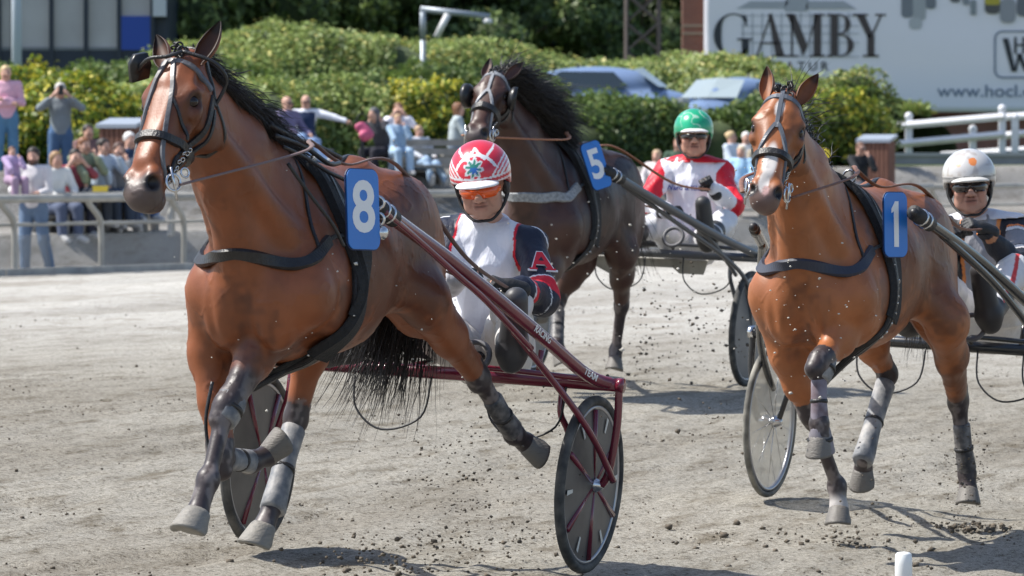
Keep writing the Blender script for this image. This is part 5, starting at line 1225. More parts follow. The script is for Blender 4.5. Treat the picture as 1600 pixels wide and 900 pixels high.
def clods():
    rg = np.random.default_rng(11); n = 16000
    Y = 16.5+30*rg.random(n)**1.6; X = (rg.random(n)-.5)*(Y*.215)+Y*.0; a = X*.342+Y*.94; u = -.94*X+.342*Y
    S3 = np.stack([a, u*1.6, a*0], -1); d = vnoise(S3, .9, 21)+.7*vnoise(S3, 2.6, 22); keep = d+rg.normal(0, .25, n) > .28; X, Y = X[keep], Y[keep]; n = len(X)
    S_ = np.exp(rg.normal(math.log(.0040), .48, n)).clip(.002, .012); C_ = np.stack([X, Y, ground_z(X, Y)+S_*.3], -1)
    # thrown-up heaps under the hooves
    ex = []
    for px, py, yy, k, r in ((1514, 792, 23.2, 90, .10), (1312, 822, 22.3, 40, .09), (400, 872, 18.9, 22, .10), (745, 850, 20.5, 120, .5), (1300, 800, 22.2, 60, .4)):
        p = P(px, py, yy); q = rg.normal(0, r, (k, 2)); ex.append(np.stack([p.x+q[:, 0], yy+q[:, 1]*1.3, ground_z(p.x+q[:, 0], yy+q[:, 1]*1.3)+.006], -1))
    ex = np.concatenate(ex); C_ = np.concatenate([C_, ex]); S_ = np.concatenate([S_, np.exp(rg.normal(math.log(.008), .5, len(ex))).clip(.004, .022)])
    tag(lumps('dirt_clods', C_, S_, clodm, seed=3), 'dark damp clods of dirt scattered over the sandy track', 'dirt')
    F_, T_ = [], []
    def puff(px, py, yy, sx, sy, k, s0=.0065):
        for _ in range(k):
            p = P(px+rg.normal(0, sx), min(py+rg.normal(0, sy), 893), yy+rg.normal(0, .25))
            if p.z > gz(p.x, p.y)+.01: F_.append(p); T_.append(float(np.exp(rg.normal(math.log(s0), .45))))
    puff(740, 800, 20.4, 75, 60, 360, .0040); puff(620, 860, 20.2, 60, 18, 120); puff(700, 720, 20.8, 60, 40, 90, .004); puff(1080, 520, 31.5, 55, 60, 230, .0060); puff(1010, 560, 31.5, 30, 30, 70, .007)
    puff(1510, 730, 23.1, 22, 40, 300, .0034); puff(1400, 760, 22.6, 70, 40, 60, .0038); puff(1300, 700, 22.2, 45, 70, 70, .0038); puff(1120, 690, 25, 40, 50, 60, .0055); puff(860, 640, 20.8, 60, 30, 70, .004)
    tag(lumps('flying_dirt', np.array([tuple(p) for p in F_]), np.array(T_), clodm, seed=4), 'dark grit thrown up in the air behind the hooves', 'dirt')
    F_, T_ = [], []
    puff(1280, 480, 21.6, 60, 70, 110, .0035); puff(1200, 290, 20.6, 35, 30, 30, .003); puff(960, 420, 30.0, 60, 60, 60, .005); puff(560, 500, 18.6, 120, 90, 50, .003)
    tag(lumps('flying_sand', np.array([tuple(p) for p in F_]), np.array(T_), mat('pale_grit', (.55, .52, .46), .9), seed=5), 'pale flecks of sand flying in front of the horses', 'sand')
clods()
# white marker post at the bottom right corner
mp_ = thing('marker_post', 'short white marker post standing on the track at bottom right', 'post', (1.425, 18.6, gz(1.425, 18.6)-.04))
MB().lathe((0, 0, 0), (0, 0, 1), [(.034, 0), (.032, .36), (.030, .395), (.024, .402), (.002, .405)], 18).build('post_shaft', mat('white_plastic', (.74, .75, .74), .45, noise=.1, nscale=9), mp_, True)
MB().ring((0, 0, .10), (0, 0, 1), .034, .006, 20, 6).build('post_band', mat('grey_band', (.4, .4, .4), .5), mp_, True)
# ================================================================== rails, hedges, buildings
railm = mat('weathered_rail', (.33, .32, .29), .6, noise=.2, nscale=3, bump=.1, bscale=20)
along = Vector((.515, .857, 0)); outw = Vector((-.857, .515, 0))
def track_rail():
    r = thing('track_rail', 'long grey track rail with curved posts in front of the spectators', 'fence', (FX, FY, 0)); n0, n1 = -4, 26; sp = 1.95
    def pt(d, w_, z): q = Vector((FX, FY, 0))+along*d+outw*w_; return q+Vector((0, 0, z+gz(q.x, q.y)))-Vector((FX, FY, 0))
    for i in range(n0, n1, 6): MB().tube([pt(d*sp, 0, 1.0) for d in range(i, i+7)], .055, 12).build('top_rail', railm, r, True)
    for i in range(n0, n1, 6): MB().tube([pt(d*sp, .10, .66) for d in range(i, i+7)], .024, 8).build('lower_rail', railm, r, True)
    base = None
    for i in range(n0, n1+2):
        d = i*sp; b = MB().tube(smooth_path([pt(d, 0, .98), pt(d+.10, .03, .90), pt(d+.34, .06, .74), pt(d+.42, .08, .55), pt(d+.42, .08, -.1)], 5), .042, 9).build('post', railm, r, True)
    net = bpy.data.materials.new('wire_net'); net.use_nodes = True; nb = net.node_tree.nodes['Principled BSDF']; nb.inputs['Base Color'].default_value = (.38, .38, .37, 1); nb.inputs['Alpha'].default_value = .22; nb.inputs['Roughness'].default_value = .8
    m = MB()
    for i in range(n0, n1+1): a, b = pt(i*sp, .16, .02), pt((i+1)*sp, .16, .02); m.add([a, b, b+Vector((0, 0, .5)), a+Vector((0, 0, .5)), a+outw*.01, b+outw*.01, b+outw*.01+Vector((0, 0, .5)), a+outw*.01+Vector((0, 0, .5))], [(0, 1, 2, 3), (5, 4, 7, 6)])
    m.build('wire_net', net, r)['kind'] = 'stuff'
    for i in range(n0, n1, 4): a, b = pt(i*sp, -.05, 0), pt((i+4)*sp-.03, -.05, 0); MB().add([a-outw*.06, b-outw*.06, b+outw*.06, a+outw*.06]+[q+Vector((0, 0, .09)) for q in (a-outw*.06, b-outw*.06, b+outw*.06, a+outw*.06)], [(0,3,2,1),(4,5,6,7),(0,1,5,4),(1,2,6,5),(2,3,7,6),(3,0,4,7)]).build('kerb_stone', mat('kerb_concrete', (.36, .355, .34), .85, noise=.2, nscale=5), r)
track_rail()
leafm = bpy.data.materials.new('leaf'); leafm.use_nodes = True
def _lf():
    t = leafm.node_tree; N = t.nodes; L = t.links; b = N['Principled BSDF']; b.inputs['Roughness'].default_value = .5; b.inputs['Specular IOR Level'].default_value = .4
    a = N.new('ShaderNodeAttribute'); a.attribute_name = 'Col'; L.new(a.outputs['Color'], b.inputs['Base Color']); tr = N.new('ShaderNodeBsdfTranslucent'); L.new(a.outputs['Color'], tr.inputs[0])
    mx = N.new('ShaderNodeMixShader'); mx.inputs[0].default_value = .28; L.new(b.outputs[0], mx.inputs[1]); L.new(tr.outputs[0], mx.inputs[2]); L.new(mx.outputs[0], N['Material Output'].inputs[0])
_lf()
corem = mat('hedge_core', (.045, .065, .022), .9, noise=.4, nscale=4)
def leaves(name, Pn, Nn, size, cols, parent, seed=1, jit=.6):
    """many small leaf-shaped quads"""
    rg = np.random.default_rng(seed); n = len(Pn); d = Nn+rg.normal(0, jit, (n, 3)); d /= np.linalg.norm(d, axis=1)[:, None]
    a = np.cross(d, rg.normal(0, 1, (n, 3))); a /= np.linalg.norm(a, axis=1)[:, None]; b = np.cross(d, a); s = size*rg.uniform(.6, 1.4, n)[:, None]
    V = np.stack([Pn-a*s, Pn-b*s*.5+d*s*.15, Pn+a*s, Pn+b*s*.5+d*s*.15], 1).reshape(-1, 3); F = np.arange(n*4).reshape(n, 4)
    o = mesh_obj(name, V, F, leafm, parent); set_col(o, np.repeat(cols, 4, 0)); return o
def blob(c, r, seed, nu=22, nv=14, amp=.22, sq=1.0):
    th = np.linspace(0, 2*math.pi, nu, endpoint=False); ph = np.linspace(.02, math.pi-.02, nv); T, H = np.meshgrid(th, ph, indexing='ij'); D = np.stack([np.sin(H)*np.cos(T), np.sin(H)*np.sin(T), np.cos(H)], -1).reshape(-1, 3)
    k = 1+amp*vnoise(D*1.7+seed*3.1, 1.5, seed)+amp*.5*vnoise(D*1.7, 4, seed+1); V = D*k[:, None]*np.array(r)+np.array(c); i = np.arange(nu*nv).reshape(nu, nv); j = np.roll(i, -1, 0)
    F = np.stack([i[:, :-1], i[:, 1:], j[:, 1:], j[:, :-1]], -1).reshape(-1, 4); return V, F, D
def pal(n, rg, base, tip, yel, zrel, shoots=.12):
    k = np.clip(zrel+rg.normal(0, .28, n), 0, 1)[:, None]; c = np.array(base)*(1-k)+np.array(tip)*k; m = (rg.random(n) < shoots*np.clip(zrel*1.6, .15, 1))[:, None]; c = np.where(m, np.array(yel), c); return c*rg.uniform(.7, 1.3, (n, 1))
def hedge(name, label, pts, width, nleaf, size, cols, cat='hedge', group=None, seed=1, shoots=.12, rough=.35, trunk=False, sparse=1.0, base=None, lump=2.0):
    """pts = [(x, y, z_top)] along the hedge; a lumpy body wrapped in leaves"""
    rg = np.random.default_rng(seed); p = np.array(pts, float); L = np.concatenate([[0], np.cumsum(np.linalg.norm(np.diff(p[:, :2], axis=0), axis=1))]); T = L[-1]
    org = Vector((p[:, 0].mean(), p[:, 1].mean(), 0)); org.z = gz(org.x, org.y); root = thing(name, label, cat, org, 0, group); o3 = np.array(org)
    def surf(t, s_):   # t along, s in 0..1 over the cross-section front-top-back
        x = np.interp(t, L, p[:, 0]); y = np.interp(t, L, p[:, 1]); zt = np.interp(t, L, p[:, 2]); zb = ground_z(x, y)-.1
        a = math.pi*s_; hw = width/2; rr = .55; cx = -np.sign(np.cos(a))*np.abs(np.cos(a))**rr*hw; cz = np.abs(np.sin(a))**rr
        k = np.searchsorted(L, t.clip(0, T-1e-6), side='right')-1; k = k.clip(0, len(p)-2); d = (p[k+1, :2]-p[k, :2]); d /= np.linalg.norm(d, axis=1)[:, None]; nrm_ = np.stack([d[:, 1], -d[:, 0]], -1); 
        flip = np.where(nrm_[:, 1] > 0, -1, 1)[:, None]; nrm_ = nrm_*flip
        Q = np.stack([x-nrm_[:, 0]*cx, y-nrm_[:, 1]*cx, zb+(zt-zb)*cz], -1); N_ = np.stack([-nrm_[:, 0]*cx/hw, -nrm_[:, 1]*cx/hw, np.sin(a)], -1)
        dn = rough*(vnoise(Q, 1/lump, seed)+.6*vnoise(Q, 2.6/lump, seed+1)); return Q+N_*dn[:, None]-o3, N_, cz
    nt, ns = max(12, int(T/.45)), 13; tt, ss = np.meshgrid(np.linspace(0, T, nt), np.linspace(0, 1, ns), indexing='ij'); Q, N_, _ = surf(tt.ravel(), ss.ravel()); Q = Q-N_*.10
    i = np.arange(nt*ns).reshape(nt, ns); F = np.stack([i[:-1, :-1], i[:-1, 1:], i[1:, 1:], i[1:, :-1]], -1).reshape(-1, 4)
    core = mesh_obj('branches', Q, F, corem, root, True)
    t = rg.random(nleaf)*T; s_ = rg.random(nleaf)**1.0*.72+.0; Q, N_, cz = surf(t, s_); Q = Q+N_*rg.normal(.02, .07, (nleaf, 1)); Q += rg.normal(0, .04, Q.shape)
    dark = vnoise(Q, 1.3, seed+9); keep = rg.random(nleaf) < (.62+.5*dark)*sparse
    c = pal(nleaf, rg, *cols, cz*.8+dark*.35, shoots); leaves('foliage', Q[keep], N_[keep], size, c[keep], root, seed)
    return root
DK = ((.034, .066, .018), (.14, .21, .050), (.24, .26, .06)); MD = ((.065, .11, .030), (.30, .38, .11), (.50, .46, .14)); YL = ((.040, .080, .014), (.26, .34, .040), (.56, .50, .06))
def hp_(l): return [(P(px, py, y).x, y, P(px, py, y).z) for px, py, y in l]
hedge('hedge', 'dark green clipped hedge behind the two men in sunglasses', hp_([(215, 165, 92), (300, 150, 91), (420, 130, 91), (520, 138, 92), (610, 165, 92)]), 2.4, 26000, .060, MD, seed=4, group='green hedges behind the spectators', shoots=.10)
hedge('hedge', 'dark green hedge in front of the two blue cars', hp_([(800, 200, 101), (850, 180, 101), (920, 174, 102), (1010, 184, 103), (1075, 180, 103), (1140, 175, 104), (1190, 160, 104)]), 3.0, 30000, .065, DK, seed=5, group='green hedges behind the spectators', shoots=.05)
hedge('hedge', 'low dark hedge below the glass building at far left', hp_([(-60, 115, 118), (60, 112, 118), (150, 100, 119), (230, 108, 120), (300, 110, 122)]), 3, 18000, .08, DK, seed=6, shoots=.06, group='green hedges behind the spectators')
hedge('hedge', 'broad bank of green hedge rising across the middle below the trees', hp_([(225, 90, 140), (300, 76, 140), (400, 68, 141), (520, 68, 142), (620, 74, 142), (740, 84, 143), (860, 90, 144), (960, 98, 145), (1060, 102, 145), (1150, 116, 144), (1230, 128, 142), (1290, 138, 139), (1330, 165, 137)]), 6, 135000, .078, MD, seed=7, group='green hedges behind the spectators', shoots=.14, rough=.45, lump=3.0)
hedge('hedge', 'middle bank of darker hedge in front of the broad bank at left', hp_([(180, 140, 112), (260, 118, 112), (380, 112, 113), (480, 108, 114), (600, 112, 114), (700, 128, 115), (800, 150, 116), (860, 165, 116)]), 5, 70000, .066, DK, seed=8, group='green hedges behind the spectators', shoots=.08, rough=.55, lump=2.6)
def bush(label, px, ytop, y, rx, rz, cols, n=6000, seed=1, shoots=.3, size=.06):
    top = P(px, ytop, y); g = gz(top.x, y); h = top.z-g; root = thing('shrub', label, 'shrub', (top.x, y, g), 0, 'shrubs behind the spectators'); rg = np.random.default_rng(seed)
    m = MB()
    for k in range(7): a = k*.9; m.tube([(.05*math.cos(a), .05*math.sin(a), -.05), (rx*.4*math.cos(a), rx*.3*math.sin(a), h*.45), (rx*.6*math.cos(a), rx*.4*math.sin(a), h*.8)], [.02, .014, .006], 5)
    m.build('stems', mat('bark', (.09, .07, .05), .9), root)['kind'] = 'stuff'
    Vc, Fc, D = blob((0, 0, h*.48), (rx*.88, rx*.62, h*.46), seed); mesh_obj('inner_twigs', Vc, Fc, corem, root, True)
    D = rg.normal(0, 1, (n, 3)); D /= np.linalg.norm(D, axis=1)[:, None]; k = 1+.26*vnoise(D*1.7+seed*3.1, 1.5, seed)+.2*vnoise(D*1.7, 5, seed+1)+rg.normal(0, .05, n)
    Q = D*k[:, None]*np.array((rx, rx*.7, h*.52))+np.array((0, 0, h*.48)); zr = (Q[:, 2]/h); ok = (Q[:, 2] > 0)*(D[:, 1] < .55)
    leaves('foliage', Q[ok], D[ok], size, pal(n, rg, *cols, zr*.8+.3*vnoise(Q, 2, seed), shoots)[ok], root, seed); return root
bush('yellow-green shrub behind the man holding up a phone', 105, 128, 88, 1.25, 1, YL, 9000, 1, .35)
bush('yellow-tipped shrub between the woman in pink and the hedge', 30, 104, 90, 1.1, 1, YL, 8000, 2, .35)
bush('low dark shrub left of the brown wooden bin', 165, 200, 84, .7, 1, MD, 4000, 3, .2)
bush('shrub with yellow tips beside the brown wooden bin', 190, 165, 90, .9, 1, YL, 6000, 14, .2)
bush('bright yellow-green shrub behind the person in a grey hoodie', 668, 128, 92, 1.0, 1, YL, 9000, 5, .45)
bush('yellow-green shrub behind the woman in white', 612, 158, 92, .9, 1, YL, 6000, 6, .25)
bush('green shrub left of number five behind the bench', 735, 165, 94, .8, 1, MD, 6000, 7, .2)
bush('bright green shrub beside the head of horse number one', 1275, 142, 104, 1.25, 1, YL, 11000, 8, .3)
bush('tall round green shrub in front of the banner', 1322, 118, 110, 1.0, 1, MD, 9000, 9, .15)
bush('green shrub left of the wooden bin at right', 1345, 175, 106, .7, 1, MD, 5000, 10, .2)
bush('green shrub between the two helmets of the rear drivers', 1210, 150, 105, .9, 1, MD, 6000, 12, .15)
TR = ((.055, .10, .035), (.19, .26, .085), (.30, .33, .12))
def tree(label, px, y, ztop, r, seed, cols=DK, n=9000):
    b = P(px, 100, y); g = gz(b.x, y); root = thing('tree', label, 'tree', (b.x, y, g), 0, 'trees beyond the hedge'); rg = np.random.default_rng(seed); h = ztop-g
    m = MB().tube([(0, 0, -.2), (.1, 0, h*.3), (-.1, .1, h*.6), (0, 0, h*.9)], [r*.10, r*.08, r*.05, r*.015], 9)
    for k in range(7):
        a = k*2.4; z0 = h*(.25+.08*k); m.tube([(0, 0, z0), (r*.35*math.cos(a), r*.35*math.sin(a), z0+h*.12), (r*.75*math.cos(a), r*.75*math.sin(a), z0+h*.2)], [r*.035, r*.025, r*.01], 6)
    m.build('trunk', mat('bark'), root)
    Qs, Ds, Cs = [], [], []
    for k in range(15):
        a = rg.uniform(0, 6.28); q = rg.uniform(.1, .8)*r; c = np.array((q*math.cos(a), q*math.sin(a), h*rg.uniform(.22, .9))); rr = r*rg.uniform(.32, .5); nk = n//15
        D = rg.normal(0, 1, (nk, 3)); D /= np.linalg.norm(D, axis=1)[:, None]; Q = c+D*(rr*(1+.3*vnoise(D*2+k, 1.6, seed+k)+rg.normal(0, .08, nk)))[:, None]*np.array((1, 1, .8))
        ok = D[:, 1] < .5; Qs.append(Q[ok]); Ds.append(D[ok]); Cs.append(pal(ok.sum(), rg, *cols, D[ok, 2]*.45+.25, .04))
        if k < 15: Vc, Fc, _ = blob(c, (rr*.8, rr*.8, rr*.62), seed+k, 10, 7); 
        if k == 0: BV, BF = [Vc], [Fc]; off = len(Vc)
        else: BV.append(Vc); BF.append(Fc+off); off += len(Vc)
    crown = leaves('crown', np.concatenate(Qs), np.concatenate(Ds), .17, np.concatenate(Cs), root, seed); mesh_obj('inner_crown', np.concatenate(BV), np.concatenate(BF), corem, crown, True)
    return root
for i, (px, y, zt, r, lb) in enumerate(((290, 178, 10.5, 3.4, 'broad green tree right of the blue panel'), (390, 185, 11, 3.3, 'green tree above the hedge left of centre'), (480, 182, 10, 3.0, 'leafy tree behind the highest part of the hedge'), (570, 188, 11, 3.2, 'tree left of the grey pipe frame'),
      (665, 186, 10.5, 3.2, 'dark tree directly behind the grey pipe frame'), (755, 190, 11, 3.2, 'dark tree right of the grey pipe frame'), (850, 195, 11.5, 3.4, 'dark tree above the ears of the dark horse'), (935, 198, 11, 3.0, 'dark tree left of the lattice mast'), (1000, 205, 12, 3.2, 'dark tree seen through the lattice mast'), (1060, 208, 12, 2.8, 'tree between the lattice mast and the brick pillar'))):
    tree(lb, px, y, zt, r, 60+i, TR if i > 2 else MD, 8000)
# glass building at the far left
def building_left():
    y = 170; s = 8000/y; X0, X1 = P(-60, 0, y).x, P(262, 0, y).x; zt = lambda py: P(0, py, y).z; g = gz(X0, y); root = thing('glass_building', 'low building with tall grey windows and navy panels at upper left', 'building', (X0, y, g)); T = lambda x, yy, z: (x-X0, yy-y, z-g)
    navy = mat('navy_cladding', (.012, .022, .045), .4, noise=.2, nscale=1); frame = mat('dark_mullion', (.015, .025, .045), .4); gl = mat('grey_glass', (.33, .34, .38), .12, spec=1.0, col2=(.45, .46, .50), nscale=.35)
    MB().box(T(X0, y+.3, g-1), T(X1, y+8, g+9.5)).build('wall', navy, root)
    MB().box(T(X0, y+.05, zt(112)), T(X1, y+.3, zt(76))).build('parapet_panel', navy, root); MB().box(T(X0, y+.02, zt(78)), T(X1, y+.3, zt(75))).build('sill', mat('grey_sill', (.2, .22, .24), .5), root)
    MB().box(T(X0, y-.0, g-1), T(X1, y+.3, zt(112)-.01)).build('base_wall', navy, root)
    ed = [-60, -2, 20, 80, 134, 186, 238, 262]
    for a, b in zip(ed[:-2], ed[1:-1]): xa, xb = P(a, 0, y).x, P(b, 0, y).x; MB().box(T(xa+.06, y+.15, zt(74)), T(xb-.06, y+.20, g+9.3)).build('window', gl, root)
    for a in ed[1:-1]: xa = P(a, 0, y).x; MB().box(T(xa-.07, y-.03, zt(112)), T(xa+.07, y+.2, g+9.3)).build('mullion', frame, root)
    xa, xb = P(189, 0, y).x, P(236, 0, y).x; MB().box(T(xa, y-.02, zt(78)), T(xb, y+.12, zt(25))).build('blue_panel', mat('blue_panel_paint', (.012, .06, .36), .4), root)
    xa, xb = P(240, 0, y).x, P(260, 0, y).x; MB().box(T(xa, y-.4, zt(26)), T(xb, y+.1, g+9.5)).build('white_column', mat('white_render', (.55, .58, .62), .7), root)
building_left()
fp = P(26, 110, 125); po = thing('pole', 'tall pale blue-white pole in front of the glass building', 'pole', (fp.x, 125, gz(fp.x, 125))); MB().tube([(0, 0, 0), (0, 0, 8)], [.13, .11], 14).build('pole_shaft', mat('pale_pole', (.50, .56, .64), .5), po, True); MB().lathe((0, 0, 0), (0, 0, 1), [(.2, 0), (.2, .05), (.14, .08)], 14).build('pole_foot', railm, po)
# grey pipe frame above the hedge
y = 136; pf = P(662, 60, y); pr = thing('pipe_frame', 'grey pipe frame with a white slanting strut above the hedge', 'frame', (pf.x, y, gz(pf.x, y))); W_ = lambda px, py, dy=0: P(px, py, y+dy)-Vector((pf.x, y, gz(pf.x, y)))
gp = mat('galvanised_pipe', (.30, .34, .38), .45, .3); MB().tube([W_(661, 62), W_(661, 13)]+[], .085, 10).build('upright', gp, pr, True); pr.children[0]
MB().tube([W_(661, 62)-Vector((0, 0, 3)), W_(661, 62)], .08, 10).build('upright_foot', gp, pr, True); MB().tube([W_(657, 14), W_(766, 26)], .085, 10).build('cross_bar', gp, pr, True); MB().tube([W_(700, 22, -.3), W_(682, 58, -.3)], .09, 10).build('strut', mat('white_pipe', (.7, .7, .7), .5), pr, True)
MB().lathe(W_(762, 28), (0, 0, -1), [(.02, 0), (.12, .03), (.14, .12), (.10, .16)], 12).build('lamp_head', mat('white_pipe'), pr, True)
# lattice mast
y = 178; a0, a1 = P(978, 0, y).x, P(1030, 0, y).x; g = gz(a0, y); ms = thing('lattice_mast', 'rusty grey lattice mast rising behind the hedge', 'mast', ((a0+a1)/2, y, g)); hw = (a1-a0)/2; mm_ = mat('mast_steel', (.16, .13, .12), .7, noise=.2, nscale=3); Hm = 9.0
for sx in (-1, 1):
    for sy in (-1, 1): MB().tube([(sx*hw, sy*hw, -.5), (sx*hw*.96, sy*hw*.96, Hm)], .075, 6).build('mast_leg', mm_, ms)
nb_ = 9
for k in range(nb_):
    z0, z1 = k*Hm/nb_, (k+1)*Hm/nb_
    for sy in (-1, 1): MB().tube([(-hw*(1 if k % 2 else -1), sy*hw, z0), (hw*(1 if k % 2 else -1), sy*hw, z1)], .042, 5).build('brace', mm_, ms); MB().tube([(hw*(1 if k % 2 else -1), sy*hw, z0), (-hw*(1 if k % 2 else -1), sy*hw, z1)], .036, 5).build('brace', mm_, ms)
    for sx in (-1, 1): MB().tube([(sx*hw, -hw*(1 if k % 2 else -1), z0), (sx*hw, hw*(1 if k % 2 else -1), z1)], .040, 5).build('brace', mm_, ms)
# brick building with the banner
def brickmat(name, c1, c2, mort, sc):
    m = bpy.data.materials.new(name); m.use_nodes = True; t = m.node_tree; N = t.nodes; L = t.links; b = N['Principled BSDF']; b.inputs['Roughness'].default_value = .85
    tc = N.new('ShaderNodeTexCoord'); mp = N.new('ShaderNodeMapping'); mp.inputs['Rotation'].default_value = (math.pi/2, 0, 0); L.new(tc.outputs['Object'], mp.inputs[0]); br = N.new('ShaderNodeTexBrick'); L.new(mp.outputs[0], br.inputs[0])
    br.inputs['Color1'].default_value = (*c1, 1); br.inputs['Color2'].default_value = (*c2, 1); br.inputs['Mortar'].default_value = (*mort, 1); br.inputs['Scale'].default_value = sc; br.inputs['Mortar Size'].default_value = .012; br.inputs['Brick Width'].default_value = .24; br.inputs['Row Height'].default_value = .075
    L.new(br.outputs[0], b.inputs['Base Color']); return m
brick = brickmat('red_brick', (.34, .10, .06), (.27, .075, .05), (.28, .20, .16), 1.0); brickd = brickmat('brown_brick', (.28, .10, .075), (.21, .08, .06), (.22, .16, .14), 1.0)
y = 165; xb0 = P(1066, 0, y).x; gB = gz(xb0, y); B = thing('brick_building', 'red brick building behind the large white banner', 'building', (xb0, y, gB)); zt = lambda py: P(0, py, y).z-gB
MB().box((0, 0, -1), (P(1101, 0, y).x-xb0, .6, 10)).build('brick_pillar', brick, B); MB().box((P(1101, 0, y).x-xb0, .35, -1), (18, .6, 10)).build('wall', brickd, B)
for zz in (40, 52): MB().box((-.02, -.03, zt(zz+2)), (P(1101, 0, y).x-xb0+.02, -.003, zt(zz-2))).build('pale_band', mat('pale_brick_band', (.42, .30, .22), .8), B)
MB().box((3.5, .05, zt(186)), (18, .33, zt(181))).build('ledge', mat('dark_ledge', (.06, .04, .035), .7), B)
bx0, bx1 = P(1100, 0, y-.4).x, P(1100, 0, y-.4).x+12.5; zb0, zb1 = P(0, 175, y-.4).z, P(0, -60, y-.4).z
bn = thing('banner', 'huge white banner printed GAMBY NATUR on the brick building', 'banner', (bx0, y-.4, zb0)); 
def banner_mesh():
    nx, nz = 60, 24; V = []; cl = []
    for i in range(nx+1):
        for j in range(nz+1):
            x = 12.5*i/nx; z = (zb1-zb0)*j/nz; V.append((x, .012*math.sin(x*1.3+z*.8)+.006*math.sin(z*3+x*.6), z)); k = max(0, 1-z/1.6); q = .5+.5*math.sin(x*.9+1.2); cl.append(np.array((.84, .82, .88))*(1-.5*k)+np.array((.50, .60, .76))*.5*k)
    F = [(i*(nz+1)+j, (i+1)*(nz+1)+j, (i+1)*(nz+1)+j+1, i*(nz+1)+j+1) for i in range(nx) for j in range(nz)]
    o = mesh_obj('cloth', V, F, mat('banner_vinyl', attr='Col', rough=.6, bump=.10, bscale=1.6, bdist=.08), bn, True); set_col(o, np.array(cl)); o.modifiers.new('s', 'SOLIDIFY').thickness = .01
banner_mesh()
ink = mat('charcoal_print', (.035, .04, .05), .6); pale = mat('pale_grey_print', (.40, .42, .46), .7); bluei = mat('blue_grey_print', (.13, .18, .27), .7); brn = mat('brown_grey_print', (.07, .055, .055), .6)
sB = 8000/(y-.4); BX = lambda px: (px-1100)/sB; BZ = lambda py: (175-py)/sB
def bprint(name, polys, m, yo=-.024):
    mb = MB()
    for pl in polys: 
        q = [(BX(a), BZ(b)) for a, b in pl]; ar = sum(q[i][0]*q[(i+1) % len(q)][1]-q[(i+1) % len(q)][0]*q[i][1] for i in range(len(q))); q = q if ar > 0 else q[::-1]
        mb.extr(q, Matrix(((1, 0, 0, 0), (0, 0, -1, yo), (0, 1, 0, 0), (0, 0, 0, 1))), .006)
    return mb.build(name, m, bn)
def arcband(cx, cy, rx, ry, a0, a1, w0, w1, n=22):
    out = []; inn = []
    for i in range(n+1):
        a = math.radians(a0+(a1-a0)*i/n); w_ = w0+(w1-w0)*abs(math.cos(a))**1.5; out.append((cx+rx*math.cos(a), cy-ry*math.sin(a))); inn.append((cx+(rx-w_)*math.cos(a), cy-(ry-min(w_, 2.5)*1.0)*math.sin(a)))
    return out+inn[::-1]
# pale drawing of a house behind the name
bprint('house_drawing', [[(1150, 14), (1172, 2), (1232, 2), (1226, 14)], [(1258, 14), (1262, 2), (1318, 2), (1338, 14)], [(1226, 18), (1228, -6), (1244, -18), (1262, -6), (1262, 18)]]+[[(x, 20), (x+1.6, 20), (x+1.6, 88), (x, 88)] for x in range(1160, 1340, 15)]+[[(1158, yy), (1342, yy), (1342, yy+1.4), (1158, yy+1.4)] for yy in (24, 40, 52, 66, 88)], pale, -.021)
def G():
    return [arcband(1146, 55, 31, 34, 42, 318, 2.0, 12)], [[(1159, 62), (1170, 62), (1170, 84), (1159, 86)], [(1152, 60), (1176, 60), (1176, 63), (1152, 63)], [(1162, 24), (1166, 24), (1167, 40), (1164, 40)]]
g1_, g2_ = G(); bprint('letter_G', g1_+g2_, ink)
bprint('letter_A', [[(1181, 88), (1184, 88), (1205, 24), (1203, 22)], [(1200, 22), (1206, 22), (1226, 88), (1212, 88)], [(1189, 66), (1216, 66), (1216, 69), (1188, 69)], [(1174, 86), (1191, 86), (1191, 89), (1174, 89)], [(1206, 86), (1231, 86), (1231, 89), (1206, 89)]], brn)
bprint('letter_M', [[(1236, 88), (1239, 88), (1239, 24), (1236, 24)], [(1229, 22), (1242, 22), (1262, 72), (1255, 88)], [(1256, 88), (1258, 82), (1275, 22), (1278, 24)], [(1271, 22), (1283, 22), (1283, 88), (1271, 88)], [(1229, 86), (1247, 86), (1247, 89), (1229, 89)], [(1265, 86), (1289, 86), (1289, 89), (1265, 89)], [(1228, 22), (1236, 22), (1236, 25), (1228, 25)], [(1283, 22), (1288, 22), (1288, 25), (1283, 25)]], brn)
bprint('letter_B', [[(1298, 22), (1309, 22), (1309, 88), (1298, 88)], [(1292, 22), (1300, 22), (1300, 25), (1292, 25)], [(1292, 86), (1300, 86), (1300, 89), (1292, 89)], arcband(1309, 38, 20, 16, 90, -90, 1.8, 9), arcband(1309, 71, 25, 18, 90, -90, 1.8, 10)], brn)
bprint('letter_Y', [[(1337, 22), (1350, 22), (1363, 52), (1357, 62)], [(1332, 22), (1356, 22), (1356, 25), (1332, 25)], [(1362, 52), (1364, 55), (1378, 24), (1375, 23)], [(1367, 22), (1384, 22), (1384, 25), (1367, 25)], [(1355, 54), (1366, 54), (1366, 88), (1355, 88)], [(1348, 86), (1373, 86), (1373, 89), (1348, 89)]], brn)
def btext(name, txt, px, py, hpx, m, sx=1.0, bold=0):
    M = Matrix(((1, 0, 0, BX(px)), (0, 0, -1, -.025), (0, 1, 0, BZ(py)), (0, 0, 0, 1))); return text_obj(name, txt, hpx/sB*1.38, M, m, bn, bold, .003, sx)
[btext('letter', ch, 1216+k*18, 104, 14, ink, 1.05, .01) for k, ch in enumerate('NATUR')]; btext('web_address', 'www.hocl.dk', 1546, 143, 20, bluei, 1.12, .004)
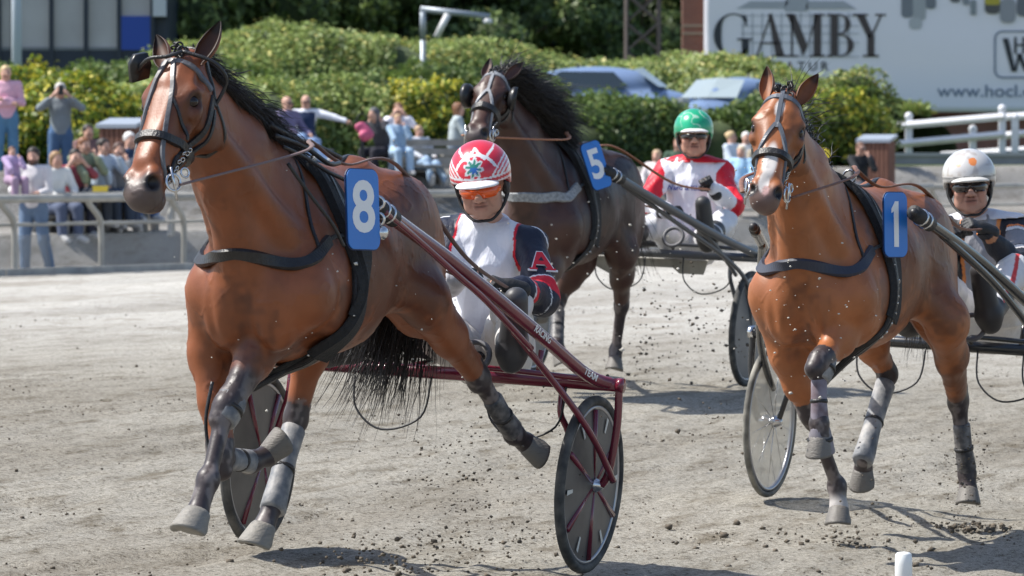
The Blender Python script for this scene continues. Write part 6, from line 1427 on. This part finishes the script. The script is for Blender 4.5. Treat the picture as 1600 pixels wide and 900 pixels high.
bprint('logo_frame', [rr for rr in [[(1566, 48), (1640, 48), (1640, 50.5), (1566, 50.5)], [(1566, 120), (1640, 120), (1640, 122.5), (1566, 122.5)], [(1553, 60), (1555.5, 60), (1555.5, 111), (1553, 111)]]]+[arcband(1566, 61, 13, 13, 90, 180, 2.5, 2.5, 8), arcband(1566, 109.5, 13, 13, 180, 270, 2.5, 2.5, 8)], bluei)
bprint('logo_letters', [[(1566, 60), (1575, 60), (1587, 112), (1580, 112)], [(1584, 112), (1588, 112), (1594, 84), (1590, 84)], [(1588, 84), (1596, 84), (1606, 112), (1600, 112)], [(1602, 112), (1606, 112), (1618, 60), (1614, 60)], [(1584, 58), (1588, 58), (1588, 84), (1584, 84)], [(1597, 58), (1601, 58), (1601, 84), (1597, 84)], [(1588, 69), (1597, 69), (1597, 72), (1588, 72)]], ink)
jar = [((1408, -10, 1426, 28), (.20, .22, .25)), ((1426, -14, 1446, 32), (.38, .40, .42)), ((1420, 28, 1440, 46), (.46, .48, .50)), ((1446, -14, 1462, 14), (.18, .20, .23)), ((1484, -16, 1500, 4), (.12, .13, .15)), ((1504, -12, 1514, 8), (.25, .27, .3)), ((1516, 0, 1525, 24), (.25, .28, .30)), ((1538, -6, 1562, 22), (.10, .10, .10)), ((1538, -4, 1562, 8), (.45, .38, .05)), ((1562, -2, 1586, 36), (.30, .31, .34)), ((1588, -6, 1612, 26), (.15, .16, .18))]
for i, (r_, c_) in enumerate(jar):
    w_, h_ = r_[2]-r_[0], r_[3]-r_[1]; q = [(r_[0]+w_/2+a, r_[1]+h_/2+b) for a, b in rrect(w_, h_, min(w_, h_)*.35, 4)]; bprint('printed_jar', [q], mat('jar_print_%d' % i, c_, .7), -.026-.0015*i)
# white ramp fence
y = 128; wf = P(1385, 198, y); g = gz(wf.x, y); wfr = thing('ramp_fence', 'white wooden fence climbing beside the ramp at right', 'fence', (wf.x, y, g)); Wf = lambda px, py, dy=0: P(px, py, y+dy)-Vector((wf.x, y, g)); wp = mat('white_timber', (.72, .72, .74), .55, noise=.06, nscale=4)
for (x0, y0, x1, y1, dy) in ((1385, 198, 1568, 182, 0), (1394, 226, 1568, 210, 0), (1470, 243, 1640, 232, .3), (1568, 183, 1680, 176, 1.5), (1568, 212, 1680, 200, 1.5)): MB().tube([Wf(x0, y0, dy), Wf(x1, y1, dy)], .095, 4).build('rail', wp, wfr)
for px, pt_, pb in ((1420, 184, 244), (1520, 204, 246), (1566, 172, 246), (1586, 186, 246)):
    a, b = Wf(px, pt_, .15), Wf(px, pb, .15); MB().box((a.x-.085, a.y-.08, b.z-1), (a.x+.085, a.y+.08, a.z)).build('post', wp, wfr); MB().lathe(a, (0, 0, 1), [(.10, 0), (.11, .04), (.08, .11), (.02, .14)], 12).build('post_cap', wp, wfr, True)
y = 122; a = P(1392, 244, y); b = P(1760, 280, y); g = gz(a.x, y); cw = thing('concrete_wall', 'low grey concrete terrace wall below the white fence', 'wall', (a.x, y, g)); cm = mat('lavender_grey_concrete', (.30, .30, .32), .85, noise=.12, nscale=2)
MB().box((0, 0, -1.2), (b.x-a.x, 4, a.z-g)).build('wall_block', cm, cw); MB().box((-.05, -.05, a.z-g), (b.x-a.x, 4.05, a.z-g+.08)).build('coping', mat('pale_coping', (.40, .40, .41), .8), cw)
MB().box((P(1405, 0, y).x-a.x, -.04, P(0, 276, y).z-g), (P(1460, 0, y).x-a.x, .0, P(0, 256, y).z-g)).build('dark_panel', mat('grey_panel', (.16, .16, .17), .8), cw)
# parked cars behind the hedge
def car(label, px, ytop, y, yaw, col, group='parked blue cars', l=4.4):
    top = P(px, ytop, y); g = gz(top.x, y); zt = top.z; r = thing('parked_car', label, 'car', (top.x, y, zt-1.5), yaw, group); m = mat('blue_car_paint', col, .25, coat=.6, spec=.6)
    body = Vol((-2.4, -1.0, .1), (2.4, 1.0, 1.6), .035, .08); body.ell((0, 0, .55), (2.25, .90, .50), .2); body.ecap((-1.3, 0, .62), (1.35, 0, .60), (.85, .38), (.82, .34), (0, 1, 0), .1); body.ell((-.25, 0, 1.02), (1.65, .74, .47), .15)
    V, F = body.mesh(); V = relax(V, F, 3); 
    c = V; mesh_obj('body', V, F, m, r, True)
    gl = mat('car_glass', (.02, .03, .035), .05, spec=1); gl2 = mat('pale_windscreen', (.30, .36, .38), .08, spec=1)
    for s in (1, -1):
        MB().add([(-1.45, s*.80, .98), (.75, s*.82, .98), (.35, s*.70, 1.36), (-.95, s*.68, 1.38), (-1.40, s*.72, 1.12)], [(0, 1, 2, 3, 4)] if s < 0 else [(4, 3, 2, 1, 0)]).build('side_window', gl, r)
        for wx in (-1.35, 1.35): MB().lathe((wx, s*.72, .32), (0, s, 0), [(.02, 0), (.32, 0), (.33, .1), (.30, .2), (.2, .21), (.02, .2)], 20).build('wheel', rubber, r, True)
        MB().add([(2.05, s*.55, .62), (1.92, s*.80, .64), (1.92, s*.80, .74), (2.05, s*.55, .74), (2.18, s*.55, .62), (2.05, s*.82, .64), (2.05, s*.82, .74), (2.18, s*.55, .74)], [(4, 5, 6, 7), (0, 3, 2, 1), (0, 4, 7, 3), (1, 2, 6, 5), (3, 7, 6, 2), (0, 1, 5, 4)]).build('headlight', mat('headlight_glass', (.5, .5, .5), .1), r)
    MB().add([(1.46, -.72, 1.0), (1.46, .72, 1.0), (.84, .62, 1.42), (.84, -.62, 1.42), (1.56, 0, 1.0), (.94, 0, 1.47)], [(0, 4, 5, 3), (4, 1, 2, 5)]).build('windscreen', gl2, r)
    MB().add([(-1.95, -.62, 1.0), (-1.95, .62, 1.0), (-1.62, .55, 1.34), (-1.62, -.55, 1.34)], [(0, 3, 2, 1)]).build('rear_window', gl2, r)
    MB().tube([(-.6, 0, 1.46), (-.7, 0, 1.56)], .03, 6).build('aerial', black_plastic, r)
    return r
car('pale blue parked car with its roof showing above the hedge', 945, 104, 124, math.radians(-12), (.16, .23, .38))
car('blue parked car with a pale windscreen half hidden by hedge', 1150, 120, 120, math.radians(-118), (.08, .14, .28))
# wooden bins
def bin_(label, px, ytop, y, wpx):
    t_ = P(px, ytop, y); g = gz(t_.x, y); s = 8000/y; w_ = wpx/s; h = t_.z-g; r = thing('wooden_bin', label, 'bin', (t_.x, y, g), math.radians(-22), 'brown wooden bins with grey lids'); wd = mat('red_brown_wood', (.17, .075, .05), .75, noise=.2, nscale=3, stretch=(8, 8, 1))
    n = 7
    for k in range(n):
        x0 = -w_/2+w_*k/n
        for yy in (-w_*.35, w_*.35): MB().box((x0+.008, yy-.012, .03), (x0+w_/n-.008, yy+.012, h-.13)).build('board', wd, r)
    for k in range(5):
        y0 = -w_*.35+w_*.7*k/5
        for xx in (-w_/2, w_/2): MB().box((xx-.012, y0+.008, .03), (xx+.012, y0+w_*.7/5-.008, h-.13)).build('board', wd, r)
    MB().box((-w_/2+.02, -w_*.35+.02, .02), (w_/2-.02, w_*.35-.02, h-.14)).build('liner', black_plastic, r)
    MB().add([(-w_/2-.05, -w_*.42, h-.16), (w_/2+.05, -w_*.42, h-.16), (w_/2+.05, w_*.42, h-.06), (-w_/2-.05, w_*.42, h-.06), (-w_/2-.05, -w_*.42, h-.10), (w_/2+.05, -w_*.42, h-.10), (w_/2+.05, w_*.42, h), (-w_/2-.05, w_*.42, h)], [(0,3,2,1),(4,5,6,7),(0,1,5,4),(1,2,6,5),(2,3,7,6),(3,0,4,7)]).build('lid', mat('grey_lid', (.28, .32, .38), .5), r)
bin_('brown wooden bin with grey lid left of the leading horse', 192, 184, 78, 60); bin_('brown wooden bin with grey lid beside the concrete wall at right', 1370, 210, 100, 48)
# ================================================================== spectators
def find_y(px, py, target, y0=66.8, y1=100):
    y = y0; best = (9, y0)
    while y < y1:
        p = P(px, py, y); w_ = wdist(p.x, y); d = p.z-gz(p.x, y)-target
        if w_ > .35 and w_ < 9 and not (.8 < w_ < 2.0 or 4.8 < w_ < 6.7):
            if d <= .12: return y
            best = min(best, (d, y))
        y += .15
    return best[1]
def pose(kind, lean=0.0, k=1.0):
    st = dict(head=(0, 0, 1.60), neck=(0, .01, 1.46), shL=(.18, .01, 1.42), shR=(-.18, .01, 1.42), elL=(.25, .02, 1.14), elR=(-.25, .02, 1.14), wrL=(.27, -.05, .90), wrR=(-.27, -.05, .90), pel=(0, 0, .96), hpL=(.09, 0, .93), hpR=(-.09, 0, .93),
              knL=(.11, -.02, .50), knR=(-.11, -.02, .50), anL=(.12, .02, .09), anR=(-.12, .02, .09), toL=(.14, -.14, .04), toR=(-.14, -.14, .04))
    J = {a: list(b) for a, b in st.items()}
    if kind.startswith('sit'):
        for a in ('head', 'neck', 'shL', 'shR', 'elL', 'elR', 'wrL', 'wrR', 'pel', 'hpL', 'hpR'): J[a][2] -= .43
        for s, q in ((1, 'L'), (-1, 'R')): J['kn'+q] = [s*.13, -.43, .50]; J['an'+q] = [s*.13, -.46, .09]; J['to'+q] = [s*.15, -.64, .05]; J['el'+q] = [s*.25, -.10, .76]; J['wr'+q] = [s*.16, -.34, .66]
        for a in ('head', 'neck', 'shL', 'shR', 'elL', 'elR'): J[a][1] -= lean*(J[a][2]-.5); J[a][2] -= abs(lean)*.12*(J[a][2]-.5)
    if kind == 'crossed':
        for s, q in ((1, 'L'), (-1, 'R')): J['el'+q] = [s*.24, -.06, 1.15]; J['wr'+q] = [-s*.06, -.20, 1.17+.03*s]
    if kind == 'phone':
        for s, q in ((1, 'L'), (-1, 'R')): J['el'+q] = [s*.33, -.17, 1.33]; J['wr'+q] = [s*.11, -.22, 1.53]
        J['head'][1] -= .03
    if kind == 'hold':
        J['elL'] = [.22, -.06, 1.14]; J['wrL'] = [-.02, -.26, 1.08]; J['elR'] = [-.27, -.04, 1.15]; J['wrR'] = [-.20, -.30, 1.14]
        J['knL'] = [.15, -.05, .50]; J['anL'] = [.22, .05, .09]; J['toL'] = [.26, -.1, .04]
    if kind == 'sit_point': J['elL'] = [.42, -.10, .93]; J['wrL'] = [.64, -.22, .86]
    if kind == 'sit_chin': J['elL'] = [.15, -.36, .80]; J['wrL'] = [.06, -.30, 1.02]; J['elR'] = [-.18, -.34, .76]
    if kind == 'sit_face':
        for s, q in ((1, 'L'), (-1, 'R')): J['el'+q] = [s*.24, -.26, .90]; J['wr'+q] = [s*.08, -.24, 1.10]
    if kind == 'sit_legs':
        for s, q in ((1, 'L'), (-1, 'R')): J['kn'+q] = [s*.12, -.44, .56-.04*s]; J['an'+q] = [s*.18, -.72, .16]; J['to'+q] = [s*.2, -.80, .28]
    return {a: [v*k for v in b] for a, b in J.items()}
def spect(label, px, ytop, kind, top, legs, haircol=(.10, .06, .04), hair='short', yaw=0, lean=.0, k=1.0, skin=(.55, .32, .24), cat='spectator', lookyaw=0, glasses=False, y=None, short=False, beard=None, bench=True, group='spectators behind the rail', shoes=(.5, .5, .5), fat=1.0, vest=None, tilt=0):
    J = pose(kind, lean, k); H_ = (J['head'][2]+.125*k); y = y or find_y(px, ytop, H_); p = P(px, ytop, y); g = p.z-H_
    gg = gz(p.x, y); 
    root = thing('person', label, cat, (p.x-J['head'][0], y, g), math.radians(yaw), group); a = math.radians(lookyaw); t = math.radians(tilt)
    pp = Person(J, (math.sin(a), -math.cos(a), -math.sin(t)), (0, 0, 1), k, h=.020*max(k, .7), fat=fat); pp.body(root, skin=skin, detail=False, dark=beard)
    pp.piece('shirt', root, ['torso', 'armL', 'armR'], .016, top, cloth, cuts=[(pp.J['neck']+pp.cu*.03, pp.cu), (pp.J['pel']-pp.cu*.07, -pp.cu)], wr=.006, t_arm=.35 if short else .95, h=.020)
    if vest is not None: pp.piece('waistcoat', root, ['torso'], .030, vest, cloth, cuts=[(pp.J['neck']-pp.cu*.02, pp.cu), (pp.J['pel']-pp.cu*.05, -pp.cu), (pp.J['shL']-pp.cl*.03, pp.cl), (pp.J['shR']+pp.cl*.03, -pp.cl)], wr=.004, h=.02)
    pp.piece('trousers', root, ['pelvis', 'legL', 'legR'], .016, legs, cloth, wr=.006, t_leg=.93, flare=.01, h=.020)
    for q in 'LR': pp.piece('shoe', root, ['foot'+q], .012, shoes, cloth, wr=0, h=.016)
    if hair: pp.h = .016; pp.hairpiece(root, haircol, hair)
    if glasses: pp.glasses(root, name='sunglasses')
    if kind.startswith('sit') and bench:
        b = thing('bench', 'grey bench seat carrying the '+' '.join(label.split()[:11]), 'bench', (p.x, y, g), math.radians(yaw), 'seats for the spectators'); wd = mat('grey_bench_wood', (.26, .25, .23), .8, noise=.2, nscale=5)
        for q in range(3): MB().box((-.45, -.14+q*.13, .355*k), (.45, -.03+q*.13, .395*k)).build('seat_board', wd, b)
        for s in (-1, 1): MB().box((s*.38-.03, -.12, min(gg-g, 0)-.1), (s*.38+.03, .22, .35*k)).build('leg', wd, b)
    return pp, root, y
blond, brownh, darkh, greyh = (.55, .40, .22), (.16, .075, .035), (.025, .018, .015), (.50, .48, .46)
spect('blond woman in a pink shirt with folded arms', 9, 102, 'crossed', (.72, .42, .52), (.10, .22, .36), blond, 'short', yaw=12)
pp, rt, yy = spect('man in a grey sweater holding a phone before his face', 94, 129, 'phone', (.22, .25, .27), (.07, .13, .24), greyh, 'short', yaw=8)
ph = thing('phone', 'small black phone held up by the man in grey sweater', 'phone', rt.location, rt.rotation_euler.z); MB().box((-.04, -.30, 1.53), (.04, -.288, 1.68)).build('case', black_plastic, ph); MB().lathe((.02, -.301, 1.65), (0, -1, 0), [(.002, 0), (.012, 0), (.010, .003), (.002, .003)], 10).build('lens', mat('phone_lens', (.1, .1, .12), .1), ph)
pp, rt, yy = spect('bearded man in a white T-shirt carrying a child', 52, 230, 'hold', (.66, .64, .66), (.14, .20, .30), darkh, 'short', yaw=-8, short=True, beard=((.02, .015, .012), .9), k=1.0, tilt=8)
spect('small child in lilac top held by the bearded man', 19, 229, 'sit_chin', (.42, .32, .50), (.35, .25, .35), brownh, 'short', yaw=30, k=.56, y=yy-.28, bench=False, cat='child', skin=(.60, .36, .28))
spect('woman in an olive shirt with a long brown ponytail', 125, 214, 'sit_chin', (.22, .26, .18), (.06, .07, .09), (.22, .09, .04), 'pony', yaw=42, lean=.15)
spect('dark-haired man behind the olive-shirted woman', 138, 194, 'sit', (.20, .12, .12), (.06, .06, .08), darkh, 'short', yaw=30)
spect('dark-haired woman in pale blue top at the table', 157, 216, 'sit_chin', (.45, .52, .60), (.06, .08, .12), darkh, 'bun', yaw=48, lean=.1)
spect('white-haired person in a navy jacket by the wooden bin', 203, 206, 'sit', (.03, .05, .10), (.08, .14, .28), (.66, .64, .62), 'short', yaw=35)
spect('person half hidden behind the flying mane of the leader', 409, 172, 'sit', (.35, .30, .30), (.1, .12, .16), brownh, 'short', yaw=10)
spect('bald man in a purple-grey shirt and dark glasses', 451, 150, 'sit_legs', (.17, .15, .25), (.22, .32, .52), None, None, yaw=48, lean=-.05, glasses=True)
pp, rt, yy = spect('bald man in white shirt stretching out one arm', 478, 148, 'sit_point', (.72, .74, .80), (.30, .40, .60), None, None, yaw=8, glasses=True, vest=(.025, .04, .09))
spect('person bowed under a dark grey hood beside the pink bag', 602, 168, 'sit_face', (.06, .06, .07), (.03, .03, .04), (.10, .10, .11), 'long', yaw=-40, lean=.45)
spect('woman in white with brown hair behind the denim child', 622, 160, 'sit_face', (.72, .72, .80), (.45, .55, .68), brownh, 'bun', yaw=5, lean=.1)
spect('child in pale denim clothes with sandy hair', 622, 178, 'sit_chin', (.30, .42, .56), (.36, .50, .66), (.50, .32, .18), 'short', yaw=18, k=.80, y=find_y(622, 160, 1.3)-1.2, cat='child', bench=False)
spect('seated person in white top stretching pale blue jeans', 655, 196, 'sit_legs', (.70, .72, .78), (.38, .52, .70), (.45, .30, .18), 'short', yaw=35, k=.85, y=find_y(622, 160, 1.3)-.4)
spect('brown-haired person in a pale grey hoodie turned away', 711, 160, 'sit', (.42, .48, .50), (.14, .18, .24), (.22, .10, .05), 'bob', yaw=95, lean=.1)
spect('blond child whose head shows beside the dark horse', 1026, 234, 'sit', (.65, .60, .60), (.2, .3, .4), (.50, .35, .22), 'short', yaw=-20, k=.9)
spect('blond woman behind the shoulder of the green-helmeted driver', 1143, 205, 'sit', (.55, .62, .70), (.2, .3, .4), blond, 'bun', yaw=60)
spect('white-haired spectator left of horse number one', 1166, 206, 'sit', (.70, .68, .66), (.3, .3, .3), (.70, .68, .64), 'short', yaw=10)
spect('spectator in pale blue beside the muzzle of number one', 1158, 228, 'sit', (.35, .55, .75), (.2, .2, .25), (.55, .45, .32), 'short', yaw=-20, k=.9)
pp, rt, yd = spect('man in a dark jacket resting his hands near the bin', 1343, 222, 'sit_chin', (.03, .032, .036), (.05, .06, .08), (.14, .07, .04), 'short', yaw=18, glasses=True, lean=.1)
spect('woman in a striped grey top seated beside the wooden bin', 184, 222, 'sit_chin', (.28, .28, .30), (.07, .09, .14), (.08, .04, .03), 'long', yaw=20, lean=.1)
spect('person in a burgundy jumper leaning over the table', 112, 232, 'sit_face', (.25, .06, .08), (.05, .05, .07), darkh, 'short', yaw=25, lean=.25)
spect('woman in a white blouse at the table end nearest the bearded man', 84, 236, 'sit', (.70, .69, .66), (.10, .12, .18), (.30, .18, .09), 'bob', yaw=35, lean=.1)
spect('man in a beige jacket seen low beside the white-haired spectator', 1190, 212, 'sit', (.38, .33, .25), (.2, .2, .25), greyh, 'short', yaw=0)
spect('spectator in a dark green jacket low in front of the hedge', 1060, 214, 'sit', (.06, .10, .07), (.1, .1, .12), brownh, 'short', yaw=-15)
# pink bag
q = P(566, 200, 86); bg_ = thing('bag', 'bright pink bag hanging on the bench beside the hooded person', 'bag', (q.x, 86, gz(q.x, 86)+.0)); zz = q.z-gz(q.x, 86)
v = Vol((-.35, -.2, zz-.4), (.35, .2, zz+.3), .02, .05); v.ecap((-.04, 0, zz+.05), (.08, 0, zz-.14), (.05, .09), (.07, .12), (0, 1, 0), .03); v.ell((.02, -.06, zz-.12), (.08, .06, .08), .02); V, F = v.mesh(); V = V+vnormals(V, F)*(vnoise(V, 8, 3)*.02)[:, None]; mesh_obj('bag_body', V, F, mat('pink_nylon', (.55, .10, .20), .6), bg_, True)
MB().tube(smooth_path([(-.12, 0, zz+.05), (-.05, 0, zz+.24), (.06, 0, zz+.2), (.1, 0, zz-.02)], 5), .012, 6).build('handle', black_plastic, bg_, True); MB().box((-.03, -.02, -.1), (.03, .02, zz-.1)).build('stand', black_plastic, bg_)
# yellow cap / flower seen over the neck of number one
q = P(1287, 243, 84); fl = thing('flower', 'yellow flower held above the neck of horse number one', 'flower', (q.x, 84, gz(q.x, 84))); zz = q.z-gz(q.x, 84)
for k in range(9): a = k*.7; MB().lathe((0, 0, zz), (math.cos(a)*.8, -.6, math.sin(a)*.8), [(.01, 0), (.05, .05), (.055, .09), (.02, .13)], 7).build('petal', mat('yellow_petal', (.80, .62, .06), .6), fl, True)
MB().tube([(0, 0, 0), (.02, 0, zz)], .015, 6).build('stem', mat('green_stem', (.06, .14, .03), .6), fl, True)
# picnic table at the left with a yellow box
y = find_y(157, 216, 1.29)-.9; a = P(90, 300, y); g = gz(a.x, y); b = P(290, 300, y); zt = a.z-g; w_ = b.x-a.x
tb = thing('picnic_table', 'long pale table in front of the seated group at left', 'table', (a.x, y, g)); wd = mat('pale_table_wood', (.42, .41, .38), .7, noise=.15, nscale=4)
for k in range(4): MB().box((0, -.36+k*.18, zt-.04), (w_, -.20+k*.18, zt)).build('table_board', wd, tb)
for x in (.15, w_-.2):
    for s in (-1, 1): MB().tube([(x, s*.30, -.05), (x, s*.10, zt-.04)], .04, 6).build('leg', wd, tb)
bx = thing('box', 'small yellow box lying on the pale table', 'box', (P(157, 292, y).x, y, g+zt)); MB().box((-.10, -.08, .002), (.10, .08, .07)).build('carton', mat('yellow_card', (.70, .52, .05), .6), bx); MB().box((-.105, -.085, .05), (.105, .085, .085)).build('lid', mat('yellow_card'), bx)
# bench end visible beside the pink bag
q = P(682, 216, 87); g = gz(q.x, 87); be = thing('bench', 'grey wooden bench behind the woman in white', 'bench', (q.x, 87, g)); bw = mat('grey_bench_wood', (.26, .25, .23), .8)
for k in range(3): MB().box((-.65, .02, .48+k*.15), (.5, .06, .59+k*.15)).build('back_board', bw, be)
for k in range(3): MB().box((-.65, -.42+k*.14, .42), (.5, -.31+k*.14, .46)).build('seat_board', bw, be)
for s in (-.6, .45): MB().box((s-.04, -.40, -.1), (s+.04, .02, .42)).build('leg', bw, be); MB().box((s-.04, .065, -.1), (s+.04, .12, .95)).build('back_post', bw, be)
